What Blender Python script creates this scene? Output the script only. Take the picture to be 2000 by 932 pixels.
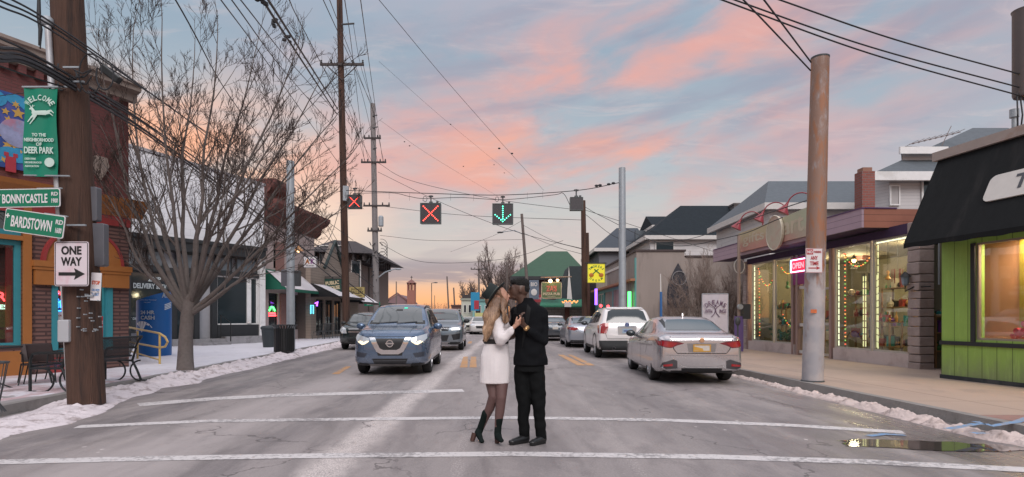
import bpy, bmesh, math, random
from mathutils import Vector, Matrix, noise as mnoise
from mathutils.bvhtree import BVHTree
for o in list(bpy.data.objects): bpy.data.objects.remove(o)
S = bpy.context.scene
COL = S.collection
R = math.radians
F, HC = 1130.0, 1.4      # focal length in photo pixels, eye height
# ---------------- camera
cd = bpy.data.cameras.new('camera'); cam = bpy.data.objects.new('camera', cd); COL.objects.link(cam)
cam.location = (0, 0, HC); cam.rotation_euler = (R(90), 0, 0)
cd.sensor_width = 36; cd.lens = F/2000*36; cd.shift_y = 154/2000; cd.clip_end = 9000; cd.clip_start = .05
S.camera = cam
# ---------------- node helpers
class NT:
    def __init__(s, tree): s.t = tree; s.n = tree.nodes; s.l = tree.links
    def put(s, sock, v):
        if v is None: return
        if hasattr(v, 'is_output'): s.l.new(v, sock)
        else:
            if isinstance(v, (tuple, list)) and sock.type == 'RGBA' and len(v) == 3: v = (*v, 1)
            sock.default_value = v
    def m(s, op, a, b=None, c=None, clamp=False):
        n = s.n.new('ShaderNodeMath'); n.operation = op; n.use_clamp = clamp
        for i, v in enumerate((a, b, c)): s.put(n.inputs[i], v)
        return n.outputs[0]
    def noise(s, vec, scale=5, detail=4, rough=.5, dist=0, out=0):
        n = s.n.new('ShaderNodeTexNoise'); s.put(n.inputs['Vector'], vec)
        n.inputs['Scale'].default_value = scale; n.inputs['Detail'].default_value = detail
        n.inputs['Roughness'].default_value = rough; n.inputs['Distortion'].default_value = dist
        return n.outputs[out]
    def comb(s, x, y, z):
        n = s.n.new('ShaderNodeCombineXYZ')
        for i, v in enumerate((x, y, z)): s.put(n.inputs[i], v)
        return n.outputs[0]
    def sep(s, v):
        n = s.n.new('ShaderNodeSeparateXYZ'); s.put(n.inputs[0], v); return n.outputs
    def mix(s, f, a, b, mode='MIX'):
        n = s.n.new('ShaderNodeMix'); n.data_type = 'RGBA'; n.blend_type = mode; n.clamp_factor = True
        s.put(n.inputs[0], f); s.put(n.inputs[6], a); s.put(n.inputs[7], b); return n.outputs[2]
    def step(s, v, a, b):                          # smooth 0..1 between a and b
        n = s.n.new('ShaderNodeMapRange'); n.interpolation_type = 'SMOOTHSTEP'
        s.put(n.inputs[0], v); s.put(n.inputs[1], a); s.put(n.inputs[2], b); return n.outputs[0]
    def coord(s, k='Object'): return s.n.new('ShaderNodeTexCoord').outputs[k]
    def vmul(s, v, k):
        n = s.n.new('ShaderNodeVectorMath'); n.operation = 'MULTIPLY'; s.put(n.inputs[0], v); n.inputs[1].default_value = k; return n.outputs[0]
def L(r, g=None, b=None):                          # sRGB 0-255 to linear
    f = lambda c: (c/255/12.92) if c/255 <= .04045 else ((c/255+.055)/1.055)**2.4
    return (f(r), f(g), f(b))
# ---------------- world: dusk sky with pink clouds over a low orange band
w = bpy.data.worlds.new('World'); S.world = w; w.use_nodes = True
N = NT(w.node_tree); N.n.clear()
out = N.n.new('ShaderNodeOutputWorld'); bg = N.n.new('ShaderNodeBackground'); N.l.new(bg.outputs[0], out.inputs[0])
d = N.coord('Generated'); x, y, z = N.sep(d)
el = N.m('ARCSINE', z); az = N.m('ARCTAN2', x, y)
plane = N.comb(N.m('DIVIDE', x, N.m('ADD', N.m('MAXIMUM', z, 0), .12)), N.m('DIVIDE', y, N.m('ADD', N.m('MAXIMUM', z, 0), .12)), 0)
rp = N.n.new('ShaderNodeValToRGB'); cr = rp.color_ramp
stops = [(0, L(240,164,116)), (.028, L(254,186,132)), (.05, L(240,190,152)), (.09, L(208,196,188)), (.18, L(194,194,192)), (.27, L(174,184,192)), (.42, L(150,168,184)), (.58, L(160,176,194)), (.8, (1.1,1.08,1.16)), (1, (1.25,1.2,1.28))]  # overhead stops, out of view, are brightened to light the scene
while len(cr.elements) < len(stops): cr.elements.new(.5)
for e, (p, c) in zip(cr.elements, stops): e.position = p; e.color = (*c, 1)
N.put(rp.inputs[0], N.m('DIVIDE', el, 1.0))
col = rp.outputs[0]
def ell(a0, e0, ra, re, soft=.55):                 # soft ellipse in azimuth / elevation
    a = N.m('DIVIDE', N.m('SUBTRACT', az, a0), ra); b = N.m('DIVIDE', N.m('SUBTRACT', el, e0), re)
    r2 = N.m('ADD', N.m('MULTIPLY', a, a), N.m('MULTIPLY', b, b))
    return N.m('SUBTRACT', 1, N.step(r2, 1-soft, 1+soft))
n1 = N.noise(N.vmul(plane, (1.0, .8, 1)), 1.2, 6, .52, .3)
n2 = N.noise(N.vmul(N.comb(N.m('ADD', az, N.m('MULTIPLY', el, .5)), N.m('SUBTRACT', el, N.m('MULTIPLY', az, .2)), 1.3), (1, 2.9, 1)), 4.2, 6, .52, .35)
n3 = N.noise(N.vmul(N.comb(az, N.m('SUBTRACT', el, N.m('MULTIPLY', az, .15)), 4.1), (1, 6, 1)), 3.2, 5, .5, .25)
nn = N.m('ADD', N.m('MULTIPLY', n1, .45), N.m('MULTIPLY', n2, .55))
# cooler, bluer right side
col = N.mix(N.m('MULTIPLY', N.step(az, .1, .8), N.m('MULTIPLY', N.step(el, .03, .12), .45)), col, L(148,164,182))
# orange afterglow on the left, behind the bare tree
col = N.mix(N.m('MULTIPLY', ell(-.5, .22, .28, .13, .9), N.step(nn, .34, .6)), col, L(246,202,176))
col = N.mix(N.m('MULTIPLY', ell(-.52, .225, .2, .085, .9), N.m('MULTIPLY', N.step(n2, .36, .6), .8)), col, L(252,180,140))
col = N.mix(N.m('MULTIPLY', ell(-.38, .16, .15, .06, .9), .7), col, L(246,220,198))
# pink clouds: a wide veil, then brighter peach banks
veil = N.m('MULTIPLY', ell(.2, .33, .62, .19, .85), N.step(nn, .38, .66))
col = N.mix(N.m('MULTIPLY', veil, .75), col, L(202,170,176))
bank = N.m('MULTIPLY', N.m('MAXIMUM', ell(.1, .28, .38, .1, .85), ell(.27, .37, .36, .12, .85)), N.step(N.m('ADD', N.m('MULTIPLY', n2, .7), N.m('MULTIPLY', n1, .3)), .39, .62))
col = N.mix(N.m('MULTIPLY', bank, .78), col, L(228,166,154))
bank2 = N.m('MULTIPLY', ell(.06, .265, .2, .05, .8), N.step(n2, .36, .66))
col = N.mix(N.m('MULTIPLY', bank2, .7), col, L(240,172,148))
grey = N.m('MULTIPLY', ell(.3, .4, .5, .14, .9), N.step(n3, .46, .66))
col = N.mix(N.m('MULTIPLY', grey, .55), col, L(150,150,168))
# grey-violet cloud bars above the orange horizon
bar = N.m('MULTIPLY', ell(-.13, .078, .22, .02, .6), N.step(N.noise(N.vmul(N.comb(az, el, 7), (1, 7, 1)), 6, 5, .55, .4), .36, .52))
col = N.mix(N.m('MULTIPLY', bar, .8), col, L(158,146,152))
bar2 = N.m('MULTIPLY', ell(-.12, .1, .2, .02, .6), N.step(n3, .5, .62))
col = N.mix(N.m('MULTIPLY', bar2, .35), col, L(172,164,168))
wisp = N.m('MULTIPLY', N.step(N.noise(N.vmul(plane, (.9, 2.2, 1)), 2.6, 8, .68, .8), .5, .78), N.m('MULTIPLY', N.step(el, .05, .14), N.m('SUBTRACT', 1, N.step(el, .45, .6))))
col = N.mix(N.m('MULTIPLY', wisp, .35), col, L(232,204,198))
wisp2 = N.step(N.noise(N.vmul(plane, (1.1, 1.8, 1)), 3.4, 8, .66, .6), .52, .74)
col = N.mix(N.m('MULTIPLY', N.m('MULTIPLY', wisp2, .3), N.step(el, .08, .2)), col, L(140,154,172))
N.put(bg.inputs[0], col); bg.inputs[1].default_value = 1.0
# ---------------- one broad soft sun (the bright dusk sky behind the camera)
sl = bpy.data.lights.new('sun', 'SUN'); sl.energy = 1.75; sl.angle = R(32); sl.color = (1, .93, .9)
so = bpy.data.objects.new('sun', sl); COL.objects.link(so)
so.rotation_euler = (R(52), 0, R(14))
vs = S.view_settings; vs.view_transform = 'Standard'; vs.look = 'None'; vs.exposure = 0.14; vs.gamma = 1; vs.use_curve_mapping = False
S.cycles.max_bounces = 5; S.cycles.diffuse_bounces = 2; S.cycles.glossy_bounces = 3; S.cycles.transparent_max_bounces = 10
# ---------------- placing: photo pixel + distance -> point
def W(px, py, Y): return Vector(((px-1000)/F*Y, Y, HC+(620-py)/F*Y))
def G(px, py, z=0.0):
    Y = (HC-z)*F/(py-620); return Vector(((px-1000)/F*Y, Y, z))
# ---------------- materials
MC = {}
def mat(name, col, rough=.6, metal=0., var=.12, scale=6., bump=0., bscale=60., coat=0., emit=None, es=0., spec=.5, stain=None, stk=.5, stscale=1.5, stretch=(1,1,1)):
    if name in MC: return MC[name]
    m = bpy.data.materials.new(name); m.use_nodes = True; MC[name] = m
    N = NT(m.node_tree); p = N.n['Principled BSDF']
    c = N.coord()
    c2 = N.vmul(c, stretch)
    base = N.mix(N.noise(c2, scale, 5, .6), tuple(v*(1-var) for v in col), tuple(min(1, v*(1+var)) for v in col))
    if stain: base = N.mix(N.m('MULTIPLY', N.step(N.noise(c2, stscale, 6, .65, .3), .5, .68), stk), base, stain)
    N.put(p.inputs['Base Color'], base)
    N.put(p.inputs['Roughness'], N.m('ADD', rough-.06, N.m('MULTIPLY', N.noise(c, scale*2.3, 3), .12)) if rough > .15 else rough)
    p.inputs['Metallic'].default_value = metal; p.inputs['Coat Weight'].default_value = coat; p.inputs['Coat Roughness'].default_value = .06
    p.inputs['Specular IOR Level'].default_value = spec
    if emit: p.inputs['Emission Color'].default_value = (*emit, 1); p.inputs['Emission Strength'].default_value = es
    if bump:
        b = N.n.new('ShaderNodeBump'); b.inputs['Strength'].default_value = bump; b.inputs['Distance'].default_value = .02
        N.put(b.inputs['Height'], N.noise(c2, bscale, 4)); N.l.new(b.outputs[0], p.inputs['Normal'])
    return m
def brick(name, c1, c2, mortar, bw=.21, bh=.07, ms=.012, rough=.85, off=.5, bump=.6):
    if name in MC: return MC[name]
    m = bpy.data.materials.new(name); m.use_nodes = True; MC[name] = m
    N = NT(m.node_tree); p = N.n['Principled BSDF']
    c = N.coord(); x, y, z = N.sep(c); v = N.comb(N.m('ADD', x, y), z, 0)
    t = N.n.new('ShaderNodeTexBrick'); N.put(t.inputs['Vector'], v); t.offset = off
    for k, q in (('Color1', c1), ('Color2', c2), ('Mortar', mortar)): N.put(t.inputs[k], q)
    for k, q in (('Scale', 1), ('Mortar Size', ms), ('Mortar Smooth', .3), ('Bias', 0), ('Brick Width', bw), ('Row Height', bh)): t.inputs[k].default_value = q
    N.put(p.inputs['Base Color'], N.mix(N.m('MULTIPLY', N.noise(c, 1.3, 6, .65), .35), t.outputs[0], N.mix(.5, c1, (.12,.1,.09))))
    p.inputs['Roughness'].default_value = rough
    b = N.n.new('ShaderNodeBump'); b.invert = True; b.inputs['Strength'].default_value = bump; b.inputs['Distance'].default_value = .012
    N.put(b.inputs['Height'], t.outputs[1]); N.l.new(b.outputs[0], p.inputs['Normal'])
    return m
def siding(name, col, h=.12, axis=2, gap=.08, rough=.6, dark=.45, var=.06, grime=0):   # lapped boards: axis 2 horizontal, 0 vertical
    if name in MC: return MC[name]
    m = bpy.data.materials.new(name); m.use_nodes = True; MC[name] = m
    N = NT(m.node_tree); p = N.n['Principled BSDF']
    c = N.coord(); s = N.sep(c)
    a = s[2] if axis == 2 else N.m('ADD', s[0], s[1])
    q = N.m('DIVIDE', a, h); fr = N.m('FRACT', q)
    line = N.m('LESS_THAN', fr, gap)
    cell = N.noise(N.comb(N.m('FLOOR', q), 0, 0), 3.7, 0)
    base = N.mix(cell, tuple(v*(1-var) for v in col), tuple(min(1, v*(1+var)) for v in col))
    base = N.mix(N.m('MULTIPLY', N.step(N.noise(c, 1.1, 6, .7), .45, .7), .25), base, tuple(v*.6 for v in col))
    if grime: base = N.mix(N.m('MULTIPLY', N.step(N.m('ADD', s[2], N.m('MULTIPLY', N.noise(N.vmul(c, (3,3,1)), 2.2, 6, .7), .9)), 1.25, .55), grime), base, (.2,.19,.15)); base = N.mix(N.m('MULTIPLY', N.step(N.noise(N.vmul(c, (5,5,.7)), 1.7, 7, .7), .5, .68), grime*.6), base, tuple(min(1, v*1.25+.06) for v in col))
    N.put(p.inputs['Base Color'], N.mix(line, base, tuple(v*dark for v in col)))
    p.inputs['Roughness'].default_value = rough
    b = N.n.new('ShaderNodeBump'); b.inputs['Strength'].default_value = .5; b.inputs['Distance'].default_value = .02
    N.put(b.inputs['Height'], fr); N.l.new(b.outputs[0], p.inputs['Normal'])
    return m
def emis(name, col, s=1.):
    if name in MC: return MC[name]
    m = bpy.data.materials.new(name); m.use_nodes = True; MC[name] = m
    N = NT(m.node_tree); p = N.n['Principled BSDF']; N.put(p.inputs['Base Color'], tuple(v*.5 for v in col))
    N.put(p.inputs['Emission Color'], (*col, 1)); p.inputs['Emission Strength'].default_value = s; return m
def clear_glass(name, tint=(.86,.92,.9), k=.1):      # real pane: mostly see-through, mirrors by Fresnel
    if name in MC: return MC[name]
    m = bpy.data.materials.new(name); m.use_nodes = True; MC[name] = m
    N = NT(m.node_tree); o = N.n['Material Output']; N.n.remove(N.n['Principled BSDF'])
    t = N.n.new('ShaderNodeBsdfTransparent'); t.inputs[0].default_value = (*tint, 1)
    g = N.n.new('ShaderNodeBsdfGlossy'); g.inputs['Roughness'].default_value = .02
    gm_ = N.n.new('ShaderNodeNewGeometry'); dt = N.n.new('ShaderNodeVectorMath'); dt.operation = 'DOT_PRODUCT'
    N.l.new(gm_.outputs['Incoming'], dt.inputs[0]); N.l.new(gm_.outputs['Normal'], dt.inputs[1])
    fr = N.m('POWER', N.m('SUBTRACT', 1, N.m('ABSOLUTE', dt.outputs['Value'])), 5)
    mx = N.n.new('ShaderNodeMixShader'); N.put(mx.inputs[0], N.m('ADD', N.m('MULTIPLY', fr, .6), k, clamp=True))
    N.l.new(t.outputs[0], mx.inputs[1]); N.l.new(g.outputs[0], mx.inputs[2]); N.l.new(mx.outputs[0], o.inputs[0]); return m
def snowmat(name, a, b, sc=3.):
    return mat(name, a, .75, 0, .08, 12, .9, 22, stain=b, stk=.8, stscale=sc)
K = {}
K['black'] = mat('black_paint', (.012,.013,.014), .45)
K['rubber'] = mat('rubber', (.015,.015,.016), .8, bump=.2)
K['white'] = mat('white_paint', (.75,.74,.74), .5, stain=(.5,.48,.46), stk=.5)
K['offwhite'] = mat('offwhite_paint', (.6,.57,.55), .55)
K['steel'] = mat('galvanised_steel', (.36,.39,.42), .5, .35, .15, 9, .15, 40, stain=(.24,.24,.25))
K['dsteel'] = mat('dark_steel', (.07,.075,.08), .5, .3)
K['glass'] = mat('dark_glass', (.02,.03,.035), .05, 0, .1, 2, spec=.9)
K['cglass'] = mat('car_glass', (.045,.06,.065), .04, 0, .1, 2, spec=.9, coat=.4)
K['sglass'] = clear_glass('shop_glass')
K['chrome'] = mat('chrome', (.6,.6,.62), .16, 1, .05)
K['bronze'] = mat('lens_clear', (.55,.57,.6), .12, .3, .1, coat=1)
K['redlens'] = mat('red_lens', (.3,.008,.012), .15, 0, .2, 20, coat=1)
K['green'] = mat('sign_green', (.0,.19,.11), .4, emit=None, var=.08)
K['swhite'] = mat('sign_white', (.72,.69,.7), .45, var=.05, stain=(.6,.5,.5), stk=.35)
K['yellow'] = mat('yellow_paint', (.62,.42,.13), .5, stain=(.4,.25,.08))
K['wood'] = mat('utility_wood', (.075,.038,.026), .9, 0, .5, 7, 1., 12, stain=(.02,.013,.012), stk=.95, stscale=1.1, stretch=(5,5,.28))
K['wood2'] = mat('far_pole_wood', (.15,.12,.11), .85, 0, .3, 5, .4, 30, stretch=(6,6,.35))
K['bark'] = mat('bark', (.15,.125,.115), .9, 0, .3, 14, .9, 45, stain=(.09,.065,.055), stscale=5)
K['twig'] = mat('twig_bark', (.055,.036,.03), .9, 0, .3, 10)
K['wire'] = mat('cable_black', (.02,.02,.024), .6)
# ---------------- mesh builder
FR = {}                                            # world offset of each thing's frame
class MB:
    def __init__(s): s.v = []; s.f = []; s.mi = []
    def add(s, vs, fs, mi=0):
        n = len(s.v); s.v += [Vector(v) for v in vs]; s.f += [tuple(i+n for i in f) for f in fs]; s.mi += [mi]*len(fs); return s
    def box(s, x0, x1, y0, y1, z0, z1, mi=0, M=None):
        vs = [Vector(p) for p in ((x0,y0,z0),(x1,y0,z0),(x1,y1,z0),(x0,y1,z0),(x0,y0,z1),(x1,y0,z1),(x1,y1,z1),(x0,y1,z1))]
        if M: vs = [M @ v for v in vs]
        return s.add(vs, [(0,3,2,1),(4,5,6,7),(0,1,5,4),(1,2,6,5),(2,3,7,6),(3,0,4,7)], mi)
    def prism(s, pts, a, b, ax='y', mi=0):         # polygon in the plane, extruded along ax from a to b
        f = {'y': lambda p, t: (p[0], t, p[1]), 'z': lambda p, t: (p[0], p[1], t), 'x': lambda p, t: (t, p[0], p[1])}[ax]
        n = len(pts)
        vs = [f(p, a) for p in pts] + [f(p, b) for p in pts]
        return s.add(vs, [tuple(range(n)), tuple(range(2*n-1, n-1, -1))] + [((i+1) % n, i, n+i, n+(i+1) % n) for i in range(n)], mi)
    def rrect(s, x0, x1, z0, z1, r, y0, y1, n=5, mi=0):
        pts = []
        for cx, cz, a in ((x1-r, z1-r, 0), (x0+r, z1-r, 90), (x0+r, z0+r, 180), (x1-r, z0+r, 270)):
            for k in range(n): t = R(a+90*k/(n-1)); pts.append((cx+r*math.cos(t), cz+r*math.sin(t)))
        return s.prism(pts, y0, y1, 'y', mi)
    def tube(s, pts, rad, n=8, caps=True, mi=0):
        pts = [Vector(p) for p in pts]; k = len(pts)
        if not isinstance(rad, (list, tuple)): rad = [rad]*k
        up = Vector((0, 0, 1)); rings = []; prev = None
        for i, p in enumerate(pts):
            t = (pts[min(i+1, k-1)] - pts[max(i-1, 0)])
            t = t.normalized() if t.length > 1e-9 else Vector((0, 0, 1))
            if prev is None: a = t.orthogonal().normalized()
            else:
                a = prev - t*prev.dot(t); a = a.normalized() if a.length > 1e-6 else t.orthogonal().normalized()
            prev = a; b = t.cross(a)
            rings.append([p + (a*math.cos(2*math.pi*j/n)+b*math.sin(2*math.pi*j/n))*rad[i] for j in range(n)])
        vs = [v for r in rings for v in r]
        fs = [(i*n+j, i*n+(j+1) % n, (i+1)*n+(j+1) % n, (i+1)*n+j) for i in range(k-1) for j in range(n)]
        if caps: fs += [tuple(range(n-1, -1, -1)), tuple(range((k-1)*n, k*n))]
        return s.add(vs, fs, mi)
    def lathe(s, prof, c=(0,0,0), ax='z', n=20, mi=0):   # prof (radius, height)
        c = Vector(c); vs = []
        for r, h in prof:
            for j in range(n):
                a = 2*math.pi*j/n; q = (r*math.cos(a), r*math.sin(a), h)
                if ax == 'x': q = (q[2], q[0], q[1])
                if ax == 'y': q = (q[0], q[2], q[1])
                vs.append(c+Vector(q))
        k = len(prof); fs = [(i*n+j, i*n+(j+1) % n, (i+1)*n+(j+1) % n, (i+1)*n+j) for i in range(k-1) for j in range(n)]
        if prof[0][0] > 1e-6: fs.append(tuple(range(n-1, -1, -1)))
        if prof[-1][0] > 1e-6: fs.append(tuple(range((k-1)*n, k*n)))
        return s.add(vs, fs, mi)
    def ell(s, c, r, n=12, mi=0, M=None):
        c = Vector(c); r = (r, r, r) if not isinstance(r, (tuple, list)) else r; m = n//2; vs = []
        for i in range(m+1):
            t = math.pi*i/m
            for j in range(n):
                a = 2*math.pi*j/n; q = Vector((r[0]*math.sin(t)*math.cos(a), r[1]*math.sin(t)*math.sin(a), r[2]*math.cos(t)))
                vs.append(c + (M @ q if M else q))
        return s.add(vs, [(i*n+j, (i+1)*n+j, (i+1)*n+(j+1) % n, i*n+(j+1) % n) for i in range(m) for j in range(n)], mi)
    def grid(s, P, mi=0):                          # P rows of points
        r, c = len(P), len(P[0])
        return s.add([p for row in P for p in row], [(i*c+j, i*c+j+1, (i+1)*c+j+1, (i+1)*c+j) for i in range(r-1) for j in range(c-1)], mi)
    def build(s, name, m, parent=None, smooth=False, bevel=0., **k):
        me = bpy.data.meshes.new(name); off = FR.get(parent.name, Vector()) if parent else Vector()
        me.from_pydata([v-off for v in s.v], [], s.f)
        for q in (m if isinstance(m, (list, tuple)) else [m]): me.materials.append(q)
        me.polygons.foreach_set('material_index', s.mi)
        bm = bmesh.new(); bm.from_mesh(me)
        if smooth or bevel: bmesh.ops.remove_doubles(bm, verts=bm.verts, dist=1e-5)
        bmesh.ops.recalc_face_normals(bm, faces=bm.faces); bm.to_mesh(me); bm.free()
        if smooth:
            me.polygons.foreach_set('use_smooth', [True]*len(me.polygons))
            me.set_sharp_from_angle(angle=R(38 if smooth is True else smooth))
        ob = bpy.data.objects.new(name, me); COL.objects.link(ob)
        if parent: ob.parent = parent; FR[ob.name] = off
        if bevel:
            b = ob.modifiers.new('bevel', 'BEVEL'); b.width = bevel; b.segments = 2; b.limit_method = 'ANGLE'
        for q, v in k.items(): ob[q] = v
        return ob
def thing(name, label, cat, loc=(0,0,0), rz=0., group=None, local=False, M=None):
    o = bpy.data.objects.new(name, None); COL.objects.link(o); o.empty_display_size = .2
    if M is not None: o.matrix_world = M
    else: o.location = loc; o.rotation_euler = (0, 0, rz)
    o['label'] = label; o['category'] = cat
    if group: o['group'] = group
    FR[o.name] = Vector() if (local or rz or M is not None) else Vector(loc)
    return o
def solo(mb, name, m, label, cat, group=None, smooth=False, origin=None, bevel=0.):   # a thing that is one mesh
    if origin is not None: mb.v = [v-Vector(origin) for v in mb.v]
    o = mb.build(name, m, None, smooth, bevel, label=label, category=cat)
    if origin is not None: o.location = origin
    if group: o['group'] = group
    return o
def setting(mb, name, m, smooth=False, kind='structure', label=None):
    o = mb.build(name, m, None, smooth, kind=kind)
    if label: o['label'] = label
    return o
def copy_tree(o, parent=None):
    c = o.copy(); COL.objects.link(c); FR[c.name] = FR.get(o.name, Vector())
    if parent: c.parent = parent
    for ch in list(o.children): copy_tree(ch, c)
    return c
def text(parent, s, x, z, h, m, w=None, y=-.012, name='lettering', bold=.02, ext=.002, rot=0., align='CENTER', depth=None, place=None):
    cu = bpy.data.curves.new('t', 'FONT'); cu.body = s; cu.align_x = 'CENTER'; cu.offset = bold; cu.extrude = .001; cu.resolution_u = 3
    ob = bpy.data.objects.new('t', cu); COL.objects.link(ob)
    bpy.context.view_layer.update()
    me = bpy.data.meshes.new_from_object(ob.evaluated_get(bpy.context.evaluated_depsgraph_get()))
    bpy.data.objects.remove(ob); bpy.data.curves.remove(cu)
    xs = [v.co.x for v in me.vertices]; ys = [v.co.y for v in me.vertices]
    if not xs: return None
    cx, cy = (min(xs)+max(xs))/2, (min(ys)+max(ys))/2; k = h/(max(ys)-min(ys)); kx = (w/(max(xs)-min(xs))) if w else k
    c, sn = math.cos(rot), math.sin(rot)
    for v in me.vertices:
        a, b = (v.co.x-cx)*kx, (v.co.y-cy)*k; e = ext if v.co.z > 0 else -ext
        q = (x+a*c-b*sn, y-e, z+a*sn+b*c)
        v.co = place(q) if place else q
    me.materials.append(m); me.name = name
    o = bpy.data.objects.new(name, me); COL.objects.link(o); o.parent = parent; FR[o.name] = FR.get(parent.name, Vector()); return o
def wall(wd, ht, ops, t=.2, y0=0., x0=0., z0=0.):   # wall in the xz plane with openings (x0,x1,z0,z1)
    mb = MB(); xs = sorted({x0, wd} | {v for o in ops for v in o[:2]}); zs = sorted({z0, ht} | {v for o in ops for v in o[2:4]})
    for a, b in zip(xs, xs[1:]):
        run = None
        for c, d_ in zip(zs, zs[1:]):
            if not any(o[0] < (a+b)/2 < o[1] and o[2] < (c+d_)/2 < o[3] for o in ops):
                run = (run[0], d_) if run else (c, d_)
            elif run: mb.box(a, b, y0, y0+t, *run); run = None
        if run: mb.box(a, b, y0, y0+t, *run)
    return mb
def window(parent, x0, x1, z0, z1, fm, gm, t=.06, y=.08, mull=(), trans=(), d=.06, name='window'):
    mb = MB()
    mb.box(x0, x0+t, y-d/2, y+d/2, z0, z1); mb.box(x1-t, x1, y-d/2, y+d/2, z0, z1)
    mb.box(x0+t, x1-t, y-d/2, y+d/2, z0, z0+t); mb.box(x0+t, x1-t, y-d/2, y+d/2, z1-t, z1)
    for q in mull: mb.box(q-t/2, q+t/2, y-d/2+.004, y+d/2-.004, z0+t, z1-t)
    for q in trans: mb.box(x0+t, x1-t, y-d/2+.008, y+d/2-.008, q-t/2, q+t/2)
    f = mb.build(name, fm, parent)
    MB().box(x0+t*.5, x1-t*.5, y+.004, y+.012, z0+t*.5, z1-t*.5).build('pane', gm, f)
    return f
def pieces(mb, name, m, parent, **k):            # every separate piece becomes a part of its own
    par = list(range(len(mb.v)))
    def fd(i):
        while par[i] != i: par[i] = par[par[i]]; i = par[i]
        return i
    for f in mb.f:
        for j in f[1:]: par[fd(j)] = fd(f[0])
    gs = {}
    for f, q in zip(mb.f, mb.mi): gs.setdefault(fd(f[0]), []).append((f, q))
    for fs in gs.values():
        ix = {}; n = MB()
        for f, q in fs:
            for j in f:
                if j not in ix: ix[j] = len(n.v); n.v.append(mb.v[j])
            n.f.append(tuple(ix[j] for j in f)); n.mi.append(q)
        n.build(name, m, parent, **k)
class Fac:                                         # a facade plane: base point, direction seen left to right
    def __init__(s, p, u): s.p = Vector((p[0], p[1])); s.u = Vector(u).normalized(); s.rz = math.atan2(s.u.y, s.u.x); s.n = Vector((-s.u.y, s.u.x))
    def at(s, px, py, y=0.):                       # photo pixel -> (x, z) on the facade plane pushed in by y
        r = Vector(((px-1000)/F, 1.0)); p = s.p+s.n*y
        det = r.x*(-s.u.y)+s.u.x*r.y; t = (p.x*(-s.u.y)+s.u.x*p.y)/det; q = r*t
        return ((q-p).dot(s.u), HC+(620-py)/F*q.y)
    def x(s, px, y=0.): return s.at(px, 620, y)[0]
def curve_pts(a, b, sag, n=14):
    a, b = Vector(a), Vector(b); return [a.lerp(b, i/n) - Vector((0, 0, 4*sag*(i/n)*(1-i/n))) for i in range(n+1)]
# ================= SETTING
def kl(Y): return -6.55-.08*Y                       # left kerb line
def kr(Y): return 6.25-.055*Y                       # right kerb line
g = MB().grid([[(-4000,-200,-.05),(4000,-200,-.05)],[(-4000,6000,-.05),(4000,6000,-.05)]])
setting(g, 'ground', mat('ground_soil', (.2,.18,.17), .9, 0, .2, .02))
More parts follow.
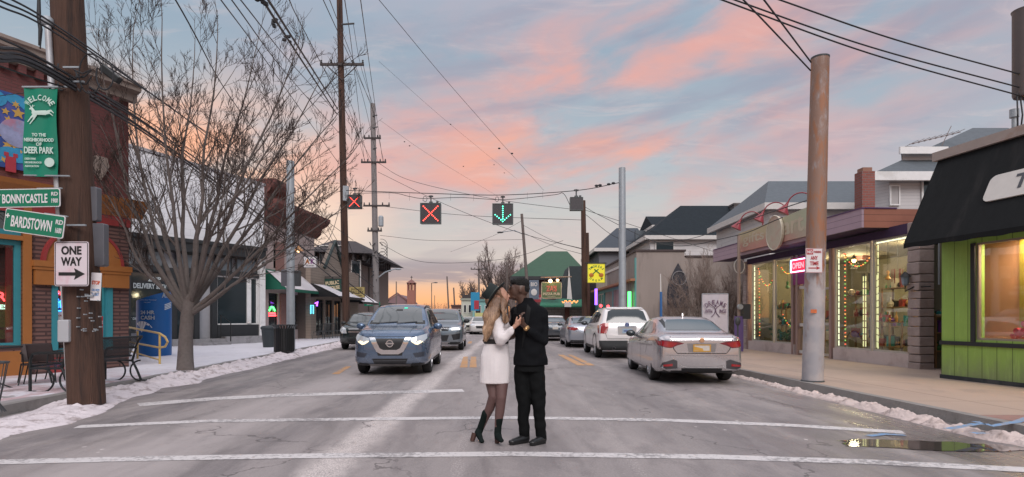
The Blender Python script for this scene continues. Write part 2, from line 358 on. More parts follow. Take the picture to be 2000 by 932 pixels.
# road
def roadmat():
    m = bpy.data.materials.new('asphalt'); m.use_nodes = True; N = NT(m.node_tree); p = N.n['Principled BSDF']
    c = N.coord(); x, y, z = N.sep(c)
    xs = N.m('ADD', x, N.m('MULTIPLY', y, .055))    # across the road, straightened
    st = N.comb(N.m('MULTIPLY', xs, 1.), N.m('MULTIPLY', y, .09), 0)
    big = N.noise(N.vmul(c, (.35,.12,1)), 1.3, 5, .6, .4)
    fine = N.noise(c, 42, 4, .7)
    med = N.noise(N.vmul(c, (1,.35,1)), 2.2, 6, .65, .5)
    base = N.mix(N.step(big, .35, .65), (.25,.235,.23), (.31,.29,.285))
    base = N.mix(N.m('MULTIPLY', N.step(med, .46, .62), .55), base, (.165,.155,.155))
    base = N.mix(N.m('MULTIPLY', N.step(fine, .35, .7), .45), base, (.4,.375,.37)); base = N.mix(N.m('MULTIPLY', N.step(N.noise(c, 90, 2, .6), .58, .7), .5), base, (.1,.095,.095))
    stre = N.noise(st, 2.6, 5, .6, .3)
    base = N.mix(N.m('MULTIPLY', N.step(stre, .5, .66), .42), base, (.16,.15,.152))
    base = N.mix(N.m('MULTIPLY', N.step(stre, .46, .34), .22), base, (.38,.355,.35))
    def band(x0, wd, k, col, b, th=(.4,.6), sc=14, xx=xs):
        dx = N.m('DIVIDE', N.m('SUBTRACT', N.m('ADD', xx, N.m('MULTIPLY', N.m('SUBTRACT', N.noise(N.comb(0, N.m('MULTIPLY', y, .3), x0), 1, 3), .5), .5)), x0), wd)
        g_ = N.m('SUBTRACT', 1, N.step(N.m('ABSOLUTE', dx), .3, 1.15))
        return N.mix(N.m('MULTIPLY', N.m('MULTIPLY', g_, k), N.step(N.noise(N.vmul(c, (1,.5,1)), sc, 5, .7), th[0], th[1])), b, col)
    for x0, wd, k in ((-4.9,.5,.45), (-6.0,.35,.4), (2.9,.45,.35), (4.1,.4,.35), (-2.3,.3,.3), (.7,.35,.3)):
        base = band(x0, wd, k, (.12,.115,.125), base, (.3,.55), 3)
    base = band(-1.74, .33, .7, (.55,.52,.5), base, (.32,.66), 9, x); base = band(-1.74, .25, .85, (.74,.7,.67), base, (.42,.6), 70, x)      # salt dragged along the lane line
    base = band(-3.75, .75, .75, (.42,.395,.39), base, (.25,.5), 1.6, x)
    base = band(-.5, .09, .5, (.6,.56,.54), base, (.5,.62), 60, x)
    base = band(1.2, .1, .45, (.58,.55,.53), base, (.48,.64), 55, x)
    base = N.mix(N.m('MULTIPLY', N.step(N.noise(N.vmul(c, (1,.45,1)), 1.1, 8, .72, .8), .52, .66), .38), base, (.42,.39,.375))
    # scattered salt and ice crumbs
    v = N.n.new('ShaderNodeTexVoronoi'); N.put(v.inputs['Vector'], N.vmul(c, (1,.7,1))); v.inputs['Scale'].default_value = 3.4; v.inputs['Randomness'].default_value = 1
    spk = N.m('MULTIPLY', N.m('LESS_THAN', N.m('ADD', v.outputs['Distance'], N.m('MULTIPLY', N.noise(c, 30, 2), .12)), .125), N.step(N.noise(N.vmul(c, (1,.3,1)), .7, 3), .5, .6))
    base = N.mix(N.m('MULTIPLY', spk, .75), base, (.66,.64,.63))
    # cracks
    v2 = N.n.new('ShaderNodeTexVoronoi'); v2.feature = 'DISTANCE_TO_EDGE'; N.put(v2.inputs['Vector'], N.n.new('ShaderNodeVectorMath').outputs[0])
    vm = v2.inputs['Vector'].links[0].from_node; vm.operation = 'ADD'; N.put(vm.inputs[0], N.vmul(c, (.35,.22,1))); N.put(vm.inputs[1], N.vmul(N.noise(c, 2.5, 4, out=1), (.25,.25,0)))
    v2.inputs['Scale'].default_value = 1
    crk = N.m('MULTIPLY', N.m('LESS_THAN', v2.outputs['Distance'], .0045), N.step(N.noise(c, .5, 2), .46, .56))
    base = N.mix(N.m('MULTIPLY', crk, .6), base, (.07,.065,.065))
    # meltwater darkening at the right gutter
    wet = N.m('MULTIPLY', N.step(N.m('ADD', x, N.m('MULTIPLY', med, 1.2)), 4.7, 5.2), N.step(y, 12, 8))
    base = N.mix(N.m('MULTIPLY', wet, .6), base, (.12,.105,.105))
    N.put(p.inputs['Base Color'], N.mix(1.0, base, (.94,.885,.88), 'MULTIPLY'))
    N.put(p.inputs['Roughness'], N.m('ADD', N.m('MULTIPLY', N.step(stre, .62, .4), .3), N.m('SUBTRACT', .42, N.m('MULTIPLY', wet, .2))))
    p.inputs['Specular IOR Level'].default_value = .35
    b = N.n.new('ShaderNodeBump'); b.inputs['Strength'].default_value = .35; b.inputs['Distance'].default_value = .01
    N.put(b.inputs['Height'], fine); N.l.new(b.outputs[0], p.inputs['Normal'])
    return m
rows = []
for Y in (-6, 4, 10, 20, 40, 80, 140, 220): rows.append([(kl(Y), Y, 0), (kr(Y), Y, 0)])
setting(MB().grid(rows), 'road', roadmat())
# kerbs: stone strips 0.16 wide along both edges; the right one turns the corner near the camera
kerbm = mat('kerb_stone', (.24,.225,.215), .85, 0, .2, 5, .5, 30, stain=(.13,.12,.115), stk=.6)
def strip(pts, wd, z0, z1, side):
    mb = MB(); L_ = []
    for i, p in enumerate(pts):
        a = Vector(pts[max(i-1, 0)]); b = Vector(pts[min(i+1, len(pts)-1)]); t = (b-a).normalized(); n = Vector((-t.y, t.x))*side
        p = Vector(p); q = p+n*wd; L_.append([(p.x, p.y, z0), (p.x+n.x*.02, p.y+n.y*.02, z1), (q.x, q.y, z1), (q.x, q.y, z0)])
    return mb.grid(L_)
kR = [(9.5, 3.2), (7.6, 4.3), (6.5, 5.3), (5.95, 6.3)] + [(kr(Y), Y) for Y in (7.2, 8.2, 9, 11, 14, 20, 30, 50, 90, 150, 220)]
kL = [(kl(Y), Y) for Y in (-6, 2, 6, 8, 10, 14, 20, 30, 50, 90, 150, 220)]
setting(strip(kR, .17, -.04, .145, -1), 'kerb_right', kerbm, 20)
setting(strip(kL, .17, -.04, .145, 1), 'kerb_left', kerbm, 20)
# sidewalks
def sheet(pts, z, name, m, kind='structure', label=None):
    mb = MB(); n = len(pts); mb.add([(p[0], p[1], z) for p in pts], [tuple(range(n))]); return setting(mb, name, m, kind=kind, label=label)
def walkmat():
    m = bpy.data.materials.new('concrete_walk'); m.use_nodes = True; N = NT(m.node_tree); p = N.n['Principled BSDF']
    c = N.coord(); x, y, z = N.sep(c)
    base = N.mix(N.noise(c, 1.1, 7, .65, .3), (.31,.225,.18), (.43,.32,.26))
    base = N.mix(N.m('MULTIPLY', N.noise(c, 35, 4), .35), base, (.47,.37,.31))
    jy = N.m('LESS_THAN', N.m('FRACT', N.m('DIVIDE', y, 2.9)), .006); jx = N.m('LESS_THAN', N.m('ABSOLUTE', N.m('SUBTRACT', N.m('ADD', x, N.m('MULTIPLY', y, .055)), 7.35)), .012)
    base = N.mix(N.m('MULTIPLY', N.m('MAXIMUM', jx, jy), .7), base, (.1,.07,.06))
    base = N.mix(N.m('MULTIPLY', N.step(N.noise(N.vmul(c, (1,.5,1)), .9, 5, .6, .6), .52, .62), .4), base, (.25,.2,.18))
    base = N.mix(N.m('MULTIPLY', N.step(y, 7.6, 7.3), .5), base, (.2,.17,.16))
    N.put(p.inputs['Base Color'], base); p.inputs['Roughness'].default_value = .75
    b = N.n.new('ShaderNodeBump'); b.inputs['Strength'].default_value = .4; b.inputs['Distance'].default_value = .01
    N.put(b.inputs['Height'], N.noise(c, 60, 3)); N.l.new(b.outputs[0], p.inputs['Normal']); return m
inner = []
for i, p in enumerate(kR):
    a = Vector(kR[max(i-1, 0)]); b = Vector(kR[min(i+1, len(kR)-1)]); t = (b-a).normalized(); inner.append((p[0]+t.y*.165, p[1]-t.x*.165))
mb = MB(); mb.grid([[(q[0], q[1], .14), (45, q[1] if i else 0, .14)] for i, q in enumerate(inner)])
setting(mb, 'sidewalk_right', walkmat())
mb = MB(); mb.grid([[(-60, p[1], .14), (p[0]-.165, p[1], .14)] for p in kL])
setting(mb, 'sidewalk_left', mat('cold_concrete', (.3,.28,.28), .85, 0, .2, 2))
# snow lying over the left pavement
def snowground():
    m = bpy.data.materials.new('trodden_snow'); m.use_nodes = True; N = NT(m.node_tree); p = N.n['Principled BSDF']
    c = N.coord(); x, y, z = N.sep(c)
    base = N.mix(N.noise(c, 1.3, 6, .6), (.62,.6,.66), (.8,.78,.82))
    near = N.m('MULTIPLY', N.step(y, 14.5, 10.5), N.step(N.noise(c, 1.6, 6, .6, .4), .4, .6))
    base = N.mix(N.m('MULTIPLY', near, .75), base, (.46,.27,.28))       # brick paving through thin snow
    base = N.mix(N.m('MULTIPLY', N.step(N.noise(c, 3.1, 6, .7), .56, .68), .35), base, (.36,.31,.31))
    bare = N.m('MULTIPLY', N.step(y, 10.6, 9.6), N.step(N.noise(c, 2.3, 6, .65), .52, .6))
    base = N.mix(N.m('MULTIPLY', bare, .8), base, (.17,.11,.1))
    N.put(p.inputs['Base Color'], base); p.inputs['Roughness'].default_value = .7
    b = N.n.new('ShaderNodeBump'); b.inputs['Strength'].default_value = .5; b.inputs['Distance'].default_value = .04
    N.put(b.inputs['Height'], N.noise(c, 7, 6, .6)); N.l.new(b.outputs[0], p.inputs['Normal']); return m
mb = MB(); rows = []
for i in range(90):
    Y = 2+i*.4 if i < 60 else 26+(i-60)*1.2; row = []
    x1 = kl(Y)-.25-.12*mnoise.noise((Y*1.3, 0, 0)); x0 = -24
    for j in range(50):
        t = (j/49)**.6; X = x1+(x0-x1)*(1-(1-j/49)**.55) if j < 49 else x0
        X = x1+(x0-x1)*((j/49)**1.6)
        z = .155+.02*mnoise.noise((X*1.7, Y*1.7, 1))+.012*mnoise.noise((X*6, Y*6, 3)) - .02*max(0, (10.3-Y)/2 if Y < 10.3 else 0)
        if j == 0: z = .13
        row.append((X, Y, z))
    rows.append(row)
setting(mb.grid(rows), 'snow_cover', snowground(), True, 'stuff', 'trodden snow over the left pavement')
# ploughed snow banks
def bank(path, wd, ht, name, m, seed, side, label, n=None, amp=1.):
    pts = [Vector(p) for p in path]; seg = [(b-a).length for a, b in zip(pts, pts[1:])]; Lt = sum(seg); n = n or int(Lt/.05); rows = []
    for i in range(n+1):
        d_ = Lt*i/n; k = 0
        while k < len(seg)-1 and d_ > seg[k]: d_ -= seg[k]; k += 1
        p = pts[k].lerp(pts[k+1], min(1, d_/seg[k])); t = (pts[k+1]-pts[k]).normalized(); nr = Vector((-t.y, t.x))*side
        u = i/n; w_ = (wd(u) if callable(wd) else wd)*(1+.4*mnoise.noise((p.x*1.1+seed, p.y*1.1, 0))); h_ = (ht(u) if callable(ht) else ht); row = []
        for j in range(21):
            s = j/20; q = p+nr*(w_*(s-.5)+.05*mnoise.noise((p.x*3, p.y*3, s*3+seed)))
            hump = math.sin(math.pi*s)**.8
            nz = .5+.5*mnoise.noise((q.x*2.6, q.y*2.6, seed)) ; n2_ = mnoise.noise((q.x*9, q.y*9, seed)); n3_ = mnoise.noise((q.x*22, q.y*22, seed))
            z = -.012+hump*h_*(.35+.95*nz)*(1+amp*.5*n2_+amp*.3*n3_)
            row.append((q.x, q.y, max(-.02, z)+(0 if 0 < j < 20 else -.02)))
        rows.append(row)
    return setting(MB().grid(rows), name, m, 40, 'stuff', label)
dirty = snowmat('ploughed_snow', (.68,.61,.63), (.27,.21,.2), 4)
dirty2 = snowmat('gutter_snow', (.56,.46,.43), (.22,.16,.14), 5)
bank([(kl(Y)+.15+(.55 if Y < 9 else 0), Y) for Y in (5.5, 7, 8.4, 10, 13, 18, 25, 34)], lambda u: 1.25-.25*u, lambda u: .05+.11*min(1, u*4), 'snow_bank', dirty, 3, -1, 'ridge of dirty ploughed snow along the left kerb', 620)
bank([(5.25, 15.4), (5.35, 12.5), (5.42, 10), (5.5, 8.6), (5.5, 7.5), (5.6, 6.6), (6.0, 5.8), (6.9, 5.0), (8.2, 4.2)], lambda u: .14+.42*u, lambda u: .04+.1*u, 'gutter_snow', dirty2, 11, 1, 'dirty slush ridge in the right gutter', 420, 1.5)
# crossing lines, worn white; each a strip with 4 mm lift
def paintmat(name, col, wear):
    m = bpy.data.materials.new(name); m.use_nodes = True; N = NT(m.node_tree); p = N.n['Principled BSDF']; c = N.coord()
    k = N.step(N.m('ADD', N.m('MULTIPLY', N.noise(c, 16, 5, .7), .6), N.m('MULTIPLY', N.noise(c, 1.2, 4), .4)), wear-.06, wear+.06)
    N.put(p.inputs['Base Color'], N.mix(k, (.27,.25,.25), col)); p.inputs['Roughness'].default_value = .7; return m
wp = paintmat('road_paint_white', (.58,.545,.54), .465); yp = paintmat('road_paint_yellow', (.5,.27,.12), .43)
def line(pix, wd, z, name, m, label):
    pts = [G(*q) for q in pix]; rows = []
    fine = []
    for a, b in zip(pts, pts[1:]):
        for i in range(8): fine.append(a.lerp(b, i/8))
    fine.append(pts[-1])
    for i, p in enumerate(fine):
        t = (fine[min(i+1, len(fine)-1)]-fine[max(0, i-1)]).normalized(); n = Vector((-t.y, t.x, 0))*wd/2*(1+.05*math.sin(i*2.1))
        rows.append([(p.x-n.x, p.y-n.y, z), (p.x+n.x, p.y+n.y, z)])
    return setting(MB().grid(rows), name, m, label=label)
line([(-60,905),(0,903),(300,896),(600,891),(1000,887),(1400,893),(1700,903),(2060,921)], .2, .004, 'crosswalk_line_near', wp, None)
line([(150,834),(400,823),(700,819),(1000,816),(1300,821),(1540,831),(1765,845)], .22, .004, 'crosswalk_line_far', wp, None)
line([(270,791),(420,779),(560,772),(905,763)], .42, .004, 'stop_line', wp, None)
def quad(px, name, m, z=.004):
    return setting(MB().add([tuple(G(*p))[:2]+(z,) for p in px], [(0,1,2,3)]), name, m)
for q in ([(905,697),(914,697),(913,718),(898,718)], [(920,697),(930,697),(931,718),(917,718)], [(1089,693),(1100,693),(1145,714),(1128,714)], [(1108,693),(1117,693),(1162,714),(1148,714)],
          [(676,716),(686,716),(662,731),(648,731)], [(903,667),(910,667),(908,671),(900,671)], [(916,667),(922,667),(921,671),(913,671)]):
    quad(q, 'yellow_lane_mark', yp)
# meltwater puddle
mb = MB(); pts = []
for i in range(120):
    a = 2*math.pi*i/120; r = 1+.38*mnoise.noise((math.cos(a)*1.6, math.sin(a)*1.6, 5))+.16*mnoise.noise((math.cos(a)*6, math.sin(a)*6, 2))
    pts.append((4.5+.95*r*math.cos(a), 6.3+.24*r*math.sin(a)-.16*math.cos(a), .007))
mb.add(pts, [tuple(range(120))])
setting(mb, 'puddle', mat('still_water', (.07,.06,.055), .03, 0, .1, 2, spec=1., coat=.6))
# corner paving: red brick with worn blue ground marks
red = brick('paver_red', (.27,.13,.11), (.34,.18,.15), (.16,.11,.1), .2, .1, .006, bump=.3)
def rot_brick():
    m = bpy.data.materials.new('corner_pavers'); m.use_nodes = True; N = NT(m.node_tree); p = N.n['Principled BSDF']; c = N.coord()
    t = N.n.new('ShaderNodeTexBrick'); N.put(t.inputs['Vector'], c)
    for k, q in (('Color1', (.25,.12,.1)), ('Color2', (.33,.17,.14)), ('Mortar', (.14,.1,.09))): N.put(t.inputs[k], q)
    for k, q in (('Scale', 1), ('Mortar Size', .006), ('Brick Width', .2), ('Row Height', .1)): t.inputs[k].default_value = q
    N.put(p.inputs['Base Color'], N.mix(N.m('MULTIPLY', N.noise(c, 3, 5), .5), t.outputs[0], (.3,.2,.18))); p.inputs['Roughness'].default_value = .8; return m
cp = [G(1880,848,.14), G(1825,815,.14), G(2120,820,.14), G(2350,932,.14), G(2080,925,.14)]
cp = [(5.95,7.45), (12,7.35), (12,4.0), (8.1,4.35), (6.85,5.35), (6.28,6.3)]
sheet(cp, .144, 'brick_paving', rot_brick())
blue = paintmat('utility_marking_blue', (.16,.3,.5), .47)
for i, pp in enumerate(([(1850,838),(1905,828),(1935,829)], [(1905,823),(1935,832),(1985,824),(2010,815)], [(1900,846),(1925,845)])):
    rows = []; ps = [G(a, b, .148) for a, b in pp]
    for k, p in enumerate(ps):
        t = (ps[min(k+1, len(ps)-1)]-ps[max(0, k-1)]).normalized(); n = Vector((-t.y, t.x, 0))*.045; rows.append([p-n, p+n])
    setting(MB().grid(rows), 'painted_ground_mark', blue)
line([(1695,853),(1725,849),(1768,851)], .09, .008, 'blue_road_mark', blue, None)
# ================= LEFT SIDE BUILDINGS
Z0 = .14
brickpaint = brick('painted_brick', (.15,.045,.045), (.18,.055,.055), (.12,.05,.048), .22, .075, .01)
brickbrown = brick('ribbed_brick', (.15,.075,.065), (.2,.1,.085), (.06,.03,.03), .6, .09, .02, off=.37, bump=1.)
orange = mat('orange_trim', (.36,.135,.035), .5, stain=(.35,.13,.03)); redtrim = mat('red_trim', (.3,.04,.04), .5); cyan = mat('turquoise_trim', (.04,.25,.3), .45)
stonecap = mat('cornice_stone', (.3,.24,.21), .8, 0, .2, 4, stain=(.15,.11,.1))
inside = mat('dim_interior', (.05,.04,.04), .8, 0, .4, 2)
# ---- A: painted brick tavern on the left edge
fa = Fac((-9.6, 14.5), (.42, .9)); PX = fa.x
WA = 9.5                                             # facade runs from x=-WA to 0
A = thing('brick_tavern', 'two-storey red brick corner building with orange trim, arched window and painted mural', 'building', (fa.p.x, fa.p.y, Z0-.14), fa.rz, local=True)
ax0, ax1 = PX(88), PX(190); bx0, bx1 = -WA+.8, PX(44)
bandz = 4.0
ops = [(bx0, bx1, .75, 3.05), (bx0, bx1, 3.15, 3.75), (PX(104), PX(216), .62, 2.6)]
mb = wall(0, bandz, ops, .3, 0, -WA, 0); o = mb.build('lower_wall', brickbrown, A)
MB().box(-WA, 0, .012, .3, bandz, 7.05).build('upper_wall', brickpaint, A)
mb = MB(); mb.box(-WA, -.02, .3, 8, 0, 7.0); mb.build('side_wall', brickpaint, A)
cx = (PX(104)+PX(216))/2; hw = (PX(216)-PX(104))/2
# cornice with dentils: the top steps down slightly toward the left
mb = MB(); prof = [(0, 6.78), (-.12, 6.8), (-.14, 6.98), (-.3, 7.03), (-.31, 7.13), (-.36, 7.15), (-.36, 7.22), (.3, 7.28), (.3, 6.78)]
rows = [[(x_, p[0], p[1]) for p in prof] for x_ in (-WA, .12)]; mb.grid(rows); mb.box(-WA, .12, .302, 8, 6.9, 7.25)
mb.build('cornice', stonecap, A)
mb = MB()
for i in range(int(WA/.32)): mb.box(-WA+.1+i*.32, -WA+.24+i*.32, -.11, 0, 6.62, 6.79)
pieces(mb, 'dentil', brickpaint, A)
mb = MB(); mb.box(-WA, .06, -.1, .01, bandz-.02, bandz+.1); mb.box(-WA, .1, -.16, -.1, bandz+.02, bandz+.13)
mb.grid([[(x_, -.05, bandz-.12), (x_, -.3, bandz+.2), (x_, -.34, bandz+.3), (x_, .01, bandz+.36)] for x_ in (-WA, .3)])
mb.build('belt_cornice', orange, A)
MB().box(-WA, .03, -.04, .008, bandz-.36, bandz-.1).build('red_band', redtrim, A)
# orange shop-window surround, turquoise inner frame
mb = MB(); mb.box(bx1, bx1+.15, -.05, .05, 0, 3.85); mb.box(-WA, bx1+.15, -.045, .05, 0, .68); mb.box(-WA, bx1, -.04, .1, 3.05, 3.15); mb.build('shopfront_surround', orange, A)
MB().box(bx1+.5, bx1+1.3, -.02, .05, .02, .55).build('red_panel', redtrim, A)
for za, zb in ((.75, 3.05), (3.16, 3.75)):
    w_ = window(A, bx0, bx1, za, zb, cyan, K['sglass'], .11, .1, mull=[bx1-1.75], name='window')
    MB().box(bx1-.24, bx1-.12, .12, .16, za+.1, zb-.1).build('curtain', redtrim, A)
# arched opening: orange archivolt with red edge and turquoise frame
def arc(r0, r1, y0, y1, cz, n=24, a0=0, a1=180):
    mb = MB()
    for i in range(n):
        a, b = R(a0+(a1-a0)*i/n), R(a0+(a1-a0)*(i+1)/n)
        mb.prism([(cx+r*math.cos(t)*1.0, cz+r*math.sin(t)) for r, t in ((r0, a), (r1, a), (r1, b), (r0, b))], y0, y1)
    return mb
cz = 2.62
arc(hw*.92, hw*1.32, -.09, .3, cz).build('arch', orange, A); arc(hw*1.32, hw*1.42, -.12, .05, cz).build('arch_moulding', redtrim, A)
arc(hw*.8, hw*.915, -.03, .06, cz).build('arch_frame', cyan, A)
MB().prism([(cx+hw*.8*math.cos(R(a)), cz+hw*.8*math.sin(R(a))) for a in range(0, 181, 12)], .02, .04).build('fanlight', K['glass'], A)
for s in (-1, 1):
    mb = MB(); c0 = cx+s*hw*1.16; mb.box(c0-.34, c0+.34, -.14, .01, cz-.1, cz+.03); mb.box(c0-.29, c0+.29, -.1, .008, cz-.5, cz-.1); mb.box(c0-.32, c0+.32, -.12, .009, cz-.17, cz-.1)
    mb.build('capital', orange, A)
    c1 = cx+s*hw*.96; MB().box(c1-.06, c1+.06, -.03, .06, .6, cz-.02).build('jamb', cyan, A)
window(A, cx-hw*.92, cx+hw*.92, .62, cz-.04, cyan, K['sglass'], .07, .12, mull=[cx+.1], name='window')
MB().box(cx-hw, cx+hw, -.05, .2, .5, .62).build('sill', mat('brown_sill', (.09,.05,.045), .7), A)
# interior seen through the panes
mb = MB(); mb.box(-WA+.2, -.3, 1.9, 1.95, .1, 4.0); mb.box(-WA+.2, -.3, .35, 1.9, .08, .12); mb.box(-WA+.2, -.3, .35, 1.9, 3.95, 3.98); mb.build('room', inside, A)
mb = MB()
for i in range(9):
    x_ = -WA+1+i*.9; mb.box(x_, x_+.5, 1.2, 1.7, .15, .9); mb.ell((x_+.2, 1.4, 1.6), (.16, .13, .3), 8)
mb.build('furnishings', mat('tavern_brown', (.12,.07,.05), .6, 0, .5, 3), A)
mb = MB(); mb.prism([(-1.0, 5.05), (-.8, 5.2), (-.55, 5.2), (-.5, 5.0), (-.6, 4.8), (-.7, 4.62), (-.85, 4.8)], -.07, .01); mb.v = [v+Vector((0, 0, .05)) for v in mb.v]; mb.build('wall_ornament', stonecap, A)
# mural: night sky with stars, moon, clouds and a small tower
mx0, mx1, mz0, mz1 = PX(-80), PX(94), 4.55, 6.15
m1 = mat('mural_blue', (.035,.08,.28), .5, 0, .3, 3, stain=(.12,.1,.35), stk=.8)
MU = MB().box(mx0, mx1, -.05, .01, mz0, mz1).build('mural', m1, A)
random.seed(4); mb = MB()
def star(cx_, cz_, r, mb, y=-.06, n=5, rot=.3):
    mb.prism([(cx_+(r if i % 2 == 0 else r*.45)*math.cos(math.pi*i/n+rot), cz_+(r if i % 2 == 0 else r*.45)*math.sin(math.pi*i/n+rot)) for i in range(2*n)], y, y+.012)
for px_, py_, r in ((33,222,.13), (14,235,.09), (5,262,.1), (12,284,.1), (41,305,.13), (8,218,.08), (-20,240,.12), (-45,290,.12), (52,240,.1), (25,285,.09), (46,270,.08), (2,310,.09), (28,205,.08)):
    q = fa.at(px_, py_); star(q[0], q[1], r, mb, n=random.choice((5, 6)), rot=random.random())
pieces(mb, 'painted_star', mat('mural_gold', (.55,.33,.08), .5), MU)
mb = MB()
for i in range(26):
    x_ = mx0+.1+(mx1-mx0-.2)*random.random(); z_ = random.choice((mz0+.12+.25*random.random(), mz1-.1-.12*random.random())); r = .08+.12*random.random()
    mb.prism([(min(mx1, x_+r*1.5*math.cos(R(a))), max(mz0, min(mz1, z_+r*math.sin(R(a))))) for a in range(0, 360, 24)], -.056-i*.0004, -.05)
pieces(mb, 'painted_cloud', mat('mural_teal', (.04,.28,.5), .5, 0, .4, 6), MU)
q = fa.at(33, 262); mb = MB(); mb.prism([(q[0]+.34*math.cos(R(a)), q[1]+.3*math.sin(R(a))) for a in range(0, 360, 18)], -.066, -.05); mb.build('moon_shape', mat('mural_moon', (.3,.32,.5), .5, 0, .5, 7, stain=(.5,.15,.2), stk=.7), MU)
q = fa.at(18, 318); mb = MB(); mb.box(q[0]-.09, q[0]+.09, -.07, -.05, q[1]-.2, q[1]+.12); mb.box(q[0]-.12, q[0]-.04, -.071, -.05, q[1]+.12, q[1]+.2); mb.box(q[0]+.04, q[0]+.12, -.071, -.05, q[1]+.12, q[1]+.2); mb.build('tower_shape', mat('mural_red', (.4,.04,.06), .5), MU)
# neon beer sign hanging inside the arched window
def neon_tube(parent, pts, m, r=.012, name='tube'): return MB().tube(pts, r, 6).build(name, m, parent)
nb, nr_, ng, ny = emis('neon_blue', (.03,.25,1.), 5), emis('neon_red', (1., .05,.06), 5), emis('neon_green', (.1,1.,.2), 3), emis('neon_warm', (1.,.85,.4), 4)
nx = PX(119)-PX(119)+PX(118)
NE = thing('neon_beer_sign', 'blue and red neon beer sign hanging in the arched tavern window', 'neon sign', A.matrix_world @ Vector((0,0,0)))
bpy.context.view_layer.update()
def on(f, x_, y_, z_=0.): q = f.p+f.u*x_+f.n*y_; return (q.x, q.y, z_)
NE.location = on(fa, fa.x(117), .09, 0); NE.rotation_euler = (0, 0, fa.rz); FR[NE.name] = Vector()
zc = fa.at(117, 590)[1]
text(NE, 'Lite', .05, zc-.02, .24, nb, w=.42, y=0, bold=.03)
neon_tube(NE, [(.02+.3*math.cos(R(a)), 0, zc+.2*math.sin(R(a))) for a in range(60, 300, 15)], nb, .014)
neon_tube(NE, [(-.1, -.01, zc+.17), (0, -.01, zc+.23), (.1, -.01, zc+.17), (.2, -.01, zc+.22), (.26, -.01, zc+.16)], nr_, .03, 'scroll')
NS = thing('neon_script_sign', 'red neon sign at the far left edge in the tavern shop window', 'neon sign', on(fa, fa.x(-6), .2, 0), fa.rz)
zc = fa.at(0, 590)[1]; text(NS, 'BAR', 0, zc+.12, .2, nr_, w=.5, y=0); text(NS, 'GAMES', .05, zc-.1, .1, emis('neon_pale', (.7,1,.8), 2), y=0)
for px_, py_, w_, h_, m_, lb, tx in ((116,621,.26,.26,K['swhite'],'white notice taped under the blue neon sign','NOTICE'), (198,638,.2,.5,mat('poster_red', (.4,.03,.04), .5),'red poster in the right half of the arched window','LIVE')):
    T = thing('window_poster', lb, 'poster', on(fa, fa.x(px_), .1, 0), fa.rz); z_ = fa.at(px_, py_)[1]
    MB().rrect(-w_/2, w_/2, z_-h_/2, z_+h_/2, .01, -.004, .004).build('sheet', m_, T); text(T, tx, 0, z_+h_*.2, h_*.14, K['redlens'] if 'white' in lb else K['swhite'], y=-.006)
# ---- B: white upper wall over a dark glazed shopfront
fb = Fac((-15.9, 23.3), (3.75, 5.6)); fb = Fac((-15.75, 23.5), (3.35, 5.5)); WB = (Vector((-12.4, 29))-Vector((-15.75, 23.5))).length
BX = lambda px: fb.x(px)
B = thing('delivery_storefront', 'white painted brick building with a dark glazed shopfront behind the bare tree', 'building', (fb.p.x, fb.p.y, 0), fb.rz)
b0, b1 = -.6, BX(516)
dark = mat('storefront_black', (.025,.027,.03), .5, var=.3)
whitebrick = brick('whitewashed_brick', (.8,.8,.84), (.85,.85,.88), (.66,.66,.7), .6, .28, .008, rough=.7, bump=.35)
def tz(px): return fb.at(px, 285+(px-240)*(362-285)/272)[1]
mb = MB(); mb.prism([(b0, 4.85), (b1, 4.85), (b1, tz(512)), (BX(400), tz(400)+.04), (BX(300), tz(300)), (b0, tz(240)+.1)], 0, .3); mb.build('upper_wall', whitebrick, B)
mb = MB(); mb.prism([(b0, 0), (b1, 0), (b1, 7.0), (b0, 8.6)], .31, 7); mb.build('body', mat('grey_render', (.4,.4,.43), .8), B)
mb = MB(); mb.prism([(b0-.05, tz(240)+.08), (b1+.05, tz(512)-.02), (b1+.05, tz(512)+.1), (b0-.05, tz(240)+.2)], -.06, .4); mb.build('coping', mat('coping_grey', (.35,.34,.36), .7), B)
mb = MB(); mb.box(b0, b1-.05, -.22, .3, 4.3, 4.84); mb.box(b0-.3, b1-.02, -.3, .3, 4.7, 4.86); mb.build('beam', dark, B)
mb = MB(); mb.box(b1-.3, b1, -.1, .3, 0, 4.3); mb.build('corner_post', K['white'], B)
for a, b in ((250, 283), (289, 322), (345, 385), (390, 420), (424, 455), (463, 504)):
    window(B, BX(a), BX(b), 3.55, 4.25, dark, mat('transom_glass', (.12,.14,.16), .15, spec=.8), .06, .1, name='transom')
mb = MB(); mb.box(b0, b1-.3, -.02, .25, 3.35, 3.55); mb.box(b0, b1-.3, -.02, .25, 4.25, 4.3)
for p in (250, 338, 385, 420): mb.box(BX(p)-.12, BX(p)+.12, 0, .2, .4, 3.35)
mb.build('frame', dark, B)
window(B, BX(252), BX(332), .75, 3.35, dark, K['glass'], .08, .12, trans=(), name='window')
window(B, BX(345), BX(383), .4, 3.35, dark, K['glass'], .08, .12, mull=[BX(362)], name='door')
window(B, BX(425), BX(505), 1.05, 3.35, K['white'], K['glass'], .06, .12, name='window')
MB().box(BX(484), BX(484)+.22, .05, .1, 1.1, 3.3).build('post', K['white'], B)
mb = MB(); mb.box(BX(425), BX(505), -.02, .2, .45, 1.05); mb.box(BX(390), BX(422), .5, .6, .4, 3.35); mb.build('bulkhead', dark, B)
plinth = mat('flaking_stone', (.3,.29,.3), .9, 0, .3, 3, .5, 20, stain=(.12,.11,.11), stk=.9, stscale=2)
mb = MB(); mb.box(BX(432), b1-.32, -.35, .3, 0, .5); mb.box(BX(330), BX(368), -.3, .3, 0, .45); pieces(mb, 'plinth', plinth, B)
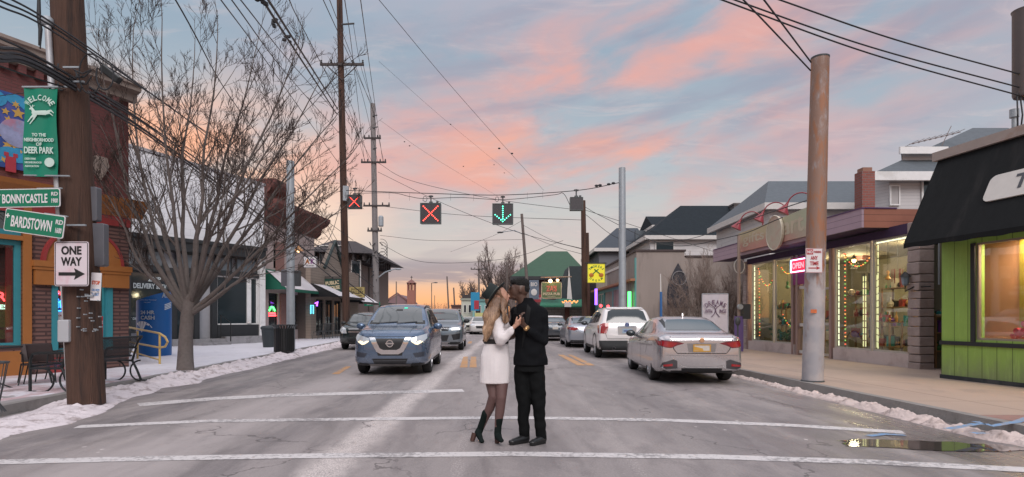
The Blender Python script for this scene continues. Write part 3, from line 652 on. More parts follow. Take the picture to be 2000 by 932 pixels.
mb = MB(); mb.box(BX(370), BX(430), -.5, .3, 0, .42); mb.box(BX(372), BX(428), -.95, -.5, 0, .26); pieces(mb, 'step', plinth, B)
MB().tube([(BX(428), -.9, .3), (BX(428), -.9, 1.15), (BX(424), -.3, 1.5), (BX(424), -.3, .45)], .025, 6).build('step_rail', K['black'], B)
lt = mat('window_lettering', (.45,.5,.52), .6)
q = fb.at(301, 548); text(B, 'ZIPP', BX(304), 3.02, .2, lt, y=.1, bold=.03); text(B, 'DELIVERY SERVICE', BX(303), 2.72, .22, lt, w=BX(335)-BX(256), y=.1, bold=.03)
text(B, 'CITY DELIVERY', BX(268), 1.35, .1, lt, y=.1)
MB().ell((b1-.15, -.2, 4.05), .12, 10).build('dome_camera', dark, B)
# ---- ATM kiosk
AT = thing('cash_kiosk', 'blue cylindrical 24 hour cash kiosk behind the yellow railing', 'ATM', (-11.75, 19, Z0), .32)
ab = mat('kiosk_blue', (.01,.12,.38), .4, var=.1)
n = 28; r = .5; P = []
for j in range(n+1):
    a = 2*math.pi*j/n; P.append((r*math.cos(a), r*math.sin(a), 1.93+.17*math.cos(a)+.02))
mb = MB(); mb.v = [Vector((p[0], p[1], 0)) for p in P[:-1]]+[Vector(p) for p in P[:-1]]; mb.f = [(i, (i+1) % n, n+(i+1) % n, n+i) for i in range(n)]+[tuple(range(n, 2*n)), tuple(range(n))]; mb.mi = [0]*len(mb.f)
mb.build('drum', ab, AT, 30)
cyl = lambda q: (lambda a: Vector(((r+.006-q[1]*0)*math.sin(a), -(r+.006)*math.cos(a), q[2])))(q[0]/r)
kw = mat('kiosk_lettering', (.7,.75,.8), .5)
for s_, x_, z_, h_, w_ in (('24 HR', -.08, 1.42, .12, .42), ('CASH', -.08, 1.25, .13, .42), ('Self Service Terminal', -.08, 1.82, .035, .5), ('CASH POINT', -.08, 1.74, .03, .2), ('ATM', .5, 1.98, .17, .34)):
    text(AT, s_, x_, z_, h_, kw, w=w_, y=0, bold=.05 if h_ > .1 else .01, place=cyl)
mb = MB()   # shell emblem
for k in range(6):
    a0 = R(25+k*18); a1 = a0+R(15)
    pts = [(-.26, .78), (-.26+.36*math.cos(a0), .78+.36*math.sin(a0)), (-.26+.36*math.cos(a1), .78+.36*math.sin(a1))]
    mb.add([cyl((p[0], 0, p[1])) for p in pts], [(0, 1, 2)])
mb.build('emblem', kw, AT)
mb = MB()
for k in range(4): mb.grid([[cyl((.42+.1*i, 0, 1.5+.05*k+.03*i)) for i in range(4)], [cyl((.42+.1*i, 0, 1.53+.05*k+.03*i)) for i in range(4)]])
mb.build('swoosh', kw, AT)
# yellow railing
def railing(name, pts, label):
    T = thing(name, label, 'railing', tuple(Vector(pts[0])*Vector((1,1,0)).length and (pts[0][0], pts[0][1], Z0)))
    return T
g0, g1 = G(262, 700, Z0), G(312, 712, Z0); T = thing('hand_railing', 'yellow pipe handrail with rounded end in front of the blue kiosk', 'railing', g0)
h = .95; d_ = (g1-g0); a = g0-d_*.3; b_ = g1+d_*.18
top = [a+Vector((0,0,h)), g1+Vector((0,0,h-.12)), b_+Vector((0,0,h-.2)), b_+d_*.08+Vector((0,0,h-.32)), b_+Vector((0,0,h-.45)), g1+Vector((0,0,h-.5)), a+Vector((0,0,.48))]
MB().tube(top, .028, 8).build('rail', K['yellow'], T, True)
MB().tube([a+Vector((0,0,.2)), g1+Vector((0,0,.12))], .022, 8).build('lower_rail', K['yellow'], T, True)
for q in (g0+d_*.15, g1): MB().tube([q, q+Vector((0,0,h-.1))], .028, 8).build('post', K['yellow'], T, True)
# ---- bench
bx, by = -7.7, 9.75; T = thing('park_bench', 'black slatted metal bench with looped arms behind the wooden pole', 'bench', (bx, by, Z0), R(0), local=True)
bm_ = mat('bench_black', (.02,.024,.026), .4, .4)
seatP = [(-.42, .43), (-.3, .44), (-.1, .42), (0, .42), (.08, .48), (.15, .62), (.22, .78), (.26, .86), (.31, .88)]
mb = MB(); bk = MB()
for i in range(44):
    y = .06+i*1.68/43
    mb.grid([[(p[0], y-.008, p[1]), (p[0], y+.008, p[1])] for p in seatP[:5]]); mb.grid([[(p[0], y-.008, p[1]-.012), (p[0], y+.008, p[1]-.012)] for p in seatP[:5]])
    bk.grid([[(p[0], y-.008, p[1]), (p[0], y+.008, p[1])] for p in seatP[4:]]); bk.grid([[(p[0]+.012, y-.008, p[1]), (p[0]+.012, y+.008, p[1])] for p in seatP[4:]])
mb.tube([(-.43, 0, .43), (-.43, 1.8, .43)], .02); mb.build('seat', bm_, T); bk.tube([(.31, 0, .88), (.31, 1.8, .88)], .022); bk.tube([(.1, 0, .5), (.1, 1.8, .5)], .02); bk.build('backrest', bm_, T)
for y in (.0, 1.8):
    mb = MB(); mb.tube([(-.42, y, 0), (-.42, y, .55), (-.38, y, .64), (-.28, y, .66), (.18, y, .66), (.24, y, .8), (.31, y, .88)], .024)
    mb.tube([(.3, y, 0), (.22, y, .2), (.12, y, .4), (.2, y, .66)], .022); mb.tube([(-.42, y, .4), (.12, y, .4)], .02)
    mb.tube([(-.42+.0+.2+.2*math.sin(R(a)), y, .2-.2*math.cos(R(a))) for a in range(0, 181, 15)][:13], .016); mb.tube([(.28-.2*math.sin(R(a)), y, .2-.2*math.cos(R(a))) for a in range(0, 181, 15)], .016)
    mb.box(-.5, -.34, y-.03, y+.03, 0, .02); mb.box(.24, .4, y-.03, y+.03, 0, .02); mb.build('arm_frame', bm_, T)
# ---- bistro chairs and table by the tavern
def bistro(loc, rz, label, arm=True):
    T = thing('bistro_chair', label, 'chair', loc, rz, 'cafe chairs by the tavern', local=True); m_ = mat('wicker_dark', (.05,.035,.035), .7)
    MB().rrect(-.23, .23, -.23, .23, .06, .0, .03).v
    mb = MB(); mb.prism([(-.22,-.22), (.22,-.22), (.24,.2), (-.24,.2)], .44, .47, 'z'); mb.build('seat', m_, T)
    P = [[(.24*math.sin(R(a))*(1-.0*k), .2-.06*math.cos(R(a))+.04*k, .5+.1*k) for a in range(-90, 91, 15)] for k in range(5)]
    mb = MB(); mb.grid(P); P2 = [[(x, y+.02, z) for x, y, z in r] for r in P]; mb.grid(P2); mb.build('backrest', m_, T, True)
    T.scale = (.84,)*3
    for sx in (-1, 1):
        MB().tube([(.24*sx, .22, .46), (.3*sx, .3, 0)], .014, 6).build('leg', bm_, T); MB().tube([(.22*sx, -.2, .68), (.2*sx, -.2, .45), (.29*sx, -.28, 0)], .014, 6).build('leg', bm_, T)
        MB().tube([(.22*sx, -.2, .68), (.25*sx, .05, .7), (.24*sx, .2, .72)], .016, 6).build('armrest', bm_, T)
    return T
bistro((-8.95, 11.1, Z0), R(200), 'dark cafe chair at far left beside the tavern wall'); c_ = G(60, 752, Z0)
bistro((c_.x, c_.y+.1, Z0), R(40), 'dark wicker cafe chair in front of the orange pilaster')
c_ = G(92, 742, Z0); bistro((c_.x+.1, c_.y+.3, Z0), R(-70), 'dark cafe chair in front of the red wall panel')
c_ = (-8.55, 9.6, Z0); T = thing('cafe_table', 'small round metal cafe table at the left edge of the pavement', 'table', c_)
T.location = (-9.1, 10.2, Z0); FR[T.name] = Vector()
MB().lathe([(.36,.72), (.37,.735), (.36,.75)], n=24).build('table_top', bm_, T, True); MB().tube([(0,0,.72), (0,0,.05)], .025).build('stem', bm_, T)
mb = MB(); [mb.tube([(0,0,.12), (.25*math.cos(R(a)), .25*math.sin(R(a)), .0)], .014, 6) for a in (20, 140, 260)]; mb.build('foot', bm_, T)
c_ = G(0, 806, Z0); T = thing('wire_basket', 'grey wire waste basket cut off by the left edge', 'bin', (c_.x-.14, c_.y, Z0)); FR[T.name] = Vector(); mb = MB()
for i in range(22):
    a = 2*math.pi*i/22; mb.tube([(.17*math.cos(a), .17*math.sin(a), .0), (.1*math.cos(a), .1*math.sin(a), .12), (.15*math.cos(a), .15*math.sin(a), .4), (.19*math.cos(a), .19*math.sin(a), .66)], .006, 5)
mb.build('basket', K['dsteel'], T)
mb = MB(); mb.tube([(.195*math.cos(R(a)), .195*math.sin(R(a)), .66) for a in range(0, 361, 20)], .014, 6); mb.build('rim', K['dsteel'], T)
# ---- litter bin at the steel pole
c_ = G(555, 688, Z0); T = thing('litter_bin', 'black slatted litter bin beside the grey steel pole', 'bin', c_); FR[T.name] = Vector(); mb = MB()
for i in range(26):
    a = 2*math.pi*i/26; M_ = Matrix.Rotation(a, 4, 'Z'); mb.box(.33, .35, -.03, .03, .02, .86, 0, M_)
    mb.add([M_ @ Vector(p) for p in ((.345,-.03,.86), (.345,.03,.86), (.44,.03,.98), (.44,-.03,.98))], [(0,1,2,3)])
mb.build('slats', K['black'], T); MB().lathe([(.32,.03), (.32,.85)], n=24).build('liner', K['black'], T, True); MB().tube([(.44*math.cos(R(a)), .44*math.sin(R(a)), .98) for a in range(0, 361, 15)], .02, 6).build('rim', K['black'], T)
# second bin behind
c_ = G(527, 679, Z0); T = thing('litter_bin', 'dark waste bin behind the slatted one, by the green awning shop', 'bin', c_); FR[T.name] = Vector()
MB().lathe([(.26,0), (.33,.75), (.36,.78), (.36,.84), (.3,.9), (0,.93)], n=20).build('drum', mat('bin_dark', (.03,.04,.045), .5), T, True)
# ---- C: cream cafe with brown cornice and green awning
fc = Fac((-12.9, 30.2), (.6, 6)); CX = fc.x
c0, c1 = CX(513), CX(614)
C_ = thing('cream_cafe_building', 'cream two-storey corner building with curved red-brown cornices and a green awning', 'building', (fc.p.x, fc.p.y, 0), fc.rz)
cream = mat('cream_render', (.5,.4,.38), .8, 0, .1, 3, stain=(.36,.28,.26)); brn = mat('cornice_brown', (.16,.055,.045), .6, 0, .25, 8, stain=(.08,.03,.03))
W_ = c1-c0; ztop = fc.at(575, 440)[1]
mb = wall(c1, ztop, [(c0+.6, c0+1.6, 0, 2.7), (c0+3.1, c1-.6, .7, 2.7), (c0+1.1, c0+1.9, 4.0, 5.4), (c0+2.6, c0+3.2, 4.0, 5.4)], .3, 0, c0, 0); mb.build('wall', cream, C_)
mb = MB(); mb.box(c0, c1, .31, 9, 0, ztop-.1); mb.build('body', mat('body_brown', (.12,.09,.08), .8), C_)  # even dark brown for the building bulk behind the front
def corn(x0, x1, z, h, d, parent, m_, up=0, name='cornice', y1=.5):
    mb = MB(); prof = [(0, z-.25*h), (-.3*d, z), (-.4*d, z+.35*h), (-.8*d, z+.55*h), (-d, z+.8*h), (-d, z+h), (y1, z+h), (y1, z-.25*h)]
    rows = [[(x_, p[0], p[1]+(up if i == 0 else 0)) for p in prof] for i, x_ in enumerate((x0, x1))]; mb.grid(rows)
    mb.add([Vector(v) for v in rows[0]], [tuple(range(8))]); mb.add([Vector(v) for v in rows[1]], [tuple(range(7, -1, -1))]); return mb.build(name, m_, parent)
corn(c0-.1, c0+2.2, ztop+.75, 1.1, .7, C_, brn); corn(c0-.1, c1+.4, ztop-.15, .95, .85, C_, brn, name='lower_cornice')
MB().box(c0, c0+2.0, .05, 1.2, ztop, ztop+.9).build('parapet', cream, C_)
bpier = brick('pier_brick', (.3,.12,.1), (.36,.16,.13), (.3,.22,.2))
mb = MB(); mb.box(c0+1.75, c0+2.9, -.06, -.002, .0, 2.7); mb.box(c0+1.3, c0+2.2, -.05, -.003, 3.9, 5.5); mb.build('brick_pier', bpier, C_)
window(C_, c0+.6, c0+1.6, 0, 2.7, K['black'], K['glass'], .08, .1, trans=[2.1], name='door'); window(C_, c0+3.1, c1-.6, .7, 2.7, K['black'], K['glass'], .07, .1, mull=[c0+4], trans=[1.2, 1.7, 2.2], name='window')
window(C_, c0+1.1, c0+1.9, 4, 5.4, K['offwhite'], K['glass'], .07, .1, name='window'); window(C_, c0+2.6, c0+3.2, 4, 5.4, K['black'], K['glass'], .07, .1, name='window')
aw = mat('awning_green', (.01,.12,.075), .7); aws = mat('awning_snow_sheen', (.74,.7,.73), .7, stain=(.42,.38,.38))
def awning(parent, x0, x1, zt, zb, d, m1_, m2_, slump=0., y0=0.):
    rows = [[(x_, y0-.01, zt), (x_, y0-d*.5, (zt+zb)/2+.04), (x_, y0-d, zb)] for x_ in (x0, x1)]
    mb = MB(); mb.grid(rows); mb.grid([[(v[0], v[1], v[2]-.03) for v in r] for r in rows])
    for x_ in (x0, x1): mb.add([(x_, y0-.01, zt), (x_, y0-d, zb), (x_, y0-.01, zb)], [(0, 1, 2)])
    mb.add([(x0, y0-d, zb), (x1, y0-d, zb), (x1, y0-d, zb-.1), (x0, y0-d, zb-.1)], [(0, 1, 2, 3)]); mb.add([(x0, y0-d+.01, zb), (x1, y0-d+.01, zb), (x1, y0-d+.01, zb-.1), (x0, y0-d+.01, zb-.1)], [(0, 1, 2, 3)])
    a_ = mb.build('awning', m1_, parent)
    if m2_:
        mb = MB(); n_ = 24; rs = []
        for i in range(n_+1):
            x_ = x0+.06+(x1-x0-.12)*i/n_; t0 = .1+.07*mnoise.noise((x_*1.3, 0, 3)); rs.append([(x_, y0-.01-d*t, zt+(zb-zt)*t+.035+.03*(1-abs(2*t-1))) for t in (t0, .4, .7, .97)])
        mb.grid(rs); mb.build('awning_snow_sheen', m2_, a_)
    return a_
awning(C_, c0+.05, CX(640), 3.95, 2.85, 1.25, aw, aws)  # white cover also paints the pale reflection on the fabric
T = thing('neon_window_sign', 'green and red neon sign glowing in the cafe door', 'neon sign', on(fc, c0+1.05, .05, 0), fc.rz)
neon_tube(T, [(-.3, 0, 1.75), (-.1, 0, 1.95), (.1, 0, 1.95), (.3, 0, 1.75)], ng, .05); neon_tube(T, [(-.35, 0, 1.5), (.35, 0, 1.5), (.3, 0, 1.62), (-.3, 0, 1.62)], nr_, .05)
# hanging lamp
T = thing('hanging_lamp', 'small lit pendant lamp on an arm above the green awning', 'lamp', W(583, 482, 31)); FR[T.name] = Vector()
MB().tube([(0,0,0), (0,0,.85)], .02, 6).build('stem', K['black'], T); MB().lathe([(.04,.05), (.08,-.02), (.28,-.22)], n=16).build('shade', mat('shade_orange', (.5,.25,.1), .5), T, True); MB().ell((0,0,-.2), .1, 10).build('bulb', emis('bulb_warm', (1.,.6,.25), 8), T)
def board(name, label, cat, c, w_, h_, Y, rz=0., m_=None, edge=None, t=.06, r=.02, group=None):
    p = W(c[0], c[1], Y); T = thing(name, label, cat, p, rz, group, local=True)
    MB().rrect(-w_/2, w_/2, -h_/2, h_/2, r, -t/2, t/2).build('board', m_, T)
    if edge:
        mb = MB(); e = .03*max(w_, h_)
        for q in ((-w_/2, w_/2, h_/2-e, h_/2), (-w_/2, w_/2, -h_/2, -h_/2+e), (-w_/2, -w_/2+e, -h_/2, h_/2), (w_/2-e, w_/2, -h_/2, h_/2)): mb.box(q[0], q[1], -t/2-.008, -t/2+.002, q[2], q[3])
        mb.build('border', edge, T)
    return T
T = board('hanging_sign', 'small white square shop sign reading AK on a bracket', 'sign', (606, 512), .72, .62, 31, 0, K['swhite'], K['black'])
text(T, 'A', -.14, .03, .26, mat('sign_orange', (.5,.16,.03), .5), w=.24, y=-.04, bold=.05); text(T, 'K', .14, .03, .26, mat('sign_violet', (.2,.03,.2), .5), w=.22, y=-.04, bold=.05); text(T, 'SALON SPA', 0, -.2, .06, K['black'], y=-.04)
MB().tube([(-1.9, 0, .62), (1., 0, .66)], .025, 6).build('bracket', K['black'], T); mb = MB(); [mb.tube([(x_, 0, .31), (x_, 0, .63)], .01, 5) for x_ in (-.25, .25)]; mb.build('chains', K['black'], T)
T = board('pub_sign', 'dark green hanging sign reading PUBLIC HOUSE in cream letters', 'sign', (650, 557), 1.15, .84, 36, 0, mat('pub_green', (.015,.06,.045), .5), K['black'])
pc = mat('sign_cream', (.6,.5,.32), .5); text(T, 'PUBLIC', -.02, .14, .24, pc, w=.85, y=-.04, bold=.05, rot=.12); text(T, 'HOUSE', .1, -.16, .24, pc, w=.7, y=-.04, bold=.05, rot=.12)
MB().tube([(-.6, 0, .5), (.8, 0, .5)], .03, 6).build('bracket', K['black'], T)
T = board('gallery_sign', 'tan signboard reading GALLERY beside the tall wooden pole', 'sign', (697, 571), 1.05, .72, 38, 0, mat('sign_tan', (.42,.33,.13), .6), mat('tan_dark', (.2,.15,.05), .6))
bt = mat('sign_brown', (.07,.05,.02), .6); text(T, 'EAGLE EYED', 0, .2, .11, bt, w=.75, y=-.04); text(T, 'GALLERY', .02, 0, .22, bt, w=.88, y=-.04, bold=.03); text(T, 'ART FRAMES', 0, -.23, .09, bt, w=.7, y=-.04)
# ---- D: public house and E: dark gabled building with heavy eaves
fd = Fac((-11.6, 36.8), (.35, 6)); DX = fd.x; d0, d1 = DX(612)-.4, DX(668)+.5
D_ = thing('public_house', 'low timber pub front with snowy awnings and a small gable', 'building', (fd.p.x, fd.p.y, 0), fd.rz)
wsid = siding('pub_boards', (.3,.24,.2), .16, 2); mb = wall(d1+3, 4.6, [(d0+.8+i*1.5, d0+2.0+i*1.5, .3, 2.5) for i in range(int((d1+2-d0)/1.5)-1)], .3, 0, d0, 0); mb.build('wall', wsid, D_)
for i in range(int((d1+2-d0)/1.5)-1): window(D_, d0+.8+i*1.5, d0+2.0+i*1.5, .3, 2.5, K['black'], K['glass'], .07, .1, mull=[d0+1.4+i*1.5], name='window')
mb = MB(); mb.prism([(d0+2.2, 4.6), (d0+5.2, 4.6), (d0+3.7, 6.2)], 0, .3); mb.build('gable', wsid, D_)
mb = MB(); mb.tube([(d0+1.9, -.1, 4.45), (d0+3.7, -.1, 6.35), (d0+5.5, -.1, 4.45)], .1, 4); mb.build('gable_trim', mat('trim_dark', (.03,.05,.05), .6), D_)
awning(D_, d0, d0+4.8, 3.4, 2.6, 1.7, K['black'], aws); awning(D_, d0+5, d1+3, 3.3, 2.4, 1.5, K['black'], aws)
MB().box(d0, d1+3, .31, 8, 0, 4.5).build('body', mat('body_brown', (.12,.09,.08), .8), D_)
fe = Fac((-13.2, 48), (.2, 6)); EX = fe.x; e0, e1 = EX(612), EX(705)
p0 = W(612, 500, 46); p1 = W(703, 500, 46)
E_ = thing('dark_hall', 'tall brown building with deep bracketed eaves beyond the pub', 'building', (p0.x, 46, 0)); FR[E_.name] = Vector((p0.x, 46, 0)); x0_, x1_ = p0.x, p1.x-.3; ze = W(0, 492, 46).z
tan = mat('hall_brown', (.17,.12,.105), .8, 0, .2, 3); MB().box(x0_, x1_, 46.4, 58, 0, ze).build('wall', tan, E_)
mb = MB(); mb.add([(x0_-.5, 45.3, ze), (x1_+1.4, 45.3, ze-.2), (x1_+1.4, 59, ze-.2), (x0_-.5, 59, ze), (x0_+1, 48, ze+1.2), (x1_-.6, 48, ze+1.1), (x1_-.6, 56, ze+1.1), (x0_+1, 56, ze+1.2)], [(0,1,5,4), (1,2,6,5), (2,3,7,6), (3,0,4,7), (4,5,6,7), (0,3,2,1)]); mb.build('roof', mat('roof_dark', (.05,.04,.042), .8, 0, .3, 5), E_)
mb = MB(); [mb.box(x1_+.05, x1_+.9, 46.6+i*.9, 46.75+i*.9, ze-.9, ze-.22) for i in range(10)]; [mb.box(x0_+i*.8, x0_+.15+i*.8, 45.6, 46.4, ze-.7, ze-.02) for i in range(6)]; pieces(mb, 'bracket', mat('roof_dark', (.05,.04,.042), .8), E_)
for a in (635, 660): q = W(a, 540, 46); window(E_, q.x-.6, q.x+.6, 5.2, 7.2, K['offwhite'], K['glass'], .08, 46.38, name='window')
q = W(694, 540, 46); window(E_, q.x-.45, q.x+.35, 3.2, 6, K['offwhite'], K['glass'], .08, 46.38, name='window')
# cafe terrace chairs outside the pub
random.seed(2)
cc = thing('terrace_chair', 'small metal chair on the pub terrace under the snowy awning', 'chair', (0,0,0), 0, 'metal chairs on the pub terrace', local=True)
mb = MB(); mb.box(-.2,.2,-.2,.2,.43,.46); mb.build('seat', K['dsteel'], cc)
mb = MB(); [mb.tube([(x_, .2, .44), (x_, .26, .88)], .012, 5) for x_ in (-.2, -.07, .07, .2)]; mb.tube([(-.2,.26,.88), (.2,.26,.88)], .014, 5); mb.build('backrest', K['dsteel'], cc)
for sx in (-1, 1):
    for sy in (-1, 1): MB().tube([(.19*sx, .19*sy, .43), (.23*sx, .24*sy, 0)], .013, 5).build('leg', K['dsteel'], cc)
for i, (px_, Y_) in enumerate(((622, 33.0), (632, 33.6), (642, 33.9), (650, 35), (657, 35.6), (628, 35.2))):
    o = cc if i == 0 else copy_tree(cc); o.location = ((px_-1000)/F*Y_, Y_, Z0); o.rotation_euler = (0, 0, random.random()*6)
T = thing('neon_pub_sign', 'blue and pink neon sign in the pub window', 'neon sign', W(612, 603, 33.5)); FR[T.name] = Vector()
neon_tube(T, [(-.15,0,-.3), (-.15,0,.2), (.0,0,.2), (.0,0,-.3)], emis('neon_cyan', (.1,.7,.9), 3), .03); neon_tube(T, [(.1,0,.3), (.25,0,.4), (.2,0,.15)], emis('neon_violet', (.4,.1,1.), 4), .04, 'scroll')
# ================= RIGHT SIDE BUILDINGS
# ---- F: gift shop with lit windows
ff = Fac((9.42, 22.6), (.5, -8.1)); FX = ff.x
f0, f1 = FX(1462), FX(1777)
SH = thing('gift_shop', 'single-storey gift shop with lit glass front and painted clapboard fascia', 'building', (ff.p.x, ff.p.y, 0), ff.rz)
def onf(x_, y_, z_=0.): return on(ff, x_, y_, z_)
frame_ = mat('mullion_grey', (.42,.38,.34), .5, stain=(.3,.25,.2)); pur = mat('soffit_purple', (.05,.025,.07), .7, var=.3)
stone = brick('rock_face', (.27,.22,.21), (.36,.29,.27), (.13,.1,.1), .55, .3, .025, bump=1.2)
zt = 3.5; wins = [(1467, 1509), (1512, 1548), (1628, 1700), (1703, 1777)]
wx = [(FX(a), FX(b)) for a, b in wins]; dx0, dx1 = FX(1553), FX(1585); tx0, tx1 = FX(1588), FX(1622)
for i, (a, b) in enumerate(wx):
    window(SH, a, b, .48, zt, frame_, K['sglass'], .05, .06, name='window')
window(SH, dx0, dx1, .2, 2.45, K['offwhite'], K['sglass'], .1, .06, trans=[1.15], name='door'); window(SH, dx0, dx1, 2.5, zt, frame_, K['sglass'], .05, .06, name='transom'); window(SH, tx0, tx1, .2, zt, frame_, K['sglass'], .07, .06, trans=[1.2, 2.3], name='window')
mb = MB()
for a in (f0-.05, wx[1][1]+.02, wx[1][1]+.3, tx1+.03): mb.box(a-.05, a+.06, -.04, .14, .1, zt)
pieces(mb, 'mullion', mat('mullion_tan', (.3,.2,.18), .6), SH)
mb = MB(); mb.box(f0, FX(1552), -.02, .2, .1, .48); mb.box(wx[2][0], f1, -.02, .2, .1, .48); pieces(mb, 'base_panel', mat('base_pinkwhite', (.52,.43,.41), .7, stain=(.3,.22,.2)), SH)
mb = MB(); mb.box(f0-.1, f1+.1, -.02, .3, zt, 3.71); mb.build('header', pur, SH)
# stone pier at the near end (own uneven blocks)
random.seed(8); mb = MB(); z_ = .1; px0, px1 = f1+.02, f1+.42
while z_ < 3.5:
    h_ = random.choice((.2, .24, .3)); s = random.random(); o1 = .0+.05*random.random()
    mb.box(px0, px1, -.06-o1, .3, z_, z_+h_-.014)
    z_ += h_
mb.build('stone_pier', mat('pier_stone', (.34,.27,.25), .9, 0, .25, 4, .8, 14, stain=(.22,.17,.16)), SH, bevel=.02)
mb = MB(); z_ = .1
while z_ < 3.5:
    h_ = random.choice((.2, .26)); mb.box(f0-.35, f0-.07, -.05-.04*random.random(), .3, z_, z_+h_-.012); z_ += h_
mb.build('stone_pier', mat('pier_stone', (.34,.27,.25), .9), SH, bevel=.015)
# interior: warm room with shelves of goods
rm = mat('shop_wall', (.24,.21,.14), .8, 0, .2, 2); fl = mat('shop_floor', (.1,.08,.06), .6)
D = 4.2; mb = MB(); mb.box(f0, f1, D, D+.1, .1, 3.6); mb.box(f0-.1, f0, .2, D, .1, 3.6); mb.box(f1, f1+.1, .2, D, .1, 3.6); mb.build('room_walls', rm, SH)
MB().box(f0, f1, .2, D, .1, .16).build('room_floor', fl, SH); MB().box(f0, f1, .2, D, 3.55, 3.62).build('room_ceiling', mat('ceiling_tan', (.3,.25,.17), .8), SH)
MB().box(f0-.1, f1+1.8, D+.12, D+6, 0, 3.7).build('rear_block', mat('body_brown', (.12,.09,.08), .8), SH)
random.seed(21); palette = [mat('goods_%s' % n_, c_, .5, 0, .3, 5) for n_, c_ in (('red', (.3,.05,.04)), ('teal', (.03,.25,.25)), ('cream', (.6,.52,.4)), ('dark', (.03,.03,.03)), ('green', (.06,.2,.06)), ('amber', (.5,.25,.06)), ('violet', (.2,.07,.3)))]
def goods(mbs, x0, x1, y0, y1, z0, n_):
    for i in range(n_):
        x_ = x0+(x1-x0)*random.random(); y_ = y0+(y1-y0)*random.random(); k = random.randrange(7); h_ = .08+.25*random.random(); w_ = .03+.07*random.random()
        t = random.random()
        if t < .4: mbs[k].box(x_-w_, x_+w_, y_-w_, y_+w_, z0, z0+h_)
        elif t < .75: mbs[k].lathe([(w_*.8, 0), (w_, h_*.4), (w_*.3, h_*.7), (w_*.35, h_), (0, h_)], (x_, y_, z0), n=8)
        else: mbs[k].ell((x_, y_, z0+w_*1.2), w_*1.2, 8)
shm = mat('shelf_wood', (.33,.19,.09), .6); sk = 0
for (sx, sy, sw, zs) in ((wx[0][0]+.3, .7, 1.0, (.5, 1.1, 1.7)), (wx[0][0]+1.7, 1.2, 1.2, (.6, 1.3, 2.0)), (wx[1][0]+.3, .6, .9, (.5, 1.0)), (wx[1][0]+1.3, 1.8, 1.0, (.7, 1.4, 2.1)), (tx0+.1, 2.2, 1.4, (.5, 1.1, 1.7, 2.3)),
                      (wx[2][0]+.3, .8, 1.0, (.55, 1.25)), (wx[2][0]+1.2, 2.6, 1.5, (.6, 1.2, 1.8, 2.4)), (wx[2][0]+1.9, 1.4, .9, (.6, 1.2, 1.7)), (wx[3][0]+.2, .9, .8, (.6, 1.1, 1.55)), (wx[3][0]+1.15, .45, .5, (.55, 1.0, 1.4)), (wx[3][0]+.7, 2.8, 1.6, (.6, 1.2, 1.8, 2.4))):
    T = thing('display_shelf', ['wooden display shelf crowded with ornaments in the shop window', 'display shelf of coloured goods inside the lit shop'][0], 'shelf', onf(sx, sy), ff.rz, 'display shelves inside the gift shop'); T['label'] = 'wooden display shelf of ornaments inside the lit gift shop'
    mb = MB(); top = max(zs)+.05
    for a in (0, sw-.04):
        for b in (0, .36): mb.box(a, a+.04, b, b+.04, .16, top)
    for z_ in zs: mb.box(-.02, sw+.02, -.01, .41, z_, z_+.03)
    mb.build('rack', shm, T); mbs = [MB() for _ in range(7)]
    for z_ in zs: goods(mbs, .08, sw-.08, .06, .34, z_+.03, 15)
    for k, b in enumerate(mbs):
        if b.v: b.build('goods', palette[k], T)
# dark plants and ornaments hanging
mb = MB()
for i in range(60):
    x_ = wx[0][0]+.2+1.6*random.random(); mb.ell((x_, .5+.5*random.random(), .6+1.1*random.random()*random.random()), (.04+.08*random.random(), .06, .03+.05*random.random()), 6)
solo(mb, 'window_plant', mat('leaf_green', (.03,.12,.04), .7), 'bushy green plant low in the left shop window', 'plant', origin=(0,0,0)).matrix_world = SH.matrix_world if False else Matrix.Translation(onf(0,0)) @ Matrix.Rotation(ff.rz, 4, 'Z')
for i in range(9):
    x_ = [wx[0][0]+.6, wx[0][0]+1.4, wx[1][0]+.5, wx[1][0]+1.2, wx[2][0]+.5, wx[2][0]+1.1, wx[2][0]+2.0, wx[3][0]+.5, wx[3][0]+1.][i]
    T = thing('hanging_ornament', 'ornament hanging from the gift shop ceiling behind the glass', 'ornament', onf(x_, .5+.2*(i % 3)), ff.rz, 'ornaments hanging in the shop windows')
    MB().tube([(0,0,3.55), (0,0,2.7)], .005, 4).build('string', K['black'], T)
    mb = MB()
    if i % 2: mb.lathe([(0,2.45), (.09,2.5), (.02,2.6), (.05,2.7), (0,2.75)], n=10)
    else:
        for k in range(7): mb.tube([(.12*math.cos(k), .12*math.sin(k), 2.7), (.12*math.cos(k), .12*math.sin(k), 2.2+.04*k)], .012, 5)
    mb.build('body', palette[(i*2+2) % 7], T)
T = thing('white_angel_wings', 'pale feathered wing ornament beside the shop door', 'ornament', onf(wx[1][1]-.35, .35), ff.rz); mb = MB()
for k in range(14): a = R(-20-k*9); mb.ell((.0+.18*math.cos(a)*.6, 0, 2.55-.09*k), (.24-.01*k, .02, .07), 8)
mb.build('wing', mat('feather', (.5,.44,.38), .8), T)
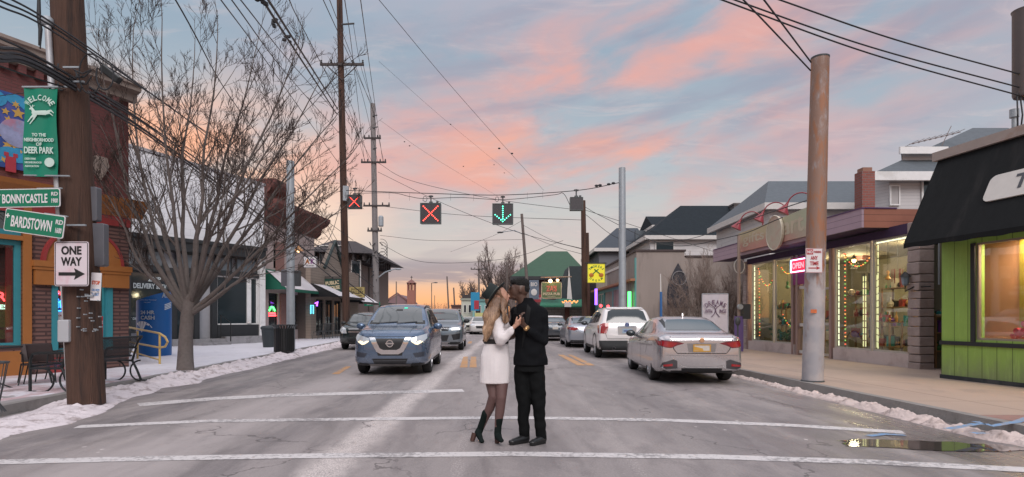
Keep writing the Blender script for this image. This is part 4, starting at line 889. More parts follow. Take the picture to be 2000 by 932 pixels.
# LED strips: white vertical strips in the window frames
led = emis('led_white', (1.,.93,.66), 1.9); ledg = emis('led_warm', (.95,.85,.45), 1.1)
for i, (x_, m_) in enumerate(((wx[0][0]+.07, led), (wx[1][0]-.03, led), (wx[2][0]+.09, led), (wx[3][0]-.02, led), (wx[3][0]+.09, ledg), (wx[2][0]+.62, ledg), (wx[2][0]+.72, ledg), (wx[2][0]+1.2, ledg))):
    z1_ = zt-.08 if i < 5 else 2.6; mb = MB(); zz = .55
    while zz < z1_: mb.box(x_-.012, x_+.012, .1+(.4 if i > 4 else 0), .12+(.4 if i > 4 else 0), zz, min(z1_, zz+.16)); zz += .19
    mb.v = [v for v in mb.v]
    T = solo(mb, 'light_strip', m_, 'glowing strip of white lights up a window edge of the gift shop', 'light strip', 'light strips in the gift shop windows'); T.matrix_world = Matrix.Translation(onf(0,0)) @ Matrix.Rotation(ff.rz, 4, 'Z')
T = solo(MB().box(wx[3][0], wx[3][1]-.05, .1, .12, zt-.09, zt-.06), 'light_strip', led, 'horizontal light strip along the top of the nearest shop window', 'light strip'); T.matrix_world = Matrix.Translation(onf(0,0)) @ Matrix.Rotation(ff.rz, 4, 'Z')
# coloured fairy lights on garlands
fair = [emis('fairy_red', (1.,.1,.04), 3), emis('fairy_orange', (1.,.36,.08), 3), emis('fairy_green', (.3,.8,.15), 1.5)]
def garland(x0, x1, z0, z1, sag, label, n_=16, yy=.25):
    T = thing('fairy_lights', label, 'string lights', onf(0, 0), ff.rz); P = curve_pts((x0, yy, z0), (x1, yy, z1), sag, n_)
    MB().tube(P, .012, 5).build('cord', mat('garland', (.3,.25,.12), .8), T)
    for k in range(3):
        mb = MB()
        for j in range(k, n_+1, 3): p = P[j]; mb.box(p.x-.011, p.x+.011, yy-.04, yy-.01, p.z-.013, p.z+.013)
        mb.build('bulbs', fair[k], T)
garland(wx[0][0]+.15, wx[0][1]-.1, 3.3, 3.3, .7, 'string of coloured fairy lights in the farthest shop window'); garland(wx[1][0]+.1, wx[1][1]-.1, 3.2, 3.3, .3, 'short fairy light garland in the window left of the door')
garland(wx[2][0]+.15, wx[2][1]-.1, 3.3, 3.35, .45, 'fairy light garland across the top of the window right of the rusty pole')
garland(wx[0][0]+.2, wx[0][0]+.24, 3.2, .7, 0, 'vertical string of red fairy lights at the far window edge', 22); garland(wx[2][0]+.2, wx[2][0]+.22, 3.3, .6, 0, 'vertical string of fairy lights right of the rusty pole', 24); garland(wx[1][0]+.2, wx[1][1]-.1, 1.5, 1.2, .25, 'low string of fairy lights in the window left of the door', 10)
# warm lamps inside
for i, (x_, y_) in enumerate(((wx[0][0]+1.6, 1.6), (wx[2][0]+1.2, 1.7), (wx[3][0]+.9, 1.3), (wx[1][0]+1.2, 2.2))):
    T = thing('ceiling_lamp', 'small warm ceiling lamp inside the gift shop', 'lamp', onf(x_, y_), ff.rz, 'ceiling lamps in the gift shop')
    MB().lathe([(.02,3.55), (.08,3.42), (.1,3.4)], n=12).build('fitting', K['black'], T); MB().ell((0,0,3.36), .07, 10).build('bulb', emis('bulb_shop', (1.,.6,.22), 14), T)
    l_ = bpy.data.lights.new('lamp_light', 'POINT'); l_.energy = 100; l_.color = (1,.76,.48); l_.shadow_soft_size = .15; lo = bpy.data.objects.new('lamp_light', l_); COL.objects.link(lo); lo.parent = T; lo.location = (0, 0, 3.2)
# neon OPEN sign
T = thing('open_sign', 'pink and blue neon OPEN sign above the shop door', 'neon sign', onf(dx0+.3, -.05), ff.rz); q = ff.at(1560, 519)[1]
MB().box(-.48, .5, 0, .03, q-.24, q+.24).build('panel', emis('neon_panel_red', (.7,.015,.05), 1.3), T)
mb = MB(); mb.tube([(-.45,-.02,q-.2), (.47,-.02,q-.2), (.47,-.02,q+.2), (-.45,-.02,q+.2), (-.45,-.02,q-.2)], .018, 6); mb.build('tube', emis('neon_ice', (.25,.6,1.), 4), T); text(T, 'OPEN', 0, q, .2, emis('neon_hot', (1.,.1,.12), 5), w=.7, y=-.03, bold=.03)
MB().box(dx0-.15, dx1+.05, -.03, .02, 2.5, 3.45).build('magenta_panel', mat('magenta_board', (.25,.02,.14), .5), SH)
# fascia canopy: front boards, return, soffit
zf0, zf1 = 3.74, 4.24
ya = -.75; xr = ff.x(1683, ya); xl = ff.x(1393, ya)
pk = siding('fascia_lilac', (.42,.3,.36), .17, 2, .06, dark=.3, var=.12); pv = siding('fascia_orange', (.36,.14,.09), .17, 2, .06, dark=.25, var=.25)
MB().box(xl, xr, ya, ya+.06, zf0, zf1).build('fascia', pk, SH); MB().box(xr-.05, xr+.005, ya+.062, .8, zf0+.002, zf1+.002).build('fascia_return', pv, SH)
mb = MB(); mb.box(xl+.02, xr-.06, ya+.065, .0, zf0+.02, zf0+.06); mb.box(xl+.02, xr-.06, ya+.065, 3, zf1-.1, zf1-.05); mb.build('soffit', pur, SH)
mb = MB(); mb.box(xl, xr+.02, ya-.02, ya+.08, zf1, zf1+.03); mb.box(xr-.06, xr+.03, ya+.085, .2, zf1+.004, zf1+.034); mb.build('edge_trim', mat('trim_violet', (.09,.04,.12), .6), SH)
MB().box(xr+.01, f1+.4, -.01, 3, 3.712, 3.76).build('roof_deck', pur, SH)
# painted signboard above the fascia with an oval centre plaque
SB = thing('shop_signboard', 'long pastel painted signboard with a worn oval plaque on the gift shop roof edge', 'sign', onf(0, 0), ff.rz)
s0, s1 = ff.x(1443, ya-.08), ff.x(1578, ya-.08)
m = bpy.data.materials.new('pastel_sign'); m.use_nodes = True; N = NT(m.node_tree); p = N.n['Principled BSDF']; c = N.coord(); x, y, z = N.sep(c)
t = N.m('ADD', z, N.m('MULTIPLY', N.m('SUBTRACT', N.noise(c, 2.4, 4), .5), .5))
cA = N.mix(N.step(t, 3.95, 4.5), (.5,.22,.17), (.5,.42,.24)); cA = N.mix(N.m('MULTIPLY', N.step(N.m('ADD', x, N.m('MULTIPLY', t, 1.)), (s0+s1)/2+4.5, s1+4.4), .7), cA, (.42,.5,.36))
N.put(p.inputs['Base Color'], N.mix(N.m('MULTIPLY', N.noise(c, 14, 5), .25), cA, (.6,.5,.45))); p.inputs['Roughness'].default_value = .6
MB().prism([(s0, 3.86), (s1, 3.86), (s1, 4.72), (s0+2.6, 4.62), (s0, 4.58)], ya-.1, ya-.02).build('board', m, SB)
sw_ = mat('script_pale', (.56,.48,.36), .6)
sx = (ff.x(1450, ya)+ff.x(1505, ya))/2; text(SB, 'gifts', sx, 4.24, .46, sw_, w=1.6, y=ya-.104, bold=.01); sx = (ff.x(1535, ya)+ff.x(1576, ya))/2; text(SB, 'art', sx, 4.3, .5, sw_, w=1.2, y=ya-.104)
ox = ff.x(1515, ya-.14); mb = MB(); mb.prism([(ox+.5*math.cos(R(a)), 4.2+.56*math.sin(R(a))) for a in range(0, 360, 12)], ya-.2, ya-.12); mb.build('plaque', mat('plaque_pastel', (.5,.44,.34), .6, 0, .15, 3, stain=(.5,.25,.2)), SB)
mb = MB(); mb.tube([(ox+.5*math.cos(R(a)), ya-.2, 4.2+.56*math.sin(R(a))) for a in range(0, 361, 12)], .02, 6); mb.build('rim', mat('plaque_rim', (.6,.55,.45), .6), SB)
# red gooseneck lamps
gl = thing('gooseneck_lamp', '', 'lamp', (0,0,0), 0, 'red gooseneck lamps over the shop sign', local=True); mr = mat('lamp_red', (.24,.02,.03), .4)
MB().tube([(0,.15,-.2), (0,.15,.1)]+[(0, -.255+.405*math.cos(R(a)), .22+.46*math.sin(R(a))) for a in range(0, 181, 12)], .02, 8).build('arm', mr, gl, True)
Mt = Matrix.Translation((0,-.68,.3)) @ Matrix.Rotation(R(-28), 4, 'X'); mb = MB(); mb.lathe([(.03,.12), (.05,.02), (.1,-.08), (.21,-.26)], n=18); mb.v = [Mt @ v for v in mb.v]; mb.build('shade', mr, gl, True)
mb = MB(); mb.lathe([(.2,-.25), (0,-.24)], n=18); mb.v = [Mt @ v for v in mb.v]; mb.build('reflector', K['offwhite'], gl)
labs = ['red gooseneck lamp farthest along the shop sign, nearest the bushes', 'red gooseneck lamp just above the oval plaque', 'red gooseneck lamp beside the rusty pole']
for i, px_ in enumerate((1476, 1524, 1575)):
    o = gl if i == 0 else copy_tree(gl); o['label'] = labs[i]; xx = ff.x(px_, ya); o.location = onf(xx, ya+.1, 4.58); o.rotation_euler = (0, 0, ff.rz-.5); o.scale = (.95,)*3
# wall lantern, conduit
T = thing('wall_lantern', 'black lantern with a warm bulb on a bracket by the stone pier', 'lamp', onf(f1+.1, -.2), ff.rz); z_ = ff.at(1790, 545)[1]
MB().lathe([(.04,z_-.16), (.07,z_-.12), (.09,z_+.06)], n=6).build('glass', mat('lantern_glass', (.2,.25,.3), .1), T); MB().lathe([(.13,z_+.06), (.04,z_+.16), (0,z_+.2)], n=6).build('cap', K['black'], T); MB().tube([(0,0,z_-.16), (0,0,z_-.3), (.15,.1,z_-.2), (.5,.25,z_-.2)], .018, 6).build('bracket', K['black'], T)
T = thing('porch_bulb', 'bare glowing bulb under the black awning corner', 'lamp', W(1762, 490, 13.6)); MB().ell((0,0,0), .045, 10).build('bulb', emis('bulb_porch', (1.,.55,.2), 14), T); MB().tube([(0,0,.05), (0,0,.16)], .02, 6).build('socket', K['black'], T); FR[T.name] = Vector()
for o in T.children:
    for v in o.data.vertices: v.co += T.location*0
# recess wall between pier and green shop
rw = brick('alley_block', (.075,.06,.055), (.1,.08,.07), (.05,.04,.04), .4, .2, .012)
al = onf(f1+.42, .45); T = thing('alley_wall', 'dark block wall recessed between the gift shop and the green shop', 'wall', onf(0,0), ff.rz)
MB().box(f1+.42, f1+3.2, .5, .8, .1, 4.6).build('wall', rw, T); mb = MB(); cx_ = ff.x(1815, .45)
mb.tube([(cx_, .45, 4), (cx_, .45, .9)], .022, 6); mb.tube([(cx_+.3, .45, 4), (cx_+.3, .45, 2.2)], .022, 6); mb.build('conduit', K['steel'], T)
zz = ff.at(1815, 551, .45)[1]; MB().lathe([(.1,-.06), (.1,.02)], (cx_, .42, zz), 'y', 16).build('junction_box', K['steel'], T); MB().box(cx_-.08, cx_+.08, .4, .48, .75, .98).build('meter_box', K['steel'], T)
# ---- G: green boarded shop with black awning
fg = Fac((8.92, 12.02), (.28, -1.7)); GX = fg.x; g1_ = 5.0
GR = thing('green_shop', 'lime green vertical-board shopfront with a large window and heavy stone coping', 'building', (fg.p.x, fg.p.y, 0), fg.rz)
lime = siding('lime_boards', (.29,.46,.09), .29, 0, .045, dark=.3, var=.1, grime=.6)
wx0 = GX(1906); wz0, wz1 = fg.at(1906, 664)[1], 2.85
mb = wall(g1_, 4.62, [(wx0, g1_, wz0, wz1)], .2, 0, 0, .22); mb.build('wall', lime, GR)
MB().box(-.02, g1_, -.02, .2, .08, .22).build('plinth', mat('plinth_dark', (.03,.035,.04), .8, stain=(.1,.1,.1)), GR)
MB().box(0, .2, .2, 5, .1, 4.6).build('side_wall', mat('side_dark', (.05,.05,.045), .8), GR)
zb = fg.at(1838, 668)[1]
mb = MB(); mb.box(-.02, g1_, -.035, .01, zb-.05, zb+.03); mb.box(wx0-.09, wx0, -.03, .1, wz0-.04, wz1); mb.build('trim', mat('trim_black', (.02,.022,.025), .5), GR)
window(GR, wx0, g1_, wz0, wz1, mat('frame_tan', (.3,.24,.2), .5), K['sglass'], .04, .05)
mb = MB(); mb.box(.25, g1_, .7, .75, wz0-.2, 3.2); mb.build('window_back', mat('backdrop_orange', (.62,.3,.17), .8, 0, .12, 1.5), GR)
MB().box(wx0+.3, wx0+.62, .64, .69, wz0-.2, 3.2).build('backdrop_edge', mat('backdrop_olive', (.35,.25,.03), .8), GR); MB().box(.25, g1_, .1, .7, wz0-.25, wz0-.02).build('display_floor', mat('display_tan', (.4,.2,.12), .8), GR)
l_ = bpy.data.lights.new('window_light', 'AREA'); l_.energy = 110; l_.size = .8; l_.color = (1,.72,.5); lo = bpy.data.objects.new('window_light', l_); COL.objects.link(lo)
T = thing('display_lamp', 'small spotlight inside the top of the green shop window', 'lamp', on(fg, wx0+.8, .5), fg.rz); lo.parent = T; lo.location = (0, .0, 2.9); MB().lathe([(.06,3.0), (.08,2.92), (.0,2.93)], n=14).build('housing', K['dsteel'], T)
# hearts in the window
def heart(T, x_, z_, r, m_, y=0):
    pts = []
    for i in range(30):
        t = 2*math.pi*i/30; pts.append((x_+r*.062*16*math.sin(t)**3, z_+r*.062*(13*math.cos(t)-5*math.cos(2*t)-2*math.cos(3*t)-math.cos(4*t))))
    MB().prism(pts, y-.06, y+.06).build('heart', m_, T, bevel=.02)
rh = mat('heart_red', (.65,.015,.03), .45)
T = thing('red_heart_display', 'cluster of red hearts on the sill of the green shop window', 'decoration', on(fg, wx0+.5, .3), fg.rz)
for x_, z_, r in ((.12,.16,.11), (.34,.14,.13), (.02,.08,.07), (.5,.2,.12), (.25,.3,.1), (.46,.36,.08)): heart(T, x_, wz0+z_, r, rh)
T = thing('wreath', 'round pink and red wreath hanging in the green shop window at the right edge', 'wreath', on(fg, GX(2003), .35), fg.rz); mb = MB(); zc = fg.at(2000, 512)[1]
for i in range(90): a = random.random()*6.28; r = .2+.07*random.random(); mb.ell((r*math.cos(a), .04*random.random(), zc+r*math.sin(a)), .03, 6)
mb.build('berries', mat('wreath_pink', (.5,.12,.14), .6, 0, .6, 12), T)
# stone coping on the parapet
MB().prism([(-.12, 4.66), (g1_, 4.66), (g1_, 4.84), (-.12, 4.84)], -.1, .35).build('coping', mat('coping_stone', (.38,.31,.28), .85, 0, .2, 4, stain=(.3,.16,.1)), GR)
# black awning
AW = thing('black_awning', 'large black canvas awning with a white name plate over the green shop', 'awning', (fg.p.x, fg.p.y, 0), fg.rz)
da = .84; zt_, zb_ = 4.66, 2.92; xa = -.06; blk = mat('awning_black', (.013,.014,.015), .9, 0, .3, 3, .5, 4, stain=(.032,.03,.03), stk=.7, stscale=1.1, stretch=(1.6,1,.4), spec=.2)
rows = [[(x_, -.02, zt_), (x_, -da*.5, (zt_+zb_)/2), (x_, -da, zb_)] for x_ in (xa, xa+1.7, xa+3.4, g1_)]
mb = MB(); mb.grid(rows); mb.grid([[(a, b+.01, c-.03) for a, b, c in r] for r in rows]); mb.add([(xa, -.02, zt_), (xa, -da, zb_), (xa, -.02, zb_)], [(0,1,2)])
mb.grid([[(x_, -da, zb_), (x_, -da, zb_-.1+.012*math.sin(x_*9))] for x_ in [xa+i*.05 for i in range(100)]]); mb.grid([[(x_, -.02, zb_+.02), (x_, -da, zb_+.0)] for x_ in (xa, g1_)]); mb.build('canvas', blk, AW)
sl_ = (zt_-zb_)/(da-.02)
def onaw(q):   # board coordinates (x, out, up the slope) -> awning plane
    L_ = math.hypot(da-.02, zt_-zb_); u_ = Vector((0, (da-.02)/L_, (zt_-zb_)/L_)); n_ = Vector((0, -(zt_-zb_)/L_, (da-.02)/L_)); return Vector((q[0], -da, zb_))+u_*q[2]+n_*(-q[1])
xs_, zs_ = fg.x(1930, -.45), .62
mb = MB(); mb.rrect(xs_, xs_+2.6, .62, 1.16, .12, -.03, -.004); mb.v = [onaw(v) for v in mb.v]; mb.build('name_plate', mat('plate_white', (.6,.56,.52), .5), AW)
text(AW, 'T', xs_+.62, .92, .3, mat('plate_script', (.05,.05,.06), .5), y=-.036, place=onaw)
# vent pipe on the green shop roof
T = thing('roof_vent_pipe', 'grey metal vent pipe on the roof above the black awning', 'pipe', W(1981, 240, 13)); FR[T.name] = Vector(); MB().lathe([(.05,-.6), (.05,.18)], n=12).build('pipe', K['steel'], T, True); MB().lathe([(.09,.12), (.09,.3), (0,.31)], n=12).build('cap', K['steel'], T, True)
# ---- H: beige rendered building with a pointed arch window
Yh = 30.; xh0 = W(1243,0,Yh).x; xh1 = W(1478,0,Yh).x; zh = W(0,499,Yh).z
H_ = thing('beige_building', 'plain beige rendered building with a pointed arch window behind bare bushes', 'building', (xh0, Yh, 0)); beige = mat('beige_render', (.31,.26,.235), .9, 0, .15, 1.2, .4, 30, stain=(.19,.155,.14), stk=.8, stscale=.8, stretch=(1.6,1,.35))
xm = W(1337,0,Yh).x; mb = MB(); mb.box(xh0, xm, Yh, Yh+10, 0, zh+.2); mb.box(xm, xh1+2, Yh, Yh+10, 0, zh-.1); mb.build('wall', beige, H_)
mb = MB(); mb.box(xh0-.06, xm+.06, Yh-.06, Yh+10, zh+.2, zh+.3); mb.box(xm+.06, xh1+2, Yh-.06, Yh+10, zh-.1, zh+.0); mb.build('coping', mat('coping_dark', (.06,.04,.04), .7), H_)
q0, q1, qb, qt = W(1303,0,Yh).x, W(1345,0,Yh).x, W(0,572,Yh).z, W(0,514,Yh).z; cx_ = (q0+q1)/2; hw_ = (q1-q0)/2
pts = [(q0, qb-.8), (q1, qb-.8)]+[(cx_+hw_*(1-(t/8)**1.7), qb+(qt-qb)*(t/8)) for t in range(0, 9)]+[(cx_-hw_*(1-(t/8)**1.7), qb+(qt-qb)*(t/8)) for t in range(7, -1, -1)]
wn = MB().prism(pts, Yh-.04, Yh+.1).build('arched_window', mat('lead_dark', (.045,.045,.055), .3), H_); mb = MB(); mb.tube([(cx_+.05+.36*math.cos(R(a)), Yh-.07, qb+.75+.36*math.sin(R(a))) for a in range(0, 361, 15)], .02, 6); mb.build('tracery', mat('tracery_grey', (.25,.24,.25), .6), wn)
# ---- I: turquoise glazed shop along the street
fi = Fac((6.35, 44), (.15, -14)); i1 = 14.0
I_ = thing('turquoise_shop', 'turquoise trimmed shop with large green glass windows and white parapet', 'building', (fi.p.x, fi.p.y, 0), fi.rz); teal = mat('teal_trim', (.1,.32,.32), .5); tg = mat('green_glass', (.2,.38,.32), .1, 0, .5, .6, spec=.8)
mb = wall(i1, 3.3, [(.6+k*3.3, 3.6+k*3.3, .5, 3.1) for k in range(4)], .25, 0, 0, 0); mb.build('wall', teal, I_)
for k in range(4): window(I_, .6+k*3.3, 3.6+k*3.3, .5, 3.1, K['offwhite'], tg, .08, .12, mull=[2.1+k*3.3], name='window')
MB().box(-.1, i1-.02, -.35, .2, 3.3, 3.42).build('ledge', mat('ledge_orange', (.35,.15,.08), .6), I_); mb = MB(); mb.box(0, i1-.3, .05, .3, 3.42, 4.35); mb.build('parapet', mat('parapet_tint', (.5,.45,.36), .7, 0, .3, .8, stain=(.4,.3,.22)), I_); MB().box(-.1, i1-.3, -.02, .4, 4.35, 4.5).build('coping', K['offwhite'], I_)
mb = MB(); mb.box(i1-.3, i1, -.1, .4, 0, 4.5); mb.build('corner_post', teal, I_); MB().box(0, i1-.3, .4, 5, 0, 4.3).build('body', mat('body_brown', (.12,.09,.08), .8), I_)
for i, (px_, py_, m_, lb) in enumerate(((1164, 580, emis('led_violet', (.25,.1,1.), 3), 'violet neon strip in the turquoise shop window'), (1229, 588, ng, 'green and red neon sign at the corner of the turquoise shop'))):
    p = W(px_, py_, (36, 30.8)[i]); T = thing('neon_strip', lb, 'neon sign', p); FR[T.name] = Vector(); MB().box(-.08, .08, -.1, 0, -.5, .5).build('tube', m_, T)
    mb = MB(); mb.ell((.3 if i == 0 else 0, 0, -.55), .1, 10); mb.ell((.75 if i == 0 else .02, 0, -.6), .1, 10); mb.build('lamps', nr_, T)
# ---- yellow hanging sign
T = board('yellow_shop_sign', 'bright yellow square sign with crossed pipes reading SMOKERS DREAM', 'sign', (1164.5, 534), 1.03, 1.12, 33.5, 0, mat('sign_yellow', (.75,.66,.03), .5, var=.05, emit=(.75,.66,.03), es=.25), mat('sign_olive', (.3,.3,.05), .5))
gd = mat('sign_dkgreen', (.02,.16,.06), .5)
for k, ch in enumerate('SMOKERS'): a = R(145-k*18.5); text(T, ch, .46*math.cos(a), .05+.36*math.sin(a), .13, gd, y=-.04, rot=a-math.pi/2, bold=.02)
for k, ch in enumerate('DREAM'): a = R(225+k*22); text(T, ch, .46*math.cos(a), .0+.42*math.sin(a), .12, gd, y=-.04, rot=a+math.pi/2, bold=.02)
mb = MB(); mb.tube([(-.26,-.04,-.08), (.12,-.04,.24)], .03, 6); mb.tube([(.26,-.05,-.08), (-.12,-.05,.24)], .03, 6); mb.build('pipe_stems', gd, T); mb = MB(); mb.ell((-.28,-.05,-.1), (.14,.02,.12), 12); mb.ell((.28,-.06,-.1), (.14,.02,.12), 12); pieces(mb, 'pipe_bowl', mat('pipe_orange', (.5,.16,.02), .5), T)
MB().tube([(-.7,.05,.6), (.6,.05,.6)], .025, 6).build('bracket', K['black'], T)
# ---- J houses behind
def house(name, label, x0, x1, Y, D_, zw, zr, wallm, roofm, ov=.5, hip=(0., 0.), wins=(), z0=0, ridge_in=.5, chim=None, eave=K['offwhite']):
    T = thing(name, label, 'house', (x0, Y, 0)); MB().box(x0, x1, Y, Y+D_, z0, zw).build('wall', wallm, T)
    a, b = x0-ov, x1+ov; c, d_ = Y-ov, Y+D_+ov; ym = c+(d_-c)*ridge_in; r0, r1 = a+hip[0], b-hip[1]
    mb = MB(); mb.add([(a,c,zw), (b,c,zw), (b,d_,zw), (a,d_,zw), (r0,ym,zr), (r1,ym,zr)], [(0,1,5,4), (1,2,5), (2,3,4,5), (3,0,4), (0,3,2,1)]); rf = mb.build('roof', roofm, T)
    mb = MB(); mb.box(a-.02, b+.02, c-.04, c+.12, zw-.28, zw+.02); mb.box(a-.02, a+.12, c+.12, d_, zw-.28, zw+.02); mb.build('eaves', eave, T)
    for (wx_, wz_, ww, wh) in wins: window(T, wx_-ww/2, wx_+ww/2, wz_-wh/2, wz_+wh/2, K['offwhite'], K['glass'], .1, Y-.06, name='window')
    if chim: m_ = chim[5]; mb = MB(); mb.box(chim[0], chim[1], chim[2], chim[2]+(chim[1]-chim[0]), chim[3], chim[4]); mb.box(chim[0]-.06, chim[1]+.06, chim[2]-.06, chim[2]+(chim[1]-chim[0])+.06, chim[4], chim[4]+.14); mb.build('chimney', m_, rf)
    return T
vs_ = siding('vinyl_white', (.66,.63,.63), .2, 2, .1, dark=.75); slate = mat('roof_slate', (.018,.024,.03), .9, 0, .3, 3, .6, 8, spec=.2); slate2 = mat('roof_bluegrey', (.1,.115,.13), .85, 0, .25, 4, .6, 8)
P = lambda px, py, Y: W(px, py, Y)
Yj = 44
house('white_house', 'white clapboard house with a broad near-black hipped roof behind the beige building', P(1270,0,Yj).x, P(1478,0,Yj).x, Yj, 9, P(0,462,Yj).z, P(0,402,Yj+4.5).z, vs_, slate, .5, (4.1, .5),
      [(P(1298,0,Yj).x, P(0,487,Yj).z, 1.5, 1.3), (P(1417,0,Yj).x, P(0,475,Yj).z, .9, .9)], chim=(P(1434,0,Yj+3).x, P(1462,0,Yj+3).x, Yj+3, 8, P(0,400,Yj+3).z, mat('chimney_stone', (.12,.11,.11), .9, 0, .5, 5)))
T = house('side_dormer', 'small dark dormer wing on the left of the white house', P(1279,0,50).x, P(1330,0,50).x, 50, 5, P(0,441,50).z, P(0,421,52).z, vs_, slate, .3, (.1, .1), z0=6)
Yk = 52
house('dark_roof_house', 'grey house with dark slate roof and dormer seen past the steel pole', P(1170,0,Yk).x, P(1262,0,Yk).x, Yk, 9, P(0,486,Yk).z, P(0,444,Yk+4).z, mat('grey_wall', (.16,.16,.18), .8), mat('roof_slate2', (.05,.06,.075), .85, 0, .25, 3), .5, (2.9, .3),
      [(P(1228,0,Yk).x, P(0,500,Yk).z, 1.2, 1.)])
T = thing('roof_skylight', 'white framed skylight on the dark slate roof', 'skylight', W(1251, 462, 52.5)); FR[T.name] = Vector(); mb = MB(); mb.box(-.5,.5,-.3,.3,-.45,.5); mb.build('box', mat('grey_wall2', (.1,.12,.14), .6), T); MB().box(-.55,.55,-.36,-.3,-.6,-.45).build('curb', K['white'], T)
# long grey roof house and the tall white victorian at right
Yl = 27
house('long_roof_house', 'pale house with a long blue-grey shingle roof behind the gift shop', P(1503,0,Yl).x, P(1760,0,Yl).x, Yl, 7, P(0,400,Yl).z, P(0,354,Yl+3.5).z, vs_, slate2, .4, (1.9, 0))
mb = MB(); mb.add([(P(1503,0,Yl).x-.02, Yl, P(0,400,Yl).z), (P(1503,0,Yl).x-.02, Yl+7, P(0,400,Yl).z), (P(1503,0,Yl).x-.02, Yl+3.5, P(0,352,Yl+3.5).z)], [(0,1,2)])
T = thing('brick_chimney', 'slim red brick chimney behind the gift shop fascia', 'chimney', (0,0,0)); cxa, cxb = P(1684,0,20).x, P(1709,0,20).x
MB().box(cxa, cxb, 20, 20.45, 3.4, P(0,334,20).z).build('stack', brick('chimney_brick', (.25,.07,.05), (.32,.1,.08), (.2,.16,.15), .22, .085, .012), T); mb = MB(); mb.box(cxa+.06, cxb-.06, 20.06, 20.39, P(0,334,20).z, P(0,326,20).z); mb.build('pot', mat('pot_clay', (.28,.14,.1), .8), T)
Yv = 23.
V = thing('victorian_house', 'tall white clapboard house with bay and blue-grey roofs behind the black awning', 'house', (0,0,0))
zA, zB = P(0,342,Yv).z, P(0,306,Yv).z; vx0, vx1 = P(1712,0,Yv).x, P(1990,0,Yv).x
vs2 = siding('vinyl_grey', (.56,.54,.55), .13, 2, .1, dark=.7); mb = MB(); mb.prism([(vx0, Yv+.8), (vx0+.5, Yv), (vx1+3, Yv), (vx1+8, Yv+9), (vx0+5.3, Yv+9)], 0, zA, 'z'); mb.build('wall', vs2, V)
tw0, tw1 = P(1762,0,Yv+.6).x, P(1812,0,Yv+.6).x; zt2 = P(0,293,Yv+.6).z; MB().prism([(tw0, Yv+.6), (P(1850,0,Yv).x, Yv+.6), (P(1850,0,Yv).x+2.5, Yv+4.5), (tw0+2.7, Yv+4.5)], zA, zt2, 'z').build('attic_wall', vs2, V)
mb = MB(); a, b, c, d_ = vx0-.35, vx1+3, Yv-.45, Yv+9; zr = P(0,243,Yv+3.5).z
mb.add([(a, c, zA), (b, c, zA), (b, Yv+4, zr), (P(1900,0,Yv+4).x, Yv+4, zr), (a+5.7, d_, zA), (b+5, d_, zA)], [(0,1,2,3), (0,3,4), (3,2,5,4)])
a2, b2 = tw0-.3, P(1860,0,Yv).x; mb.add([(a2, Yv+.25, zt2), (b2, Yv+.25, zt2), (b2+3, Yv+5, zt2), (a2+3.3, Yv+5, zt2), (a2+2.3, Yv+2.6, zt2+.7), (b2-.1, Yv+2.6, zt2+.75)], [(0,1,5,4), (1,2,5), (2,3,4,5), (3,0,4)]); mb.build('roof', slate2, V)
mb = MB(); mb.box(a-.05, b, c-.06, c+.1, zA-.32, zA+.02);  mb.box(a2-.04, b2, Yv+.2, Yv+.3, zt2-.26, zt2+.02); mb.build('eaves', K['white'], V)
window(V, P(1736,0,Yv).x, P(1756,0,Yv).x, P(0,402,Yv).z, P(0,362,Yv).z, K['white'], mat('lace', (.4,.38,.38), .3), .05, Yv-.05, name='window'); window(V, P(1798,0,Yv).x, P(1818,0,Yv).x, P(0,400,Yv).z, P(0,350,Yv).z, K['white'], K['glass'], .07, Yv-.05, name='window')
T = thing('roof_antenna', 'thin metal television antenna on the white house roof', 'antenna', W(1830, 278, 25)); FR[T.name] = Vector(); q = lambda px, py: W(px, py, 25)-W(1830, 278, 25)
mb = MB(); mb.tube([q(1776,282), q(1876,258)], .018, 5); mb.tube([q(1832,300), q(1858,246)], .015, 5)
for k in range(9): c_ = q(1776,282).lerp(q(1876,258), (k+.5)/9); mb.tube([c_-Vector((0,.4,-.03)), c_+Vector((.05,.4,.03))], .01, 4)
mb.build('antenna', mat('antenna_metal', (.2,.15,.14), .5), T)
# ================= FAR THINGS
# green-roofed pizza pub
Yp = 52
house('pizza_pub', 'dark pub with a wide green hipped roof', P(1010,0,Yp).x, P(1140,0,Yp).x, Yp, 12, P(0,541,Yp).z, P(0,491,Yp+6).z, mat('pub_brick', (.09,.045,.045), .8, 0, .2, 2), mat('roof_green', (.035,.085,.05), .8, 0, .2, 2), .6, (3.6, 1.5), eave=mat('eave_dark', (.03,.03,.035), .6))
T = thing('dormer_front', 'steep black A-frame gable with a white barge board', 'gable', (0,0,0)); Yq = 46
mb = MB(); a, b, c = P(1104,522,Yq), P(1086,600,Yq), P(1144,600,Yq); mb.add([P(1112,520,Yq), P(1086,602,Yq), P(1150,602,Yq), P(1150,520,Yq)]+[v+Vector((0,4,0)) for v in (P(1112,520,Yq), P(1086,602,Yq), P(1150,602,Yq), P(1150,520,Yq))], [(0,1,2,3), (7,6,5,4), (0,4,5,1), (3,2,6,7), (0,3,7,4)]); mb.build('roof', mat('aframe_dark', (.03,.04,.045), .8, 0, .3, 3), T)
mb = MB(); mb.add([P(1111,520,Yq-.1), P(1107,590,Yq-.1), P(1118,590,Yq-.1), P(1111,520,Yq), P(1107,590,Yq), P(1118,590,Yq)], [(0,1,2), (5,4,3), (0,3,4,1), (1,4,5,2), (2,5,3,0)]); mb.build('barge_board', K['offwhite'], T)
T = thing('stone_front', 'grey stone pub front wall under a green awning', 'wall', (0,0,0)); st_ = brick('far_stone', (.2,.185,.18), (.27,.25,.24), (.12,.11,.11), .5, .2, .02)
